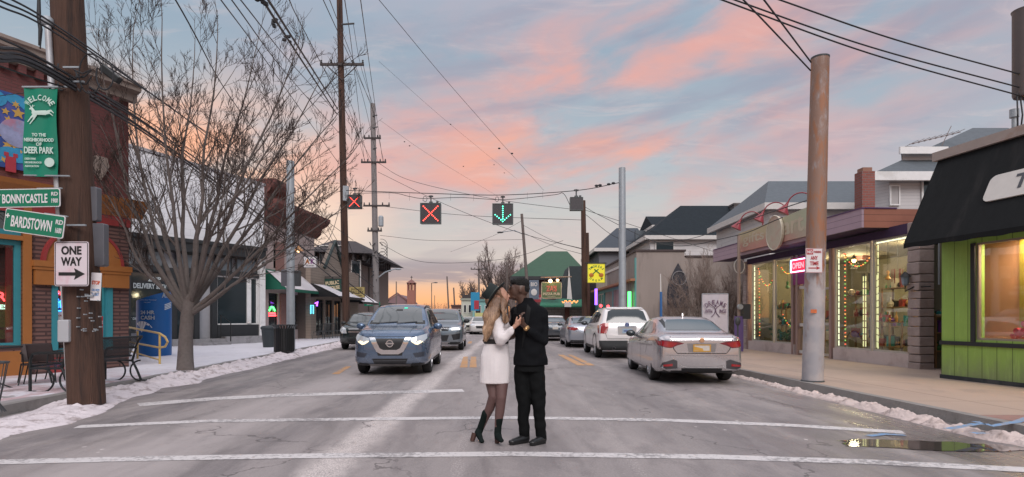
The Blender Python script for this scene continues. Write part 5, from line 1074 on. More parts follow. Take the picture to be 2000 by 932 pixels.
a, b = P(1056,0,44).x, P(1152,0,44).x; MB().box(a, b, 44, 44.4, 0, P(0,593,44).z).build('wall', st_, T); MB().box(P(1103,0,44).x, P(1112,0,44).x, 43.9, 44, 0, 2.2).build('door', mat('door_brown', (.12,.04,.03), .6), T)
mb = MB(); mb.grid([[P(x_, 583+(3 if i % 2 else 0), 44), P(x_-4, 597, 42.6)] for i, x_ in enumerate((1058, 1080, 1100, 1125, 1150))]); mb.grid([[P(x_-4, 597, 42.6), P(x_-4, 600, 42.6)] for x_ in (1058, 1080, 1100, 1125, 1150)]); mb.build('awning', mat('awning_green2', (.015,.13,.075), .7), T)
mb = MB(); random.seed(3)
for i in range(24): mb.ell(P(1098+1.3*i+random.random(), 589+2*math.sin(i)+random.random(), 42.5), .04, 6)
solo(mb, 'fairy_lights', emis('fairy_amber', (1.,.3,.08), 2.5), 'orange fairy lights along the green pub awning', 'string lights')
T = board('pizza_sign', "green and cream hanging sign reading ZA'S PIZZA PUB", 'sign', (1077, 567), 1.5, 1.22, 43, 0, mat('sign_sage', (.1,.14,.06), .5), mat('sign_cream2', (.5,.42,.28), .5), r=.2)
text(T, "ZA'S", 0, .12, .46, mat('sign_brick', (.45,.13,.09), .5), w=.8, y=-.05, bold=.06); text(T, "PIZZA PUB", 0, -.28, .2, mat('sign_cream2', (.5,.42,.28), .5), w=1.25, y=-.05, bold=.05); text(T, "LATE NIGHT", 0, -.48, .08, mat('sign_cream2', (.5,.42,.28), .5), y=-.05)
MB().tube([(-.8,0,.95), (1.5,0,1.0)], .05, 6).build('beam', mat('beam_tan', (.25,.17,.12), .7), T); mb = MB(); [mb.tube([(x_,0,.6), (x_,0,.96)], .02, 5) for x_ in (-.5, .5)]; mb.build('hangers', K['black'], T)
for i, x_ in enumerate((1075, 1089)):
    T = thing('sign_lamp', ('left', 'right')[i]+'-hand glowing bulb above the pizza sign', 'lamp', W(x_, 549-2*i, 42.6)); FR[T.name] = Vector(); MB().ell((0,0,0), .13-.03*i, 10).build('bulb', emis('bulb_sign', (1.,.62,.3), 14), T); MB().lathe([(.05,.1), (.1,.05)], n=8).build('cap', K['black'], T)
T = board('grey_banner', 'narrow grey street banner with a pale face on a pole', 'banner', (1043, 566), .75, 1.5, 45, 0, mat('banner_grey', (.12,.15,.2), .6, 0, .5, 5), None); mb = MB(); mb.ell((0,-.05,-.2), (.24,.02,.26), 12); mb.build('face', K['offwhite'], T); text(T, 'BIO', 0, .42, .3, K['offwhite'], w=.5, y=-.05)
T = board('red_sign', 'dark red shop sign behind the pizza sign', 'sign', (1054, 583), 1.3, .6, 47, 0, mat('sign_crimson', (.3,.03,.04), .5), None); text(T, 'OPEN DAILY', 0, 0, .14, K['offwhite'], w=1, y=-.05)
T = board('mini_sign', 'small white hanging sign under the green pub awning', 'sign', (1109, 595), .5, .35, 42.4, 0, K['offwhite'], None)
MB().tube([(0,0,.18),(0,0,.4)], .01, 4).build('hook', K['black'], T)
# far shops near the vanishing point
for (nm, lb, x0, x1, y0, Y, m_) in (('far_white_shop', 'small white two-storey shop far down the street', 901, 924, 587, 80, (.5,.5,.42)), ('far_teal_shop', 'turquoise and yellow shop far down the street beside the white one', 923, 985, 589, 76, (.2,.38,.36)), ('far_brown_block', 'low brown building at the end of the street', 882, 903, 599, 95, (.16,.08,.07))):
    a, b = P(x0,0,Y).x, P(x1,0,Y).x; T = thing(nm, lb, 'building', (a, Y, 0)); z1_ = P(0,y0,Y).z; MB().box(a, b, Y, Y+15, 0, z1_).build('wall', mat(nm+'_wall', m_, .8), T); MB().box(a-.1, b+.1, Y-.15, Y+15, z1_, z1_+.3).build('cornice', mat(nm+'_trim', tuple(v*.6 for v in m_), .8), T)
    n_ = max(2, int((b-a)/1.2))
    for i in range(n_):
        for zz in (z1_*.25, z1_*.7): window(T, a+.3+i*(b-a-.3)/n_, a+.3+(i+.65)*(b-a-.3)/n_, zz-.6, zz+.55, K['offwhite'], K['glass'], .08, Y-.04, name='window')
    if 'teal' in nm:
        MB().box(a+.3, b-.3, Y-.1, Y, z1_*.5-.25, z1_*.5+.25).build('yellow_band', mat('far_yellow', (.5,.48,.2), .7), T)
    if 'white' in nm: MB().box(a, b-.3, Y+2, Y+10, z1_+.3, z1_+.9).build('roof', mat('roof_dark', (.05,.04,.042), .8), T)
T = board('street_banner', 'narrow blue and red street banner on a far pole', 'banner', (928, 589), .9, 1.9, 60, 0, mat('banner_blue', (.02,.25,.45), .6), None); MB().box(-.1,.4,-.05,-.035,-.8,.1).build('red_figure', mat('banner_red', (.4,.03,.05), .6), T)
# church tower and roof
Yc = 190; T = thing('church_tower', 'brick church bell tower with arched openings and a cross on the horizon', 'tower', (0,0,0)); ch = mat('church_brick', (.3,.13,.1), .9, 0, .12, .3)
tx0_, tx1_ = P(795,0,Yc).x, P(810,0,Yc).x; zt_1, zt_2 = P(0,567,Yc).z, P(0,553,Yc).z; w_ = tx1_-tx0_
MB().box(tx0_, tx1_, Yc, Yc+w_, 0, zt_1).build('shaft', ch, T); mb = MB()
for sx in (tx0_, tx0_+w_*.4, tx1_-.42): mb.box(sx, sx+.42, Yc, Yc+.5, zt_1, zt_2); mb.box(sx, sx+.42, Yc+w_-.5, Yc+w_, zt_1, zt_2)
mb.box(tx0_, tx1_, Yc, Yc+w_, zt_2-.5, zt_2); mb.build('belfry', ch, T)
mb = MB(); c_ = ((tx0_+tx1_)/2, Yc+w_/2); e = w_/2+.3; mb.add([(c_[0]-e, c_[1]-e, zt_2), (c_[0]+e, c_[1]-e, zt_2), (c_[0]+e, c_[1]+e, zt_2), (c_[0]-e, c_[1]+e, zt_2), (c_[0], c_[1], P(0,545,Yc).z)], [(0,1,4), (1,2,4), (2,3,4), (3,0,4), (0,3,2,1)]); mb.build('cap', mat('church_tile', (.2,.1,.09), .9), T)
mb = MB(); z_ = P(0,545,Yc).z; mb.box(c_[0]-.08, c_[0]+.08, c_[1]-.08, c_[1]+.08, z_-.2, z_+1.1); mb.box(c_[0]-.35, c_[0]+.35, c_[1]-.07, c_[1]+.07, z_+.55, z_+.75); mb.build('cross', K['black'], T)
T = thing('church_nave', 'low brick gabled hall beside the church tower', 'church', (0,0,0)); a, b, m_ = P(751,0,Yc).x, P(794,0,Yc).x, P(774,0,Yc).x
mb = MB(); mb.prism([(a, 0), (b, 0), (b, P(0,589,Yc).z), (m_, P(0,574,Yc).z), (a, P(0,589,Yc).z)], Yc+2, Yc+22); mb.build('wall', mat('nave_brick', (.22,.14,.15), .9, 0, .1, .3), T); mb = MB(); mb.tube([(a-.6, Yc+1.9, P(0,590,Yc).z), (m_, Yc+1.9, P(0,572,Yc).z), (b+.4, Yc+1.9, P(0,589,Yc).z)], .3, 4); mb.build('roof_edge', mat('nave_trim', (.2,.1,.1), .8), T)
# left distance: small roadside buildings
for i, (x0, x1, y0, Y, c, lb) in enumerate(((705, 726, 585, 70, (.2,.17,.16), 'grey low shop beyond the dark hall'), (722, 748, 594, 85, (.12,.22,.22), 'teal fronted shop past the second utility pole'), (742, 800, 604, 110, (.17,.13,.12), 'long low brown row of shops left of the street end'), (800, 884, 607, 130, (.15,.12,.12), 'dark low buildings closing the end of the street'))):
    a, b = P(x0,0,Y).x, P(x1,0,Y).x; T = thing('roadside_shop', lb, 'building', (a, Y, 0)); z1_ = P(0,y0,Y).z; MB().box(a, b, Y, Y+9, 0, z1_).build('wall', mat('far_w%d' % i, c, .9, 0, .2, .6), T); MB().box(a-.2, b+.2, Y-.2, Y+9, z1_, z1_+.25).build('roof', mat('roof_dark', (.05,.04,.042), .8), T)
    for k in range(3): window(T, a+(b-a)*(.1+.3*k), a+(b-a)*(.3+.3*k), .9, 2.4, K['offwhite'], K['glass'], .1, Y-.05, name='window')
T = board('red_shop_sign', 'small red sign with white letters near the gallery sign', 'sign', (702, 602), 1.0, .9, 50, 0, mat('sign_crimson', (.3,.03,.04), .5), None); text(T, "MO'S", 0, .1, .3, K['swhite'], y=-.05, bold=.04)
T = board('far_street_sign', 'tiny green street name sign beside the second utility pole', 'sign', (727, 594), 1.2, .3, 44, 0, K['green'], None)
text(T, 'EASTERN', 0, 0, .14, K['swhite'], y=-.04)
# bare thickets along the horizon
def thicket(name, label, px0, px1, py, Y, n_, col, kind='stuff', seed=1, hpx=20):
    random.seed(seed); mb = MB()
    for i in range(n_):
        p = W(px0+(px1-px0)*random.random(), py, Y+random.random()*Y*.15); p.z = 0; h_ = (620-py+hpx*(random.random()-.5))/F*Y+1.4; q = p.copy()
        pts = [p]
        for k in range(4): q = q+Vector((random.uniform(-.06, .06)*h_, random.uniform(-.05, .05)*h_, h_/4)); pts.append(q)
        mb.tube(pts, [.012*h_, .009*h_, .006*h_, .004*h_, .002*h_], 3, False)
        for k in (2, 3, 4):
            for _ in range(4): e = pts[k-1].lerp(pts[k], random.random()); mb.tube([e, e+Vector((random.uniform(-.14, .14)*h_, random.uniform(-.1, .1)*h_, random.uniform(.03, .14)*h_))], [.003*h_, .001*h_], 3, False)
    return setting(mb, name, mat(name+'_twigs', col, .9), kind=kind, label=label)
thicket('far_woods', 'bare winter trees fading along the horizon', 740, 905, 597, 160, 260, (.2,.1,.08), seed=2, hpx=14)
thicket('far_woods', 'bare winter trees beyond the pizza pub', 985, 1010, 560, 90, 30, (.13,.09,.09), seed=5)
# ================= POLES, SIGNS, SIGNALS, WIRES
def pole(name, label, base, top, r0, r1, m, cat='utility pole', n=14, ext=()):
    T = thing(name, label, cat, base); P_ = [Vector(base).lerp(Vector(top), i/8) for i in range(9)]
    MB().tube(P_, [r0+(r1-r0)*i/8 for i in range(9)], n).build('pole', m, T, True); return T
def extend(a, b, z): a, b = Vector(a), Vector(b); return a+(b-a)*((z-a.z)/(b.z-a.z))
# near wooden pole
Yn = 9.0; pb = G(170, 778, Z0); pt = W(131.5, 0, Yn); pt2 = extend(pb, pt, 10.5)
T = pole('utility_pole', 'thick dark wooden utility pole nearest the camera beside the street name signs', pb-Vector((0,0,.1)), pt2, .25, .2, K['wood'], n=20)
NP = T
mb = MB(); q = W(215, 443, Yn)
for (px_, py_, w_) in ((150, 440, .28), (175, 578, .12), (148, 160, .26), (140, 132, .24)): c_ = W(px_, py_, Yn-.26); mb.box(c_.x-w_/2, c_.x+w_/2, c_.y-.02, c_.y+.01, c_.z-.012, c_.z+.012)
mb.build('straps', K['steel'], T)
random.seed(5); mb = MB()
for i in range(26): c_ = W(150+45*random.random(), 560+90*random.random(), Yn-.262+.0); mb.box(c_.x-.008, c_.x+.008, c_.y, c_.y+.06, c_.z-.008, c_.z+.008)
mb.build('staples', K['steel'], T)
# cables and closure hardware lashed to the near pole
T = thing('cable_clamps', 'tangle of cable clamps and loops on the near wooden pole', 'hardware', W(140, 160, Yn-.3)); FR[T.name] = Vector(); mb = MB(); rnd = random.Random(3)
for i in range(12):
    a = Vector((rnd.uniform(-.35,.3), rnd.uniform(-.1,.05), rnd.uniform(-.15,.2))); b = a+Vector((rnd.uniform(-.2,.25), rnd.uniform(-.05,.05), rnd.uniform(-.12,.12))); mb.tube([a, (a+b)/2+Vector((0,0,-.06)), b], .012, 6)
mb.tube([(.28+.17*math.cos(R(t)), 0, .12+.3*math.sin(R(t))) for t in range(0, 341, 15)], .01, 6); mb.tube([(.5+.13*math.cos(R(t)), .0, .1+.22*math.sin(R(t))) for t in range(150, 420, 15)], .012, 6)
pieces(mb, 'clamp', K['wire'], T)
T = thing('splice_closure', 'black splice box hanging on the upper cable right of the near pole', 'junction box', W(217, 145, Yn)); FR[T.name] = Vector(); M_ = Matrix.Rotation(R(38), 4, 'Y'); MB().box(-.17, .17, -.05, .05, -.06, .05, 0, M_).build('case', K['black'], T, bevel=.015)
T = thing('hanging_conductor', 'black insulator drop hanging at the top left beside the near pole', 'hardware', W(76, 45, Yn)); FR[T.name] = Vector(); mb = MB(); mb.tube([(0,0,.5), (0,0,.1), (.02,0,-.1), (0,0,-.35)], [.02,.03,.025,.01], 7); mb.tube([(-.02,0,.2), (.05,0,-.1), (.02,0,-.4)], .01, 5); mb.build('drop', K['wire'], T, True)
# grey signal backs and paper notice on the near pole
for i, (y0, y1, x0, x1) in enumerate(((366, 433, 178, 194), (437, 521, 181, 208))):
    a = W((x0+x1)/2, (y0+y1)/2, Yn+.05); T = thing('signal_box', ('smaller upper', 'larger lower')[i]+' grey metal box on the right side of the near wooden pole', 'box', a); FR[T.name] = Vector(); w_ = (x1-x0)/F*Yn; h_ = (y1-y0)/F*Yn
    MB().rrect(-w_/2, w_/2, -h_/2, h_/2, .03, -.06, .06).build('case', mat('box_grey', (.11,.11,.125), .5), T, bevel=.01)
    MB().box(-w_/2-.1, -w_/2+.01, -.03, .03, -.05, .05).build('bracket', K['dsteel'], T)
T = board('paper_notice', 'small white STOP notice tacked to the near wooden pole', 'notice', (187.5, 560), .155, .42, Yn-.24, 0, K['swhite'], None, t=.008, r=.005); T.rotation_euler = (0, R(3), 0)
text(T, 'STOP', 0, .06, .06, mat('notice_red', (.6,.12,.06), .5), w=.12, y=-.006, bold=.04); text(T, 'CALL NOW', 0, -.05, .035, mat('notice_blue', (.1,.25,.5), .5), w=.12, y=-.006); text(T, '2 LOST', 0, -.12, .04, mat('notice_blue', (.1,.25,.5), .5), w=.11, y=-.006)
# slender sign post with banner
sb = G(138, 779, Z0); st = W(93, 42, 8.75)
T = pole('sign_post', 'leaning slender white metal post carrying the banner and street signs', sb, st, .05, .045, mat('post_white', (.5,.5,.52), .4, .3, .1, 5, stain=(.3,.28,.28)), 'post', n=12)
MB().ell(tuple(st), .085, 12).build('finial', K['steel'], T, True)
c_ = W(131, 640, 8.8); MB().rrect(-.08, .08, -.2, .2, .03, -.07, .07).v
mb = MB(); mb.box(c_.x-.085, c_.x+.085, c_.y-.09, c_.y+.05, c_.z-.22, c_.z+.12); mb.build('push_button_box', mat('box_pale', (.4,.4,.42), .5), T, bevel=.02)
T = thing('street_banner', 'green banner reading WELCOME TO THE NEIGHBORHOOD OF DEER PARK with a leaping deer', 'banner', W(79, 257, 8.7), R(4), local=True)
k = 8.7/F; bw, bh = 62*k, 172*k; rows = [[(-bw/2+bw*i/10, .02*math.sin(i*.9+j*.4), bh/2-bh*j/16-.02*math.sin(i*.3)) for i in range(11)] for j in range(17)]
mb = MB(); mb.grid(rows); mb.grid([[(a, b+.006, c) for a, b, c in r] for r in rows]); mb.build('cloth', mat('banner_green', (.0,.2,.12), .6, 0, .12, 3), T, True)
bw_ = mat('banner_print', (.55,.68,.62), .6); yb = -.032
for j, ch in enumerate('WELCOME'):
    a = R(150-j*20); text(T, ch, .01+.2*math.cos(a), .33+.17*math.sin(a), .085, bw_, w=.05, y=yb, rot=a-math.pi/2, bold=.02)
for s_, z_, h_, w_ in (('TO THE', -.06, .05, .2), ('NEIGHBORHOOD', -.135, .055, .42), ('OF', -.2, .05, .08), ('DEER PARK', -.29, .1, .42)): text(T, s_, 0, z_, h_, bw_, w=w_, y=yb, bold=.03)
for s_, z_, w_ in (('DEER PARK', -.42, .16), ('NEIGHBORHOOD', -.475, .24), ('ASSOCIATION', -.53, .2)): text(T, s_, -.2+w_/2, z_, .03, bw_, w=w_, y=yb)
dp = [(-.14,.3),(-.1,.33),(-.13,.37),(-.09,.34),(-.075,.38),(-.06,.33),(-.05,.29),(-.01,.25),(.08,.26),(.13,.29),(.18,.27),(.19,.3),(.14,.32),(.08,.3),(.05,.27),(.02,.23),(-.02,.19),(-.05,.13),(-.12,.07),(-.16,.02),(-.11,.06),(-.06,.1),(-.055,.03),(-.03,.11),(-.01,.16),(-.05,.2),(-.08,.25),(-.12,.27)]

db = MB()
for a_, b_, r0_, r1_ in (((-.075,.27),(.1,.275),.03,.035), ((-.07,.28),(-.1,.335),.026,.016), ((-.1,.335),(-.135,.325),.018,.01), ((-.1,.345),(-.085,.39),.006,.004), ((-.09,.365),(-.06,.375),.004,.003), ((-.11,.345),(-.13,.385),.006,.004), ((.09,.27),(.17,.31),.028,.012), ((.17,.31),(.21,.27),.01,.006), ((.08,.26),(.15,.27),.02,.01), ((.15,.27),(.2,.23),.009,.005), ((-.05,.26),(-.11,.2),.024,.012), ((-.11,.2),(-.16,.13),.01,.006), ((-.04,.25),(-.08,.17),.02,.011), ((-.08,.17),(-.13,.1),.009,.006)):
    db.tube([(a_[0], 0, a_[1]), (b_[0], 0, b_[1])], [r0_, r1_], 10); db.ell((a_[0], 0, a_[1]), r0_, 10)
db.v = [Vector((v.x, yb+v.y*.08, v.z)) for v in db.v]; db.build('deer_emblem', bw_, T); MB().prism([(.15+.07*math.cos(R(a)), -.47+.07*math.sin(R(a))) for a in range(0, 360, 20)], yb-.002, yb+.002).build('seal', bw_, T)
mb = MB(); mb.tube([(-bw/2-.02, 0, bh/2), (bw/2+.15, 0, bh/2+.02)], .014, 6); mb.tube([(-bw/2, 0, -bh/2), (bw/2+.18, 0, -bh/2)], .012, 6); mb.build('arms', K['steel'], T)
def streetsign(px0, px1, pyc0, pyc1, h_, Y, label, main, sub1, sub2, rz, mw):
    c_ = W((px0+px1)/2, (pyc0+pyc1)/2, Y); w_ = (px1-px0)/F*Y; t = math.atan2(pyc1-pyc0, px1-px0)
    T = thing('street_name_sign', label, 'sign', c_, local=True); T.rotation_euler = (0, t, rz); hh = h_/F*Y
    MB().rrect(-w_/2, w_/2, -hh/2, hh/2, .03, -.006, .006).build('border_plate', K['swhite'], T)
    MB().rrect(-w_/2+.012, w_/2-.012, -hh/2+.012, hh/2-.012, .025, -.009, -.0065).build('green_face', mat('sign_green_face', (.0,.17,.09), .35, var=.05), T)
    text(T, main, -.02*w_-.02, -.01, hh*.5, K['swhite'], w=mw*w_, y=-.012, bold=.02); text(T, sub1, w_*.42, hh*.2, hh*.2, K['swhite'], y=-.012, bold=.02); text(T, sub2, w_*.42, -hh*.17, hh*.24, K['swhite'], w=.1*w_, y=-.012, bold=.02)
    text(T, '+', -w_/2+.05, hh*.18, hh*.2, K['swhite'], y=-.012, bold=.04)
    mb = MB(); mb.box(w_/2-.35, w_/2+.02, -.004, .02, hh/2-.005, hh/2+.012); mb.build('bracket', K['steel'], T); return T
streetsign(-8, 118, 388, 386, 36, 8.65, 'upper green street name sign reading BONNYCASTLE RD 1900', 'BONNYCASTLE', 'RD', '1900', 0, .7)
streetsign(3, 132, 427, 446, 44, 8.55, 'lower tilted green street name sign reading BARDSTOWN RD 1600', 'BARDSTOWN', 'RD', '1600', R(-6), .68)
T = board('one_way_sign', 'white ONE WAY sign with a black arrow pointing right', 'sign', (140, 515.5), 67/F*8.6, 87/F*8.6, 8.6, 0, mat('sign_reflective', (.66,.58,.62), .35, stain=(.62,.3,.36), stk=.45, stscale=2.2, var=.05), None, t=.006, r=.035)
bl = mat('sign_black', (.01,.01,.01), .5); w_, h_ = 67/F*8.6, 87/F*8.6
mb = MB(); t = .009
mb.tube([(x_, -.005, z_) for x_, z_ in ((-w_/2+.03,-h_/2+.015),(w_/2-.03,-h_/2+.015),(w_/2-.015,-h_/2+.03),(w_/2-.015,h_/2-.03),(w_/2-.03,h_/2-.015),(-w_/2+.03,h_/2-.015),(-w_/2+.015,h_/2-.03),(-w_/2+.015,-h_/2+.03),(-w_/2+.03,-h_/2+.015))], .005, 5); mb.build('border', bl, T)
text(T, 'ONE', 0, .2, .13, bl, w=.3, y=-.006, bold=.035); text(T, 'WAY', 0, .035, .13, bl, w=.31, y=-.006, bold=.035)
MB().prism([(-.19,-.175), (.06,-.175), (.04,-.235), (.2,-.15), (.04,-.065), (.06,-.125), (-.19,-.125)], -.008, -.004).build('arrow', bl, T)
# rusty pole right with NO PARKING sign
rp_ = bpy.data.materials.new('rusty_steel'); rp_.use_nodes = True; N = NT(rp_.node_tree); p = N.n['Principled BSDF']; c = N.coord(); x, y, z = N.sep(c)
r_ = N.m('ADD', N.noise(N.vmul(c, (3,3,1.1)), 1.6, 8, .68), N.m('MULTIPLY', N.step(z, 1.6, 3.2), .3))
cc_ = N.mix(N.step(N.noise(c, 3, 5), .4, .65), (.34,.33,.35), (.44,.4,.4)); cc_ = N.mix(N.step(r_, .55, .78), cc_, (.24,.13,.085)); cc_ = N.mix(N.m('MULTIPLY', N.step(N.noise(N.vmul(c, (4,4,.9)), 2.4, 6, .6), .5, .62), N.step(z, 1.2, 2.6)), cc_, (.3,.11,.035))
cc_ = N.mix(N.step(z, 2.35, 2.38), cc_, N.mix(.18, cc_, (.4,.32,.3)))
N.put(p.inputs['Base Color'], cc_); p.inputs['Roughness'].default_value = .65; p.inputs['Metallic'].default_value = .15
b0_ = G(1587, 745, Z0); b1_ = W(1602, 115, 11.4)
RP = pole('rusty_steel_pole', 'thick rust-streaked round steel pole on the right pavement', b0_, b1_, .195, .165, rp_, 'pole', n=28)
MB().lathe([(.17,0), (.172,.03), (.1,.06), (0,.065)], tuple(b1_), n=24).build('cap', K['dsteel'], RP, True)
MB().lathe([(.225,-.12), (.215,.02), (.2,.03)], tuple(b0_), n=24).build('collar', K['dsteel'], RP, True)
T = board('no_parking_sign', 'white and red NO PARKING ANY TIME sign strapped to the rusty pole', 'sign', (1590, 509), 33/F*11.1, 48/F*11.1, 11.13, 0, K['swhite'], None, t=.005, r=.02)
rd = mat('sign_red', (.42,.03,.04), .45); MB().box(-.145, -.02, -.006, -.003, .115, .215).build('red_panel', rd, T)
text(T, 'NO', -.083, .165, .06, K['swhite'], w=.1, y=-.0075, bold=.03); text(T, 'PARKING', .065, .165, .045, rd, w=.14, y=-.006, bold=.02); text(T, 'ANY', 0, .05, .075, rd, w=.14, y=-.006, bold=.03); text(T, 'TIME', 0, -.055, .075, rd, w=.17, y=-.006, bold=.03)
MB().prism([(-.11,-.155), (.05,-.155), (.04,-.18), (.12,-.145), (.04,-.11), (.05,-.135), (-.11,-.135)], -.006, -.003).build('arrow', rd, T)
mb = MB(); mb.tube([(x_*.157, -.005, z_*.228) for x_, z_ in ((-.9,-1),(.9,-1),(1,-.93),(1,.93),(.9,1),(-.9,1),(-1,.93),(-1,-.93),(-.9,-1))], .003, 4); mb.build('border', rd, T)
q = W(1596, 608, 11.18); T = thing('pole_sticker', 'small orange and white sticker on the rusty pole', 'sticker', q); MB().grid([[(.06*i-.05+q.x, q.y+.03*(abs(i)), q.z-.035), (.06*i-.05+q.x, q.y+.03*(abs(i)), q.z+.035)] for i in (-1, 0, 1)]).build('sticker', mat('sticker_orange', (.6,.16,.06), .5), T)
# steel poles
pole('steel_pole', 'pale grey round steel pole beside the litter bin on the left pavement', G(568, 686, Z0), W(567, 315, 21.7), .155, .14, K['steel'], 'pole')
T = thing('pole_cabinet', 'grey control box mounted on the left steel pole', 'box', W(562, 543, 21.6)); FR[T.name] = Vector(); MB().box(-.22, .0, -.1, .25, -.3, .3).build('case', mat('box_grey', (.16,.16,.18), .5), T, bevel=.02); MB().box(.2, .4, .0, .3, -.3, .28).build('rear_case', K['dsteel'], T, bevel=.02)
pole('steel_pole', 'grey round steel pole behind the white parked SUV on the right', W(1216, 660, 26)*Vector((1,1,0)), W(1215, 328, 26), .17, .15, K['steel'], 'pole')
# tall crossarm pole and the more distant ones
def upole(label, px0, py0, px1, py1, Y, r0, zt_=None, arms=(), m_=None, extra=0):
    a = W(px0, py0, Y); b = W(px1, py1, Y); base = extend(b, a, 0.1); top = b if zt_ is None else extend(a, b, zt_)
    T = pole('utility_pole', label, base, top, r0, r0*.72, m_ or K['wood2'], n=10)
    for (px_, py_, wl, wr, br) in arms:
        c_ = W(px_, py_, Y-.2); mb = MB(); mb.box(c_.x-wl, c_.x+wr, c_.y-.06, c_.y+.06, c_.z-.06, c_.z+.06)
        if br: mb.tube([(c_.x-.7*wl, c_.y, c_.z-.05), (c_.x, c_.y, c_.z-.85)], .03, 5); mb.tube([(c_.x+.7*wr, c_.y, c_.z-.05), (c_.x, c_.y, c_.z-.85)], .03, 5)
        mb.build('crossarm', mat('arm_dark', (.06,.05,.05), .8), T); mb = MB()
        for x_ in (c_.x-wl+.06, c_.x-wl*.5, c_.x+wr*.5, c_.x+wr-.06): mb.lathe([(.03,.06), (.07,.12), (.03,.17), (.06,.22), (.0,.27)], (x_, c_.y, c_.z), n=8)
        mb.build('insulators', K['dsteel'], T)
    return T
P1 = upole('tallest wooden utility pole with a braced crossarm on the left pavement', 675, 560, 664, 40, 32, .21, 21, [(668, 126, 1.2, 1.2, True)], K['wood'])
MB().tube([W(667,48,31.8), W(692,46,31.8)], .05, 6).build('side_bracket', K['dsteel'], P1); MB().box(*sum(((W(675,378,31.7)[i]-(.12,.1,.4)[i], W(675,378,31.7)[i]+(.16,.1,.4)[i]) for i in range(3)), ())).build('terminal_box', K['steel'], P1)
P2 = upole('grey wooden utility pole with four crossarms further down the left side', 735, 590, 728, 203, 44, .25, None, [(731, 270, .8, .5, False), (731, 317, 1.0, .9, False), (733, 402, .9, 1.1, False), (733, 451, .6, .5, False)], mat('pole_grey', (.22,.2,.2), .85, 0, .2, 4, stretch=(6,6,.3)))
mb = MB(); c_ = W(729, 250, 43.8)
for (px_, py_) in ((737, 227), (738, 250), (736, 291)): c_ = W(728, py_, 43.8); mb.tube([c_, W(px_, py_-2, 43.8)], .04, 5)
mb.build('brackets', K['dsteel'], P2); c_ = W(744, 432, 43.7); MB().lathe([(.18,-.4), (.2,-.35), (.2,.3), (.12,.4)], tuple(c_), n=12).build('transformer', K['steel'], P2)
mb = MB(); rnd = random.Random(7)
for i in range(16): a = W(722+20*rnd.random(), 470+80*rnd.random(), 43.7); mb.tube([a, a+Vector((rnd.uniform(-.3,.3), 0, rnd.uniform(-.4,.4)))], .035, 5)
for i in range(5): c_ = W(745, 480+i*6, 43.6); mb.tube([(c_.x+.45*math.cos(R(t)), c_.y, c_.z+.5*math.sin(R(t))) for t in range(-100-i*15, 110, 20)], .018, 5)
mb.build('cable_gear', K['wire'], P2)
upole('slim wooden pole with small street light arm left of the grey pole', 722, 590, 721, 490, 50, .1)
for (lab, px0, py0, px1, py1, Y, r, arms) in (('slim bare wooden pole seen past the second SUV', 876, 600, 873, 540, 95, .15, ()), ('short wooden pole left of the bare tree', 888, 600, 886, 562, 100, .16, ()), ('wooden pole with short crossarm in front of the distant bare tree', 936, 600, 935, 524, 80, .17, [(935, 526, 1.1, 1.1, False)]),
        ('leaning wooden pole above the couple', 1030, 560, 1019, 418, 50, .16, ()), ('dark wooden pole beside the yellow shop sign', 1142, 590, 1139, 392, 35, .2, ()), ('shorter brown wooden pole just behind the dark one', 1149, 590, 1147, 455, 38, .15, ()),
        ('very far small pole near the church', 843, 600, 843, 568, 140, .12, ()), ('thin pale pole in front of the church hall', 774, 600, 774, 550, 120, .14, ()), ('slim pole right of the church tower', 849, 600, 849, 577, 150, .1, ()), ('slim pole rising by the grey banner', 991, 600, 990, 515, 56, .12, ())):
    upole(lab, px0, py0, px1, py1, Y, r, None, arms, K['wood'] if 'dark' in lab else None)
T = thing('street_light', 'curved-arm street light reaching right from the grey utility pole', 'street lamp', W(737, 560, 44)); FR[T.name] = Vector(); q = lambda px, py: W(px, py, 44)-W(737, 560, 44)
MB().tube([q(739,542), q(752,532), q(766,527), q(775,525)], .05, 6).build('arm', K['steel'], T, True); MB().ell(q(778,526), (.25,.12,.07), 10).build('lamp_head', K['steel'], T, True)
T = thing('street_light', 'small street light head on the leaning pole', 'street lamp', W(1022, 452, 50)); FR[T.name] = Vector(); q = lambda px, py: W(px, py, 50)-W(1022, 452, 50)
MB().tube([q(1022,458), q(1005,450), q(982,453)], .04, 6).build('arm', K['steel'], T, True); MB().ell(q(977,454), (.3,.12,.08), 10).build('lamp_head', K['dsteel'], T, True)
T = thing('street_light', 'tiny street light on the pole near the church', 'street lamp', W(843, 553, 140)); FR[T.name] = Vector(); MB().tube([(0,0,-2), (0,0,0), (.8,0,.1)], .1, 5).build('arm', K['dsteel'], T)
MB().ell((1.,0,.1), (.5,.2,.15), 8).build('lamp_head', K['dsteel'], T)
# transformer at the top right corner
T = thing('transformer', 'grey transformer can cut off by the top right corner', 'transformer', W(2003, 105, 12)); FR[T.name] = Vector(); MB().lathe([(.05,-.95), (.2,-.9), (.22,-.85), (.22,.85), (.24,.9)], n=20).build('tank', mat('transformer_brown', (.13,.11,.11), .5, .2), T, True)
mb = MB(); [mb.tube([(-.22+.06*i, -.05, -.85), (-.25+.1*i, -.1, -1.3), (-.16+.06*i, 0, -1.6)], .015, 5) for i in range(3)]; mb.build('leads', K['wire'], T)
pole('utility_pole', 'wooden pole just outside the right edge that carries the transformer', W(2110, 700, 12.4)*Vector((1,1,0)), W(2110, -50, 12.4), .2, .17, K['wood'])
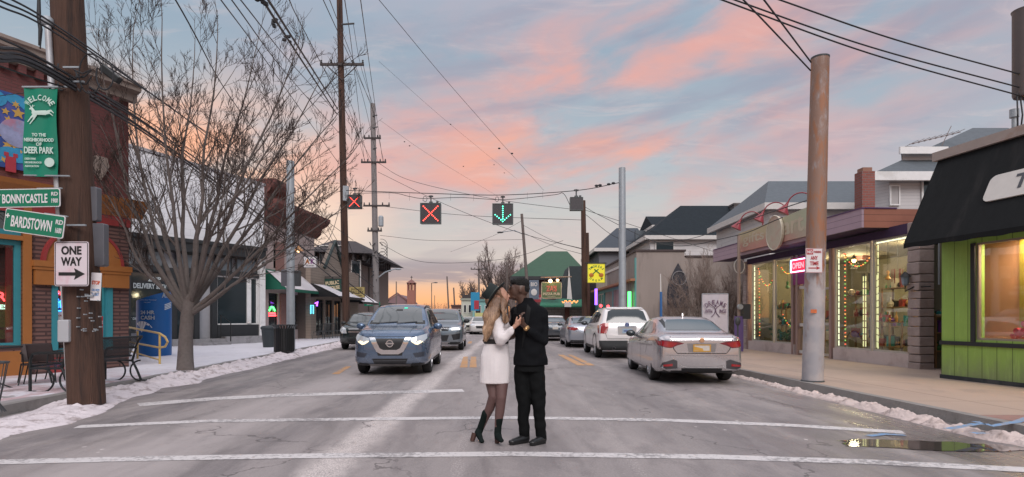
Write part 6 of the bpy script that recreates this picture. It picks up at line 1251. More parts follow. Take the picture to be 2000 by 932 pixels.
# bits along the beige building: blue pole, banner, shed post
pole('blue_pole', 'thin blue and white marker pole in front of the beige wall', W(1291, 660, 24)*Vector((1,1,0)), W(1291, 570, 24), .06, .05, mat('blue_post', (.03,.12,.32), .5), 'pole'); pole('white_rod', 'thin pale rod standing above the blue pole', W(1290.5, 570, 24), W(1290, 535, 24), .03, .02, K['offwhite'], 'rod')
T = thing('wing_banner', 'white cloth banner reading DREAMS WITH WINGS by the bushes', 'banner', W(1397, 618, 19.5)); FR[T.name] = Vector(); T.rotation_euler = (0,0,R(-4))
rows = [[(-.42+.84*i/8, .03*math.sin(i*.8+j*.3), .74-1.3*j/8) for i in range(9)] for j in range(9)]; mb = MB(); mb.grid(rows); mb.grid([[(a, b+.01, c) for a, b, c in r] for r in rows]); mb.build('cloth', mat('banner_white', (.5,.46,.5), .7), T, True)
vi = mat('print_violet', (.13,.07,.12), .6)
for j, ch in enumerate('DREAMS'): a = R(135-j*18); text(T, ch, .42*math.cos(a), .1+.38*math.sin(a), .15, vi, w=.09, y=-.04, rot=(a-math.pi/2)*.6, bold=.02)
text(T, 'WITH', -.23, .17, .13, vi, w=.24, y=-.04, bold=.02); text(T, 'INGS', .24, .17, .13, vi, w=.22, y=-.04, bold=.02)
mb = MB(); [mb.tube(pts_, .012, 5) for pts_ in ([(-.2,-.045,.42), (-.04,-.045,.3), (0,-.045,.22), (-.03,-.045,.1), (-.13,-.045,-.02)], [(.2,-.045,.42), (.04,-.045,.3), (0,-.045,.22), (.03,-.045,.1), (.13,-.045,-.02)])]; mb.ell((0,-.045,.36), .035, 8); mb.build('figure_emblem', vi, T)
mb = MB(); mb.tube([(-.43,.02,-1.6), (-.43,.02,.76)], .015, 6); mb.tube([(-.43,.02,.76), (.43,.02,.76)], .012, 6); mb.tube([(.43,.02,-1.6), (.43,.02,.76)], .012, 6); mb.build('stand', K['steel'], T)
c_ = W(1443, 0, 21.5); T = thing('purple_post', 'tan and purple painted post with meter box at the gift shop corner', 'post', (c_.x, 21.5, Z0)); FR[T.name] = Vector(); MB().tube([(0,0,1.2), (0,0,4.3)], .06, 8).build('post', mat('post_tan', (.3,.22,.18), .7), T); MB().box(-.13,.13,-.1,.1,0,1.3).build('purple_base', mat('purple_blocks', (.14,.09,.25), .7), T); MB().box(.1,.4,-.1,.15,1.2,1.75).build('meter_box', K['dsteel'], T); MB().lathe([(.1,-.05),(.1,.05)], (0,-.12,1.65), 'y', 14).build('dial', K['steel'], T)
T = thing('sidewalk_meter', 'small dark parking meter by the gift shop corner', 'meter', G(1441, 690, Z0)); FR[T.name] = Vector(); MB().tube([(0,0,0), (0,0,1.0)], .03, 8).build('post', K['dsteel'], T); MB().ell((0,0,1.12), (.1,.07,.16), 12).build('head', K['dsteel'], T, True)
T = thing('ring_sign', 'hanging hoop ornament at the left end of the gift shop canopy', 'ornament', W(1444, 520, 22.5)); FR[T.name] = Vector(); mb = MB(); mb.tube([(.2*math.cos(R(a)), 0, .28*math.sin(R(a))) for a in range(0, 361, 20)], .02, 6); mb.build('hoop', K['offwhite'], T); MB().tube([(0,0,.28), (0,0,.6)], .01, 4).build('string', K['black'], T)
# ---- lane signals on their span wire
def signal(px, py, wpx, Y, label, kind):
    w_ = wpx/F*Y; T = thing('lane_signal', label, 'traffic signal', W(px, py, Y)); FR[T.name] = Vector(); h = w_/2
    sm = mat('signal_housing', (.035,.04,.04), .5); fm = mat('signal_face', (.05,.045,.05), .35); mb = MB(); mb.box(-h*.96, h*.96, .0, .28, -h*.96, h*.96); mb.build('housing', sm, T)
    mb = MB(); e = h*.07; [mb.box(*q) for q in ((-h, h, -.03, 0, h-e, h), (-h, h, -.03, 0, -h, -h+e), (-h, -h+e, -.03, 0, -h+e, h-e), (h-e, h, -.03, 0, -h+e, h-e))]; mb.build('visor_frame', mat('signal_frame', (.1,.12,.12), .4, .4), T)
    MB().box(-h+e, h-e, -.012, 0, -h+e, h-e).build('face', fm, T); mb = MB(); n_ = 5
    pts = []
    if kind == 'x': pts = [(s*t/n_*.68, t/n_*.68) for s in (-1, 1) for t in range(-n_, n_+1)]
    if kind == 'v': pts = [(0, .72-.2*t) for t in range(7)]+[(s*.18*t*1.0, -.72+.16*t) for s in (-1, 1) for t in range(5)]
    for a, b in pts: mb.ell((a*h, -.02, b*h), h*.052, 8)
    if pts: mb.build('lamps', emis('led_red', (1.,.06,.04), 7) if kind == 'x' else emis('led_green', (.1,1.,.62), 5), T)
    mb = MB(); mb.tube([(0,.12,h), (0,.12,h+.38)], .03, 6); mb.box(-.1,.1,.06,.18,h+.3,h+.36); mb.box(-.08,.08,.06,.18,h,h+.08); mb.build('hanger', K['dsteel'], T)
    mb = MB(); mb.box(.6*h-.05,.6*h+.05,.1,.2,h,h+.1); mb.build('terminal', K['dsteel'], T); return T
signal(841, 417, 41, 27, 'middle hanging lane signal showing a large red X', 'x'); signal(982, 418, 41, 27, 'hanging lane signal showing a green downward arrow', 'v'); signal(692, 394, 27, 29, 'small lane signal with a red X beside the tallest wooden pole', 'x'); signal(1126, 398, 26, 26, 'lane signal box seen unlit on the right end of the span wire', '')
def wire(label, pts, r=.012, sag=0., n=14, group=None, cat='wire', name='overhead_wire', m=None):
    ps = [W(*p) for p in pts]; P_ = []; q = [ps[0]*2-ps[1]]+ps+[ps[-1]*2-ps[-2]]
    for i in range(1, len(q)-2):
        for k in range(n):
            t = k/n; v = .5*((2*q[i])+(q[i+1]-q[i-1])*t+(2*q[i-1]-5*q[i]+4*q[i+1]-q[i+2])*t*t+(3*q[i]-q[i-1]-3*q[i+1]+q[i+2])*t**3)
            P_.append(v if len(ps) > 2 else v-Vector((0, 0, 4*sag*t*(1-t))))
    P_.append(ps[-1]); return solo(MB().tube(P_, r, 5), name, m or K['wire'], label, cat, group, smooth=True, origin=P_[0])
wire('upper span wire that carries the lane signals', [(676,372,30), (841,378,27), (982,381,27), (1128,372,26.2), (1209,357,26)], .018, .04)
wire('lower looping cable strung under the signal span wire', [(690,378,29.6), (765,377,28), (800,384,27.5), (830,388,27), (900,386,27), (985,390,27), (1080,381,26.4), (1100,378,26.3), (1114,402,26)], .014, .12)
wire('cable loop above the middle red signal', [(826,392,26.9), (828,384,26.9), (834,386,26.9), (832,394,26.9), (826,392,26.9)], .012, 0, 3); wire('cable loop above the green arrow signal', [(967,392,26.9), (969,385,26.9), (974,387,26.9), (972,394,26.9), (967,392,26.9)], .012, 0, 3)
mb = MB(); [mb.tube([W(x_, 377+dy, 26.9), W(x_, 391+dy, 26.9)], .006, 4) for x_, dy in ((760,-2), (800,1), (880,1), (925,2), (1030,-1), (1060,-4))]; solo(mb, 'cable_spacers', K['wire'], 'short ties between the span wire and its looping cable', 'cable ties')
mb = MB(); [mb.ell(W(x_, y_, 26), (.09,.06,.06), 8) for x_, y_ in ((1165,363), (1172,362), (1189,360), (1198,358))]; solo(mb, 'span_turnbuckle', K['wire'], 'turnbuckle and insulators where the span wire meets the right steel pole', 'hardware')
# heavy bundle crossing the near pole
for i, (a, m_, b, e, r) in enumerate((((-25,105), (140,165), (400,340), (730,590), .03), ((-25,85), (140,150), (400,322), (730,560), .02), ((-25,62), (140,150), (390,305), (690,520), .014), ((-25,112), (140,172), (405,350), (690,575), .022), ((-25,96), (140,158), (400,332), (668,560), .016))):
    wire(['thickest', 'second', 'thin upper', 'lowest', 'middle'][i]+' cable of the heavy bundle crossing the near wooden pole', [(a[0], a[1], 6.5), (m_[0], m_[1], 8.72), (b[0], b[1], 19), (e[0], e[1], 38)], r, .25)
for i, (a, m_, b, e) in enumerate((((-25,-12), (165,93), (430,280), (690,470)), ((-25,0), (165,102), (430,292), (668,540)), ((-20,-25), (166,88), (410,262), (640,400)))):
    wire(['upper', 'lower', 'topmost'][i]+' of the paired cables passing the splice box beside the near pole', [(a[0], a[1], 6.6), (m_[0], m_[1], 8.76), (b[0], b[1], 19), (e[0], e[1], 32)], .013, .2)
wire('dark service cable drooping across the red brick wall to the near pole', [(-20,122,7), (60,150,8), (125,170,8.7)], .012, .05)
wire('thin service wire sloping below the bundle over the mural', [(-20,190,10), (60,180,9), (128,175,8.74)], .006, .05)
# high wires meeting the tall poles
hw_ = [((337,-10,9), (480,232,20), (640,430,36)), ((424,-10,10), (520,120,18), (662,320,32)), ((445,-10,10), (560,145,20), (664,262,32)), ((462,-10,10), (570,125,20), (664,228,32)),
       ((508,-10,10), (548,55,14), (657,222,32)), ((516,-10,10), (556,50,14), (660,214,32)), ((560,-10,12), (612,95,19), (728,318,44)), ((628,-10,14), (645,30,17), (726,205,44)), ((640,-10,15), (668,62,24), (732,225,44)),
       ((626,124,31.8), (680,210,38), (714,318,44)), ((648,124,31.8), (690,215,38), (722,318,44)), ((690,124,31.8), (714,210,38), (738,318,44)), ((709,124,31.8), (728,215,38), (750,318,44)), ((672,-10,14), (690,120,26), (712,318,44)), ((703,-10,14), (722,130,25), (748,318,44)), ((690,47,31.7), (705,130,36), (730,210,44))]
hl = ['leftmost long wire descending behind the bare tree', 'wire above the bare tree, first of the close three', 'wire above the bare tree, second of the close three', 'wire above the bare tree, third of the close three', 'left strand of the thick spaced cable pair at the top', 'right strand of the thick spaced cable pair at the top',
      'long wire passing left of the tallest pole to the grey pole', 'wire from the top frame to the top of the grey pole', 'wire crossing the tallest pole near the frame top', 'wire from the left tip of the braced crossarm', 'wire from the left middle insulator of the braced crossarm', 'wire from the right middle insulator of the braced crossarm', 'wire from the right tip of the braced crossarm',
      'steep wire just right of the tallest pole top', 'steep outer wire at the right of the tallest pole top', 'wire from the side bracket high on the tallest pole']
for i, (pts, lb) in enumerate(zip(hw_, hl)): wire(lb, pts, .028 if i in (4, 5) else .013, .1)
mb = MB()
for x_, y_, Y in ((512,3,10.2), (541,45,13.6), (560,77,15.6)):
    c_ = W(x_, y_, Y); mb = MB(); [mb.ell(c_+Vector((rnd.uniform(-.1,.1), 0, rnd.uniform(-.1,.1))), .05, 6) for _ in range(6)]
    solo(mb, 'cable_spacer', K['wire'], {512: 'lumpy black spacer on the thick cable pair at the very top edge', 541: 'middle lumpy black spacer on the thick cable pair', 560: 'lowest lumpy black spacer on the thick cable pair'}[x_], 'hardware')
lw = [((732,-10,16), (900,190,28), (1062,372,45), 'faint wire crossing the sky above the green arrow signal'), ((740,120,44), (870,235,60), (1010,350,80), 'beaded wire slanting through the centre sky'), ((742,235,44), (850,310,60), (1000,400,90), 'lower beaded wire slanting through the centre sky'),
      ((738,318,44), (800,352,40), (960,388,36), (1142,412,35), 'long wire from the grey pole to the dark right pole'), ((738,336,44), (860,395,40), (1000,450,37), (1142,488,35), 'wire drooping from the grey pole towards the green roof'), ((738,402,44), (900,420,40), (1139,430,35), 'nearly level wire between the two pavements'),
      ((745,478,44), (830,512,42), (990,505,42), (1100,470,42), 'slack low wire in front of the distant bare tree'), ((742,460,44), (850,470,50), (1020,468,50), 'level wire at mid height above the street end'), ((1022,440,50), (1080,470,44), (1142,487,35), 'wire from the leaning pole to the dark right pole'), ((1022,455,50), (1080,480,44), (1142,498,35), 'lower wire from the leaning pole to the dark right pole'), ((1022,430,50), (960,462,60), (880,492,90), 'wire going left from the top of the leaning pole'),
      ((1142,404,35), (1180,425,33), (1300,478,28), (1430,462,22), (1528,425,15), 'long drooping service wire across the right houses'), ((1142,418,35), (1215,468,34), (1330,470,30), (1575,392,15), 'second drooping service wire across the right houses'), ((1142,410,35), (1260,448,40), (1420,500,42), 'wire ending at the white clapboard house'),
      ((1388,-8,10), (1700,105,11), (2010,192,12), 'lower long wire crossing the upper right sky'), ((1412,-8,10), (1700,92,11), (2010,176,12), 'middle long wire crossing the upper right sky'), ((1500,-8,10), (1750,78,11), (2010,150,12), 'upper long wire crossing the upper right sky'), ((1444,-8,9), (1500,50,10), (1583,138,11.3), 'left guy wire to the top of the rusty pole'), ((1486,-8,9), (1530,50,10), (1584,122,11.3), 'right guy wire to the top of the rusty pole'),
      ((620,395,40), (650,470,42), (700,560,44), 'dark wire rising over the brown eaves'), ((700,540,43), (640,440,36), (590,370,30), 'crossing wire left of the tallest pole'), ((668,390,32), (640,470,30), (575,480,22), 'loose service drop to the left steel pole'), ((480,440,24), (570,482,28), (680,545,36), 'sloping cable in front of the cream cafe'), ((570,385,22), (620,440,27), (675,505,32), 'cable from the left steel pole to the tallest pole'), ((668,440,32), (700,520,38), (735,580,44), 'cable bowing from the tallest to the grey pole'), ((672,560,32), (700,575,38), (740,572,44), 'low slack cable between the tallest and the grey pole')]
for q in lw: wire(q[-1], q[:-1], .01 if 'faint' in q[-1] or 'beaded' in q[-1] else .015, .08)
mb = MB()
for x_, y_, Y in ((790,277,60), (800,285,61), (965,322,76), (985,338,78), (880,243,62), (1000,300,38), (975,290,37), (850,400,38), (905,325,70)): c_ = W(x_, y_, Y); mb.ell(c_, (.09,.09,.06), 6)
solo(mb, 'wire_beads', K['wire'], 'small dark line insulators dotted along the centre sky wires', 'insulators')
# ================= VEHICLES: lofted bodies, fitted panels, wheels cut into arches
def interp(st, t):                                  # smooth interpolation of station tuples by first value
    for i in range(len(st)-1):
        if st[i][0] <= t <= st[i+1][0]: break
    a, b = st[i], st[i+1]; u = (t-a[0])/(b[0]-a[0]); out = []
    for k in range(1, len(a)):
        p0 = st[max(i-1, 0)]; p3 = st[min(i+2, len(st)-1)]; h = b[0]-a[0]
        m0 = (b[k]-p0[k])/(b[0]-p0[0]) if i > 0 else (b[k]-a[k])/h; m1 = (p3[k]-a[k])/(p3[0]-a[0]) if i < len(st)-2 else (b[k]-a[k])/h
        d_ = (b[k]-a[k])/h
        if d_ == 0: m0 = m1 = 0
        else: m0 = max(-3*abs(d_), min(3*abs(d_), m0)) if m0*d_ > 0 else 0; m1 = max(-3*abs(d_), min(3*abs(d_), m1)) if m1*d_ > 0 else 0
        out.append((2*u**3-3*u*u+1)*a[k]+(u**3-2*u*u+u)*h*m0+(-2*u**3+3*u*u)*b[k]+(u**3-u*u)*h*m1)
    return out
def car_body(st, N_=90):
    # station: y, zbottom, zbelt, ztop, halfwidth, roof halfwidth
    ys = sorted(set([st[0][0]+(st[-1][0]-st[0][0])*i/N_ for i in range(N_+1)]+[s[0] for s in st])); rings = []
    for y in ys:
        zb, zs, zt, w, wt = interp(st, y); h = zs-zb; zt = max(zt, zs+.012); wt = min(wt, w*.93); wb = w*.955
        r_ = [(0, zb), (.78*w, zb), (.93*w, zb+.04), (.985*w, zb+.16*h), (w, zb+.38*h), (.992*w, zb+.6*h), (.985*w, zb+.8*h), (.972*w, zb+.93*h), (wb, zs), (wb+(wt-wb)*.12-.004, zs+(zt-zs)*.1), (wb+(wt-wb)*.5, zs+(zt-zs)*.5), (wb+(wt-wb)*.86, zs+(zt-zs)*.84), (wt*.94, zs+(zt-zs)*.95), (wt*.6, zt-.006), (0, zt)]
        rings.append([(x, y, z) for x, z in r_]+[(-x, y, z) for x, z in r_[-2:0:-1]])
    n = len(rings[0]); vs = [v for r in rings for v in r]; fs = [(i*n+j, (i+1)*n+j, (i+1)*n+(j+1) % n, i*n+(j+1) % n) for i in range(len(rings)-1) for j in range(n)]
    fs += [tuple(range(n)), tuple(range(len(vs)-1, len(vs)-n-1, -1))]; return vs, fs
def dense(poly, step=.06):
    bm = bmesh.new(); bm.faces.new([bm.verts.new((a, b, 0)) for a, b in poly])
    xs = [p[0] for p in poly]; ys = [p[1] for p in poly]
    for k, (lo, hi) in enumerate(((min(xs), max(xs)), (min(ys), max(ys)))):
        n = int((hi-lo)/step)
        for i in range(1, n+1):
            co = [0, 0, 0]; co[k] = lo+(hi-lo)*i/(n+1); no = [0, 0, 0]; no[k] = 1
            bmesh.ops.bisect_plane(bm, geom=bm.verts[:]+bm.edges[:]+bm.faces[:], plane_co=co, plane_no=no)
    bmesh.ops.triangulate(bm, faces=[f for f in bm.faces if len(f.verts) > 4]); bm.verts.index_update()
    r = ([v.co.to_2d()[:] for v in bm.verts], [[v.index for v in f.verts] for f in bm.faces]); bm.free(); return r
class Car:
    def __init__(s, label, cat, st, wheels, wr, W_, paint, group=None, loc=(0,0), rz=0., name='parked_car', tyrew=.22, N_=90, sill=None):
        s.T = thing(name, label, cat, (loc[0], loc[1], 0), rz, group, local=True); s.st = st; s.paint = paint; s.W = W_
        vs, fs = car_body(st, N_); s.bvh = BVHTree.FromPolygons([Vector(v) for v in vs], fs)
        mb = MB(); mb.add(vs, fs); body = mb.build('body', [paint, K['black']], s.T, 40)
        me = body.data; cut = MB()
        for y in wheels:
            for sx in (-1, 1): x0, x1 = sorted((sx*(W_*.5-.34), sx*(W_*.5+.2))); cut.lathe([(wr+.055, x0), (wr+.055, x1)], (0, y, wr-.01), 'x', 40)
        co = cut.build('cutter', K['black']); md = body.modifiers.new('b', 'BOOLEAN'); md.object = co; md.operation = 'DIFFERENCE'; md.solver = 'EXACT'
        bpy.context.view_layer.update(); dg = bpy.context.evaluated_depsgraph_get(); nm = bpy.data.meshes.new_from_object(body.evaluated_get(dg)); body.modifiers.clear(); body.data = nm; nm.name = 'body'; bpy.data.objects.remove(co)
        if len(nm.materials) < 2:
            nm.materials.clear(); nm.materials.append(paint); nm.materials.append(K['black'])
        for p in nm.polygons:
            c = p.center; blk = False
            for y in wheels:
                if math.hypot(c.y-y, c.z-wr+.01) < wr+.06 and abs(p.normal.x) < .3 and math.hypot(p.normal.y, p.normal.z) > .9 and (Vector((0, c.y-y, c.z-wr+.01)).normalized().dot(p.normal) < -.6): blk = True
                if abs(c.y-y) < wr+.03 and abs(abs(c.x)-(W_*.5-.34)) < .01: blk = True
            if p.normal.z < -.7: blk = True
            p.material_index = 1 if blk else 0; p.use_smooth = not blk
        nm.set_sharp_from_angle(angle=R(40)); s.body = body
        for y in wheels:
            for sx in (-1, 1): s.wheel(sx, y, wr, W_, tyrew)
    def wheel(s, sx, y, r, W_, tw):
        xo = W_/2-.015; mb = MB(); c = (sx*(xo-tw/2), y, r); pr = [(r*.66, -tw/2), (r*.9, -tw/2), (r*.985, -tw*.38), (r, -tw*.2), (r, tw*.2), (r*.985, tw*.38), (r*.9, tw/2), (r*.66, tw/2), (r*.66, -tw/2)]
        t = mb.lathe(pr, c, 'x', 32).build('wheel', K['rubber'], s.T, 30); rm = MB(); o = sx*(tw/2-.012)
        rm.lathe([(r*.68, o-sx*.01), (r*.68, o+sx*.004), (r*.6, o+sx*.006), (r*.58, o-sx*.03)], c, 'x', 32)
        ns = s.spokes if hasattr(s, 'spokes') else 5
        for k in range(ns):
            for dd in (-.13, .13):
                a = 2*math.pi*k/ns+.3; a1 = a+dd*1.3; p0 = Vector((c[0]+o-sx*.012, y+r*.14*math.cos(a+dd), r+r*.14*math.sin(a+dd))); p1 = Vector((c[0]+o-sx*.006, y+r*.63*math.cos(a1), r+r*.63*math.sin(a1))); rm.tube([p0, p1], [r*.055, r*.042], 5)
        rm.lathe([(r*.17, o-sx*.02), (r*.17, o+sx*.005), (0, o+sx*.01)], c, 'x', 14); rim = rm.build('rim', mat('alloy', (.5,.5,.52), .3, .85, .08), t, 30)
        MB().lathe([(r*.62, o-sx*.09), (0, o-sx*.09)], c, 'x', 20).build('brake_disc', K['dsteel'], t)
    def panel(s, name, view, poly, m, off=.006, parent=None, step=.06, mirror=False, thick=0, **k):
        if mirror: s.panel(name, view if view != 'R' else 'L', poly if view in 'RL' else [(-a, b) for a, b in poly], m, off, parent, step, False, thick, **k)
        vs, fs = dense(poly, step); out = []; ok = []
        for a, b in vs:
            o, d_ = {'R': (Vector((3, a, b)), Vector((-1,0,0))), 'L': (Vector((-3, a, b)), Vector((1,0,0))), 'F': (Vector((a, -3, b)), Vector((0,1,0))), 'B': (Vector((a, 9, b)), Vector((0,-1,0))), 'T': (Vector((a, b, 4)), Vector((0,0,-1)))}[view]
            h = s.bvh.ray_cast(o, d_, 20)
            if h[0] is None: out.append(None)
            else: n = h[1] if h[1].dot(d_) < 0 else -h[1]; out.append(h[0]+n*off)
        ix = {}; mb = MB()
        for i, v in enumerate(out):
            if v is not None: ix[i] = len(mb.v); mb.v.append(v)
        for f in fs:
            if all(i in ix for i in f): mb.f.append(tuple(ix[i] for i in f)); mb.mi.append(0)
        if not mb.f: return None
        o = mb.build(name, m, parent or s.T, 60, **k)
        if thick: md = o.modifiers.new('t', 'SOLIDIFY'); md.thickness = thick; md.offset = 0
        return o
    def line(s, name, view, pts, m, wd=.012, off=.004, parent=None, mirror=False):
        for a, b in zip(pts, pts[1:]):
            pass
        poly = []; L_, Rr = [], []
        for i, p in enumerate(pts):
            a = Vector(pts[max(0, i-1)]); b = Vector(pts[min(len(pts)-1, i+1)]); t = (b-a).normalized(); n = Vector((-t.y, t.x))*wd/2; p = Vector(p); L_.append(tuple(p+n)); Rr.append(tuple(p-n))
        s.panel(name, view, L_+Rr[::-1], m, off, parent, .08, mirror)
    def mirrors(s, y, z, m, x=None, sz=1.):
        for sx in (-1, 1):
            x_ = sx*(s.W/2+.06); mb = MB(); mb.ell((x_+sx*.03, y, z), (.12*sz, .07*sz, .085*sz), 14); mb.tube([(sx*(s.W/2-.1), y+.02, z-.05), (x_, y, z-.03)], .03, 6); mo = mb.build('side_mirror', m, s.T, True)
            MB().ell((x_+sx*.03, y+.035, z), (.095*sz, .045*sz, .065*sz), 12).build('mirror_glass', K['glass'], mo, True)
def paint(name, c, metal=.55, rough=.32, coat=.8):
    if 'paint_'+name in MC: return MC['paint_'+name]
    m = mat('paint_'+name, c, rough, metal, .04, 3, coat=coat); N = NT(m.node_tree); p = N.n['Principled BSDF']; co = N.coord(); z = N.sep(co)[2]
    old = p.inputs['Base Color'].links[0].from_socket; g = N.m('MULTIPLY', N.step(N.m('ADD', z, N.m('MULTIPLY', N.noise(co, 3.5, 6, .7), .5)), .95, .45), N.m('ADD', .08, N.m('MULTIPLY', N.noise(co, 26, 4, .7), .55)))   # road salt along the sills
    N.put(p.inputs['Base Color'], N.mix(g, old, (.27,.255,.25))); N.put(p.inputs['Metallic'], N.m('MULTIPLY', N.m('SUBTRACT', 1, g, clamp=True), metal)); N.put(p.inputs['Coat Weight'], N.m('MULTIPLY', N.m('SUBTRACT', 1, g, clamp=True), coat)); return m
hl_on = emis('headlamp_on', (1.,.84,.58), 1.15); hl_dim = emis('headlamp_white', (1.,.97,.9), 1.6); gr = mat('grille_black', (.012,.012,.014), .45); lens = mat('lens_clear', (.42,.45,.48), .12, .5, .2, 10, coat=1); seam = mat('seam_dark', (.01,.01,.012), .7); plast = mat('cladding', (.03,.032,.035), .6)
def smoothpoly(p): return p
# --- A: grey-blue crossover coming toward the camera
st = [(0,.34,.74,.80,.62,.55), (.04,.28,.78,.9,.74,.6), (.12,.24,.82,.98,.82,.66), (.28,.22,.9,1.04,.885,.72), (.55,.21,.96,1.08,.915,.76), (1.0,.21,1.0,1.14,.92,.78), (1.18,.21,1.02,1.2,.92,.76), (1.55,.2,1.04,1.47,.92,.68), (1.85,.2,1.05,1.62,.92,.63), (2.3,.2,1.06,1.69,.92,.615), (3.2,.2,1.08,1.7,.92,.61), (3.9,.22,1.1,1.66,.915,.6), (4.25,.24,1.12,1.5,.9,.62), (4.5,.3,1.1,1.25,.86,.66), (4.62,.42,1.0,1.08,.8,.66), (4.66,.5,.9,.98,.7,.6)]
pa = paint('slate_blue', (.085,.135,.22), .6, .26)
C = Car('slate blue crossover with glowing headlights driving towards the camera', 'SUV', st, (.93, 3.63), .36, 1.84, pa, loc=(-2.9, 13.75), rz=R(2.6), name='oncoming_suv')
ws = [(-.66,1.21),(.66,1.21),(.64,1.25),(.56,1.56),(.3,1.605),(0,1.62),(-.3,1.605),(-.56,1.56),(-.64,1.25)]
def faces_common(C, ws, glass=K['cglass']): return C.panel('windshield', 'F', ws, glass, .006, step=.08)
wsx = faces_common(C, ws)
C.panel('side_window', 'R', [(1.5,1.16),(2.45,1.17),(2.45,1.55),(2.1,1.55),(1.85,1.48)], K['cglass'], .005, mirror=True); C.panel('side_window', 'R', [(2.52,1.17),(3.35,1.19),(3.3,1.54),(2.52,1.55)], K['cglass'], .005, mirror=True); C.panel('side_window', 'R', [(3.42,1.19),(4.0,1.23),(3.9,1.4),(3.4,1.53)], K['cglass'], .005, mirror=True)
for pts in ([(1.35,.35),(1.3,.9),(1.45,1.1)], [(2.48,.3),(2.48,1.14)], [(3.3,.6),(3.42,1.14)], [(1.35,.33),(3.2,.33)]): C.line('door_seam', 'R', pts, seam, mirror=True)
C.panel('sill_cladding', 'R', [(1.36,.22),(3.2,.22),(3.2,.32),(1.36,.32)], plast, .008, mirror=True)
for y in (1.9, 2.95): C.panel('door_handle', 'R', [(y,.98),(y+.2,.98),(y+.2,1.02),(y,1.02)], K['chrome'], .03, mirror=True)
C.panel('grille', 'F', [(-.38,.86),(.38,.86),(.26,.6),(.18,.57),(-.18,.57),(-.26,.6)], gr, .008)
C.panel('grille_chrome', 'F', [(-.5,.88),(-.36,.88),(-.24,.64),(-.16,.6),(.16,.6),(.24,.64),(.36,.88),(.5,.88),(.32,.56),(.2,.5),(-.2,.5),(-.32,.56)], K['chrome'], .022, step=.04)
C.panel('hood_lip', 'F', [(-.6,.885),(.6,.885),(.6,.9),(-.6,.9)], seam, .004)
em = MB().lathe([(.085,-.012), (.085,.0), (.065,.004)], (0,-.03,.745), 'y', 20).build('emblem', K['chrome'], C.T); MB().lathe([(.065,0), (.062,-.012)], (0,-.035,.745), 'y', 20).build('emblem_disc', mat('emblem_dark', (.05,.05,.06), .4), em); MB().box(-.1,.1,-.055,-.045,.73,.76).build('emblem_bar', K['chrome'], em)
hl = C.panel('headlight', 'F', [(.5,.86),(.62,.9),(.84,.96),(.85,.86),(.78,.78),(.66,.71),(.6,.72),(.48,.8)], lens, .008, mirror=True)
C.panel('headlamp_glow', 'F', [(.5,.80),(.56,.8),(.65,.755),(.76,.8),(.755,.775),(.655,.715),(.6,.722),(.5,.785)], hl_on, .014, parent=hl, step=.04, mirror=True); C.panel('headlamp_glow', 'F', [(.63,.79),(.72,.81),(.71,.775),(.65,.76)], hl_on, .014, parent=hl, step=.04, mirror=True)
C.panel('lower_intake', 'F', [(-.42,.4),(.42,.4),(.36,.27),(-.36,.27)], gr, .008); [C.line('intake_bar', 'F', [(-.38,z_),(.38,z_)], mat('bar_grey', (.08,.08,.09), .5), .014, .014) for z_ in (.31,.35)]
C.panel('upper_intake', 'F', [(-.3,.53),(.3,.53),(.28,.47),(-.28,.47)], gr, .008); C.panel('bumper_trim', 'F', [(-.46,.235),(.46,.235),(.5,.285),(-.5,.285)], K['chrome'], .02)
C.panel('bumper_lower', 'F', [(-.75,.2),(.75,.2),(.8,.3),(.52,.3),(.46,.23),(-.46,.23),(-.52,.3),(-.8,.3)], plast, .012); C.panel('fog_recess', 'F', [(.54,.52),(.8,.56),(.8,.45),(.6,.43)], mat('recess_dark', (.03,.035,.05), .5), .008, mirror=True)
for z_, x0, x1 in ((.6,.0,0),): pass
C.line('hood_crease', 'T', [(.45,.15),(.52,1.05)], mat('crease', (.05,.07,.1), .4, .4), .012, .003, mirror=True)
C.panel('roof_rail', 'T', [(.6,1.9),(.64,1.9),(.63,3.8),(.59,3.8)], K['black'], .03, mirror=True)
C.mirrors(1.52, 1.12, pa); C.line('wiper', 'F', [(-.55,1.19),(0,1.225)], K['black'], .02, .014); C.line('wiper', 'F', [(-.02,1.19),(.5,1.225)], K['black'], .02, .014)
# driver behind the glass, seen as face and shoulders
def driver(C, x, y, z, lab):
    pass
# things seen on the glass: green reflection painted as a glowing patch, and rear-view mirror
C.T.scale.z = 1.045; C.panel('windshield_reflection', 'F', [(.1,1.555),(.19,1.555),(.19,1.59),(.1,1.59)], emis('reflected_green', (.05,.7,.45), .8), .01, parent=wsx, step=.05)
C.panel('mirror_back', 'F', [(-.1,1.5),(.08,1.5),(.07,1.545),(-.09,1.545)], K['black'], .009, parent=wsx, step=.05)
# --- B: second SUV, silver grey
st = [(0,.4,.8,.9,.66,.58), (.04,.32,.84,.98,.78,.62), (.12,.27,.9,1.05,.87,.7), (.3,.26,.98,1.1,.95,.76), (.7,.25,1.04,1.16,.985,.8), (1.15,.25,1.08,1.22,.99,.8), (1.35,.25,1.1,1.3,.99,.78), (1.8,.25,1.14,1.66,.99,.7), (2.1,.25,1.16,1.76,.99,.66), (2.6,.25,1.17,1.8,.99,.66), (3.6,.25,1.2,1.78,.99,.65), (4.4,.27,1.22,1.68,.97,.64), (4.7,.35,1.2,1.4,.93,.66), (4.85,.5,1.0,1.1,.85,.66)]
pb_ = paint('titanium', (.16,.19,.22), .6, .3)
C = Car('silver grey SUV with one bright headlight following behind the blue crossover', 'SUV', st, (.95, 3.8), .39, 1.98, pb_, loc=(-3.02, 24.0), rz=R(2.6), name='oncoming_suv')
C.panel('windshield', 'F', [(-.74,1.29),(.74,1.29),(.66,1.68),(.4,1.72),(-.4,1.72),(-.66,1.68)], K['cglass'], .006, step=.08)
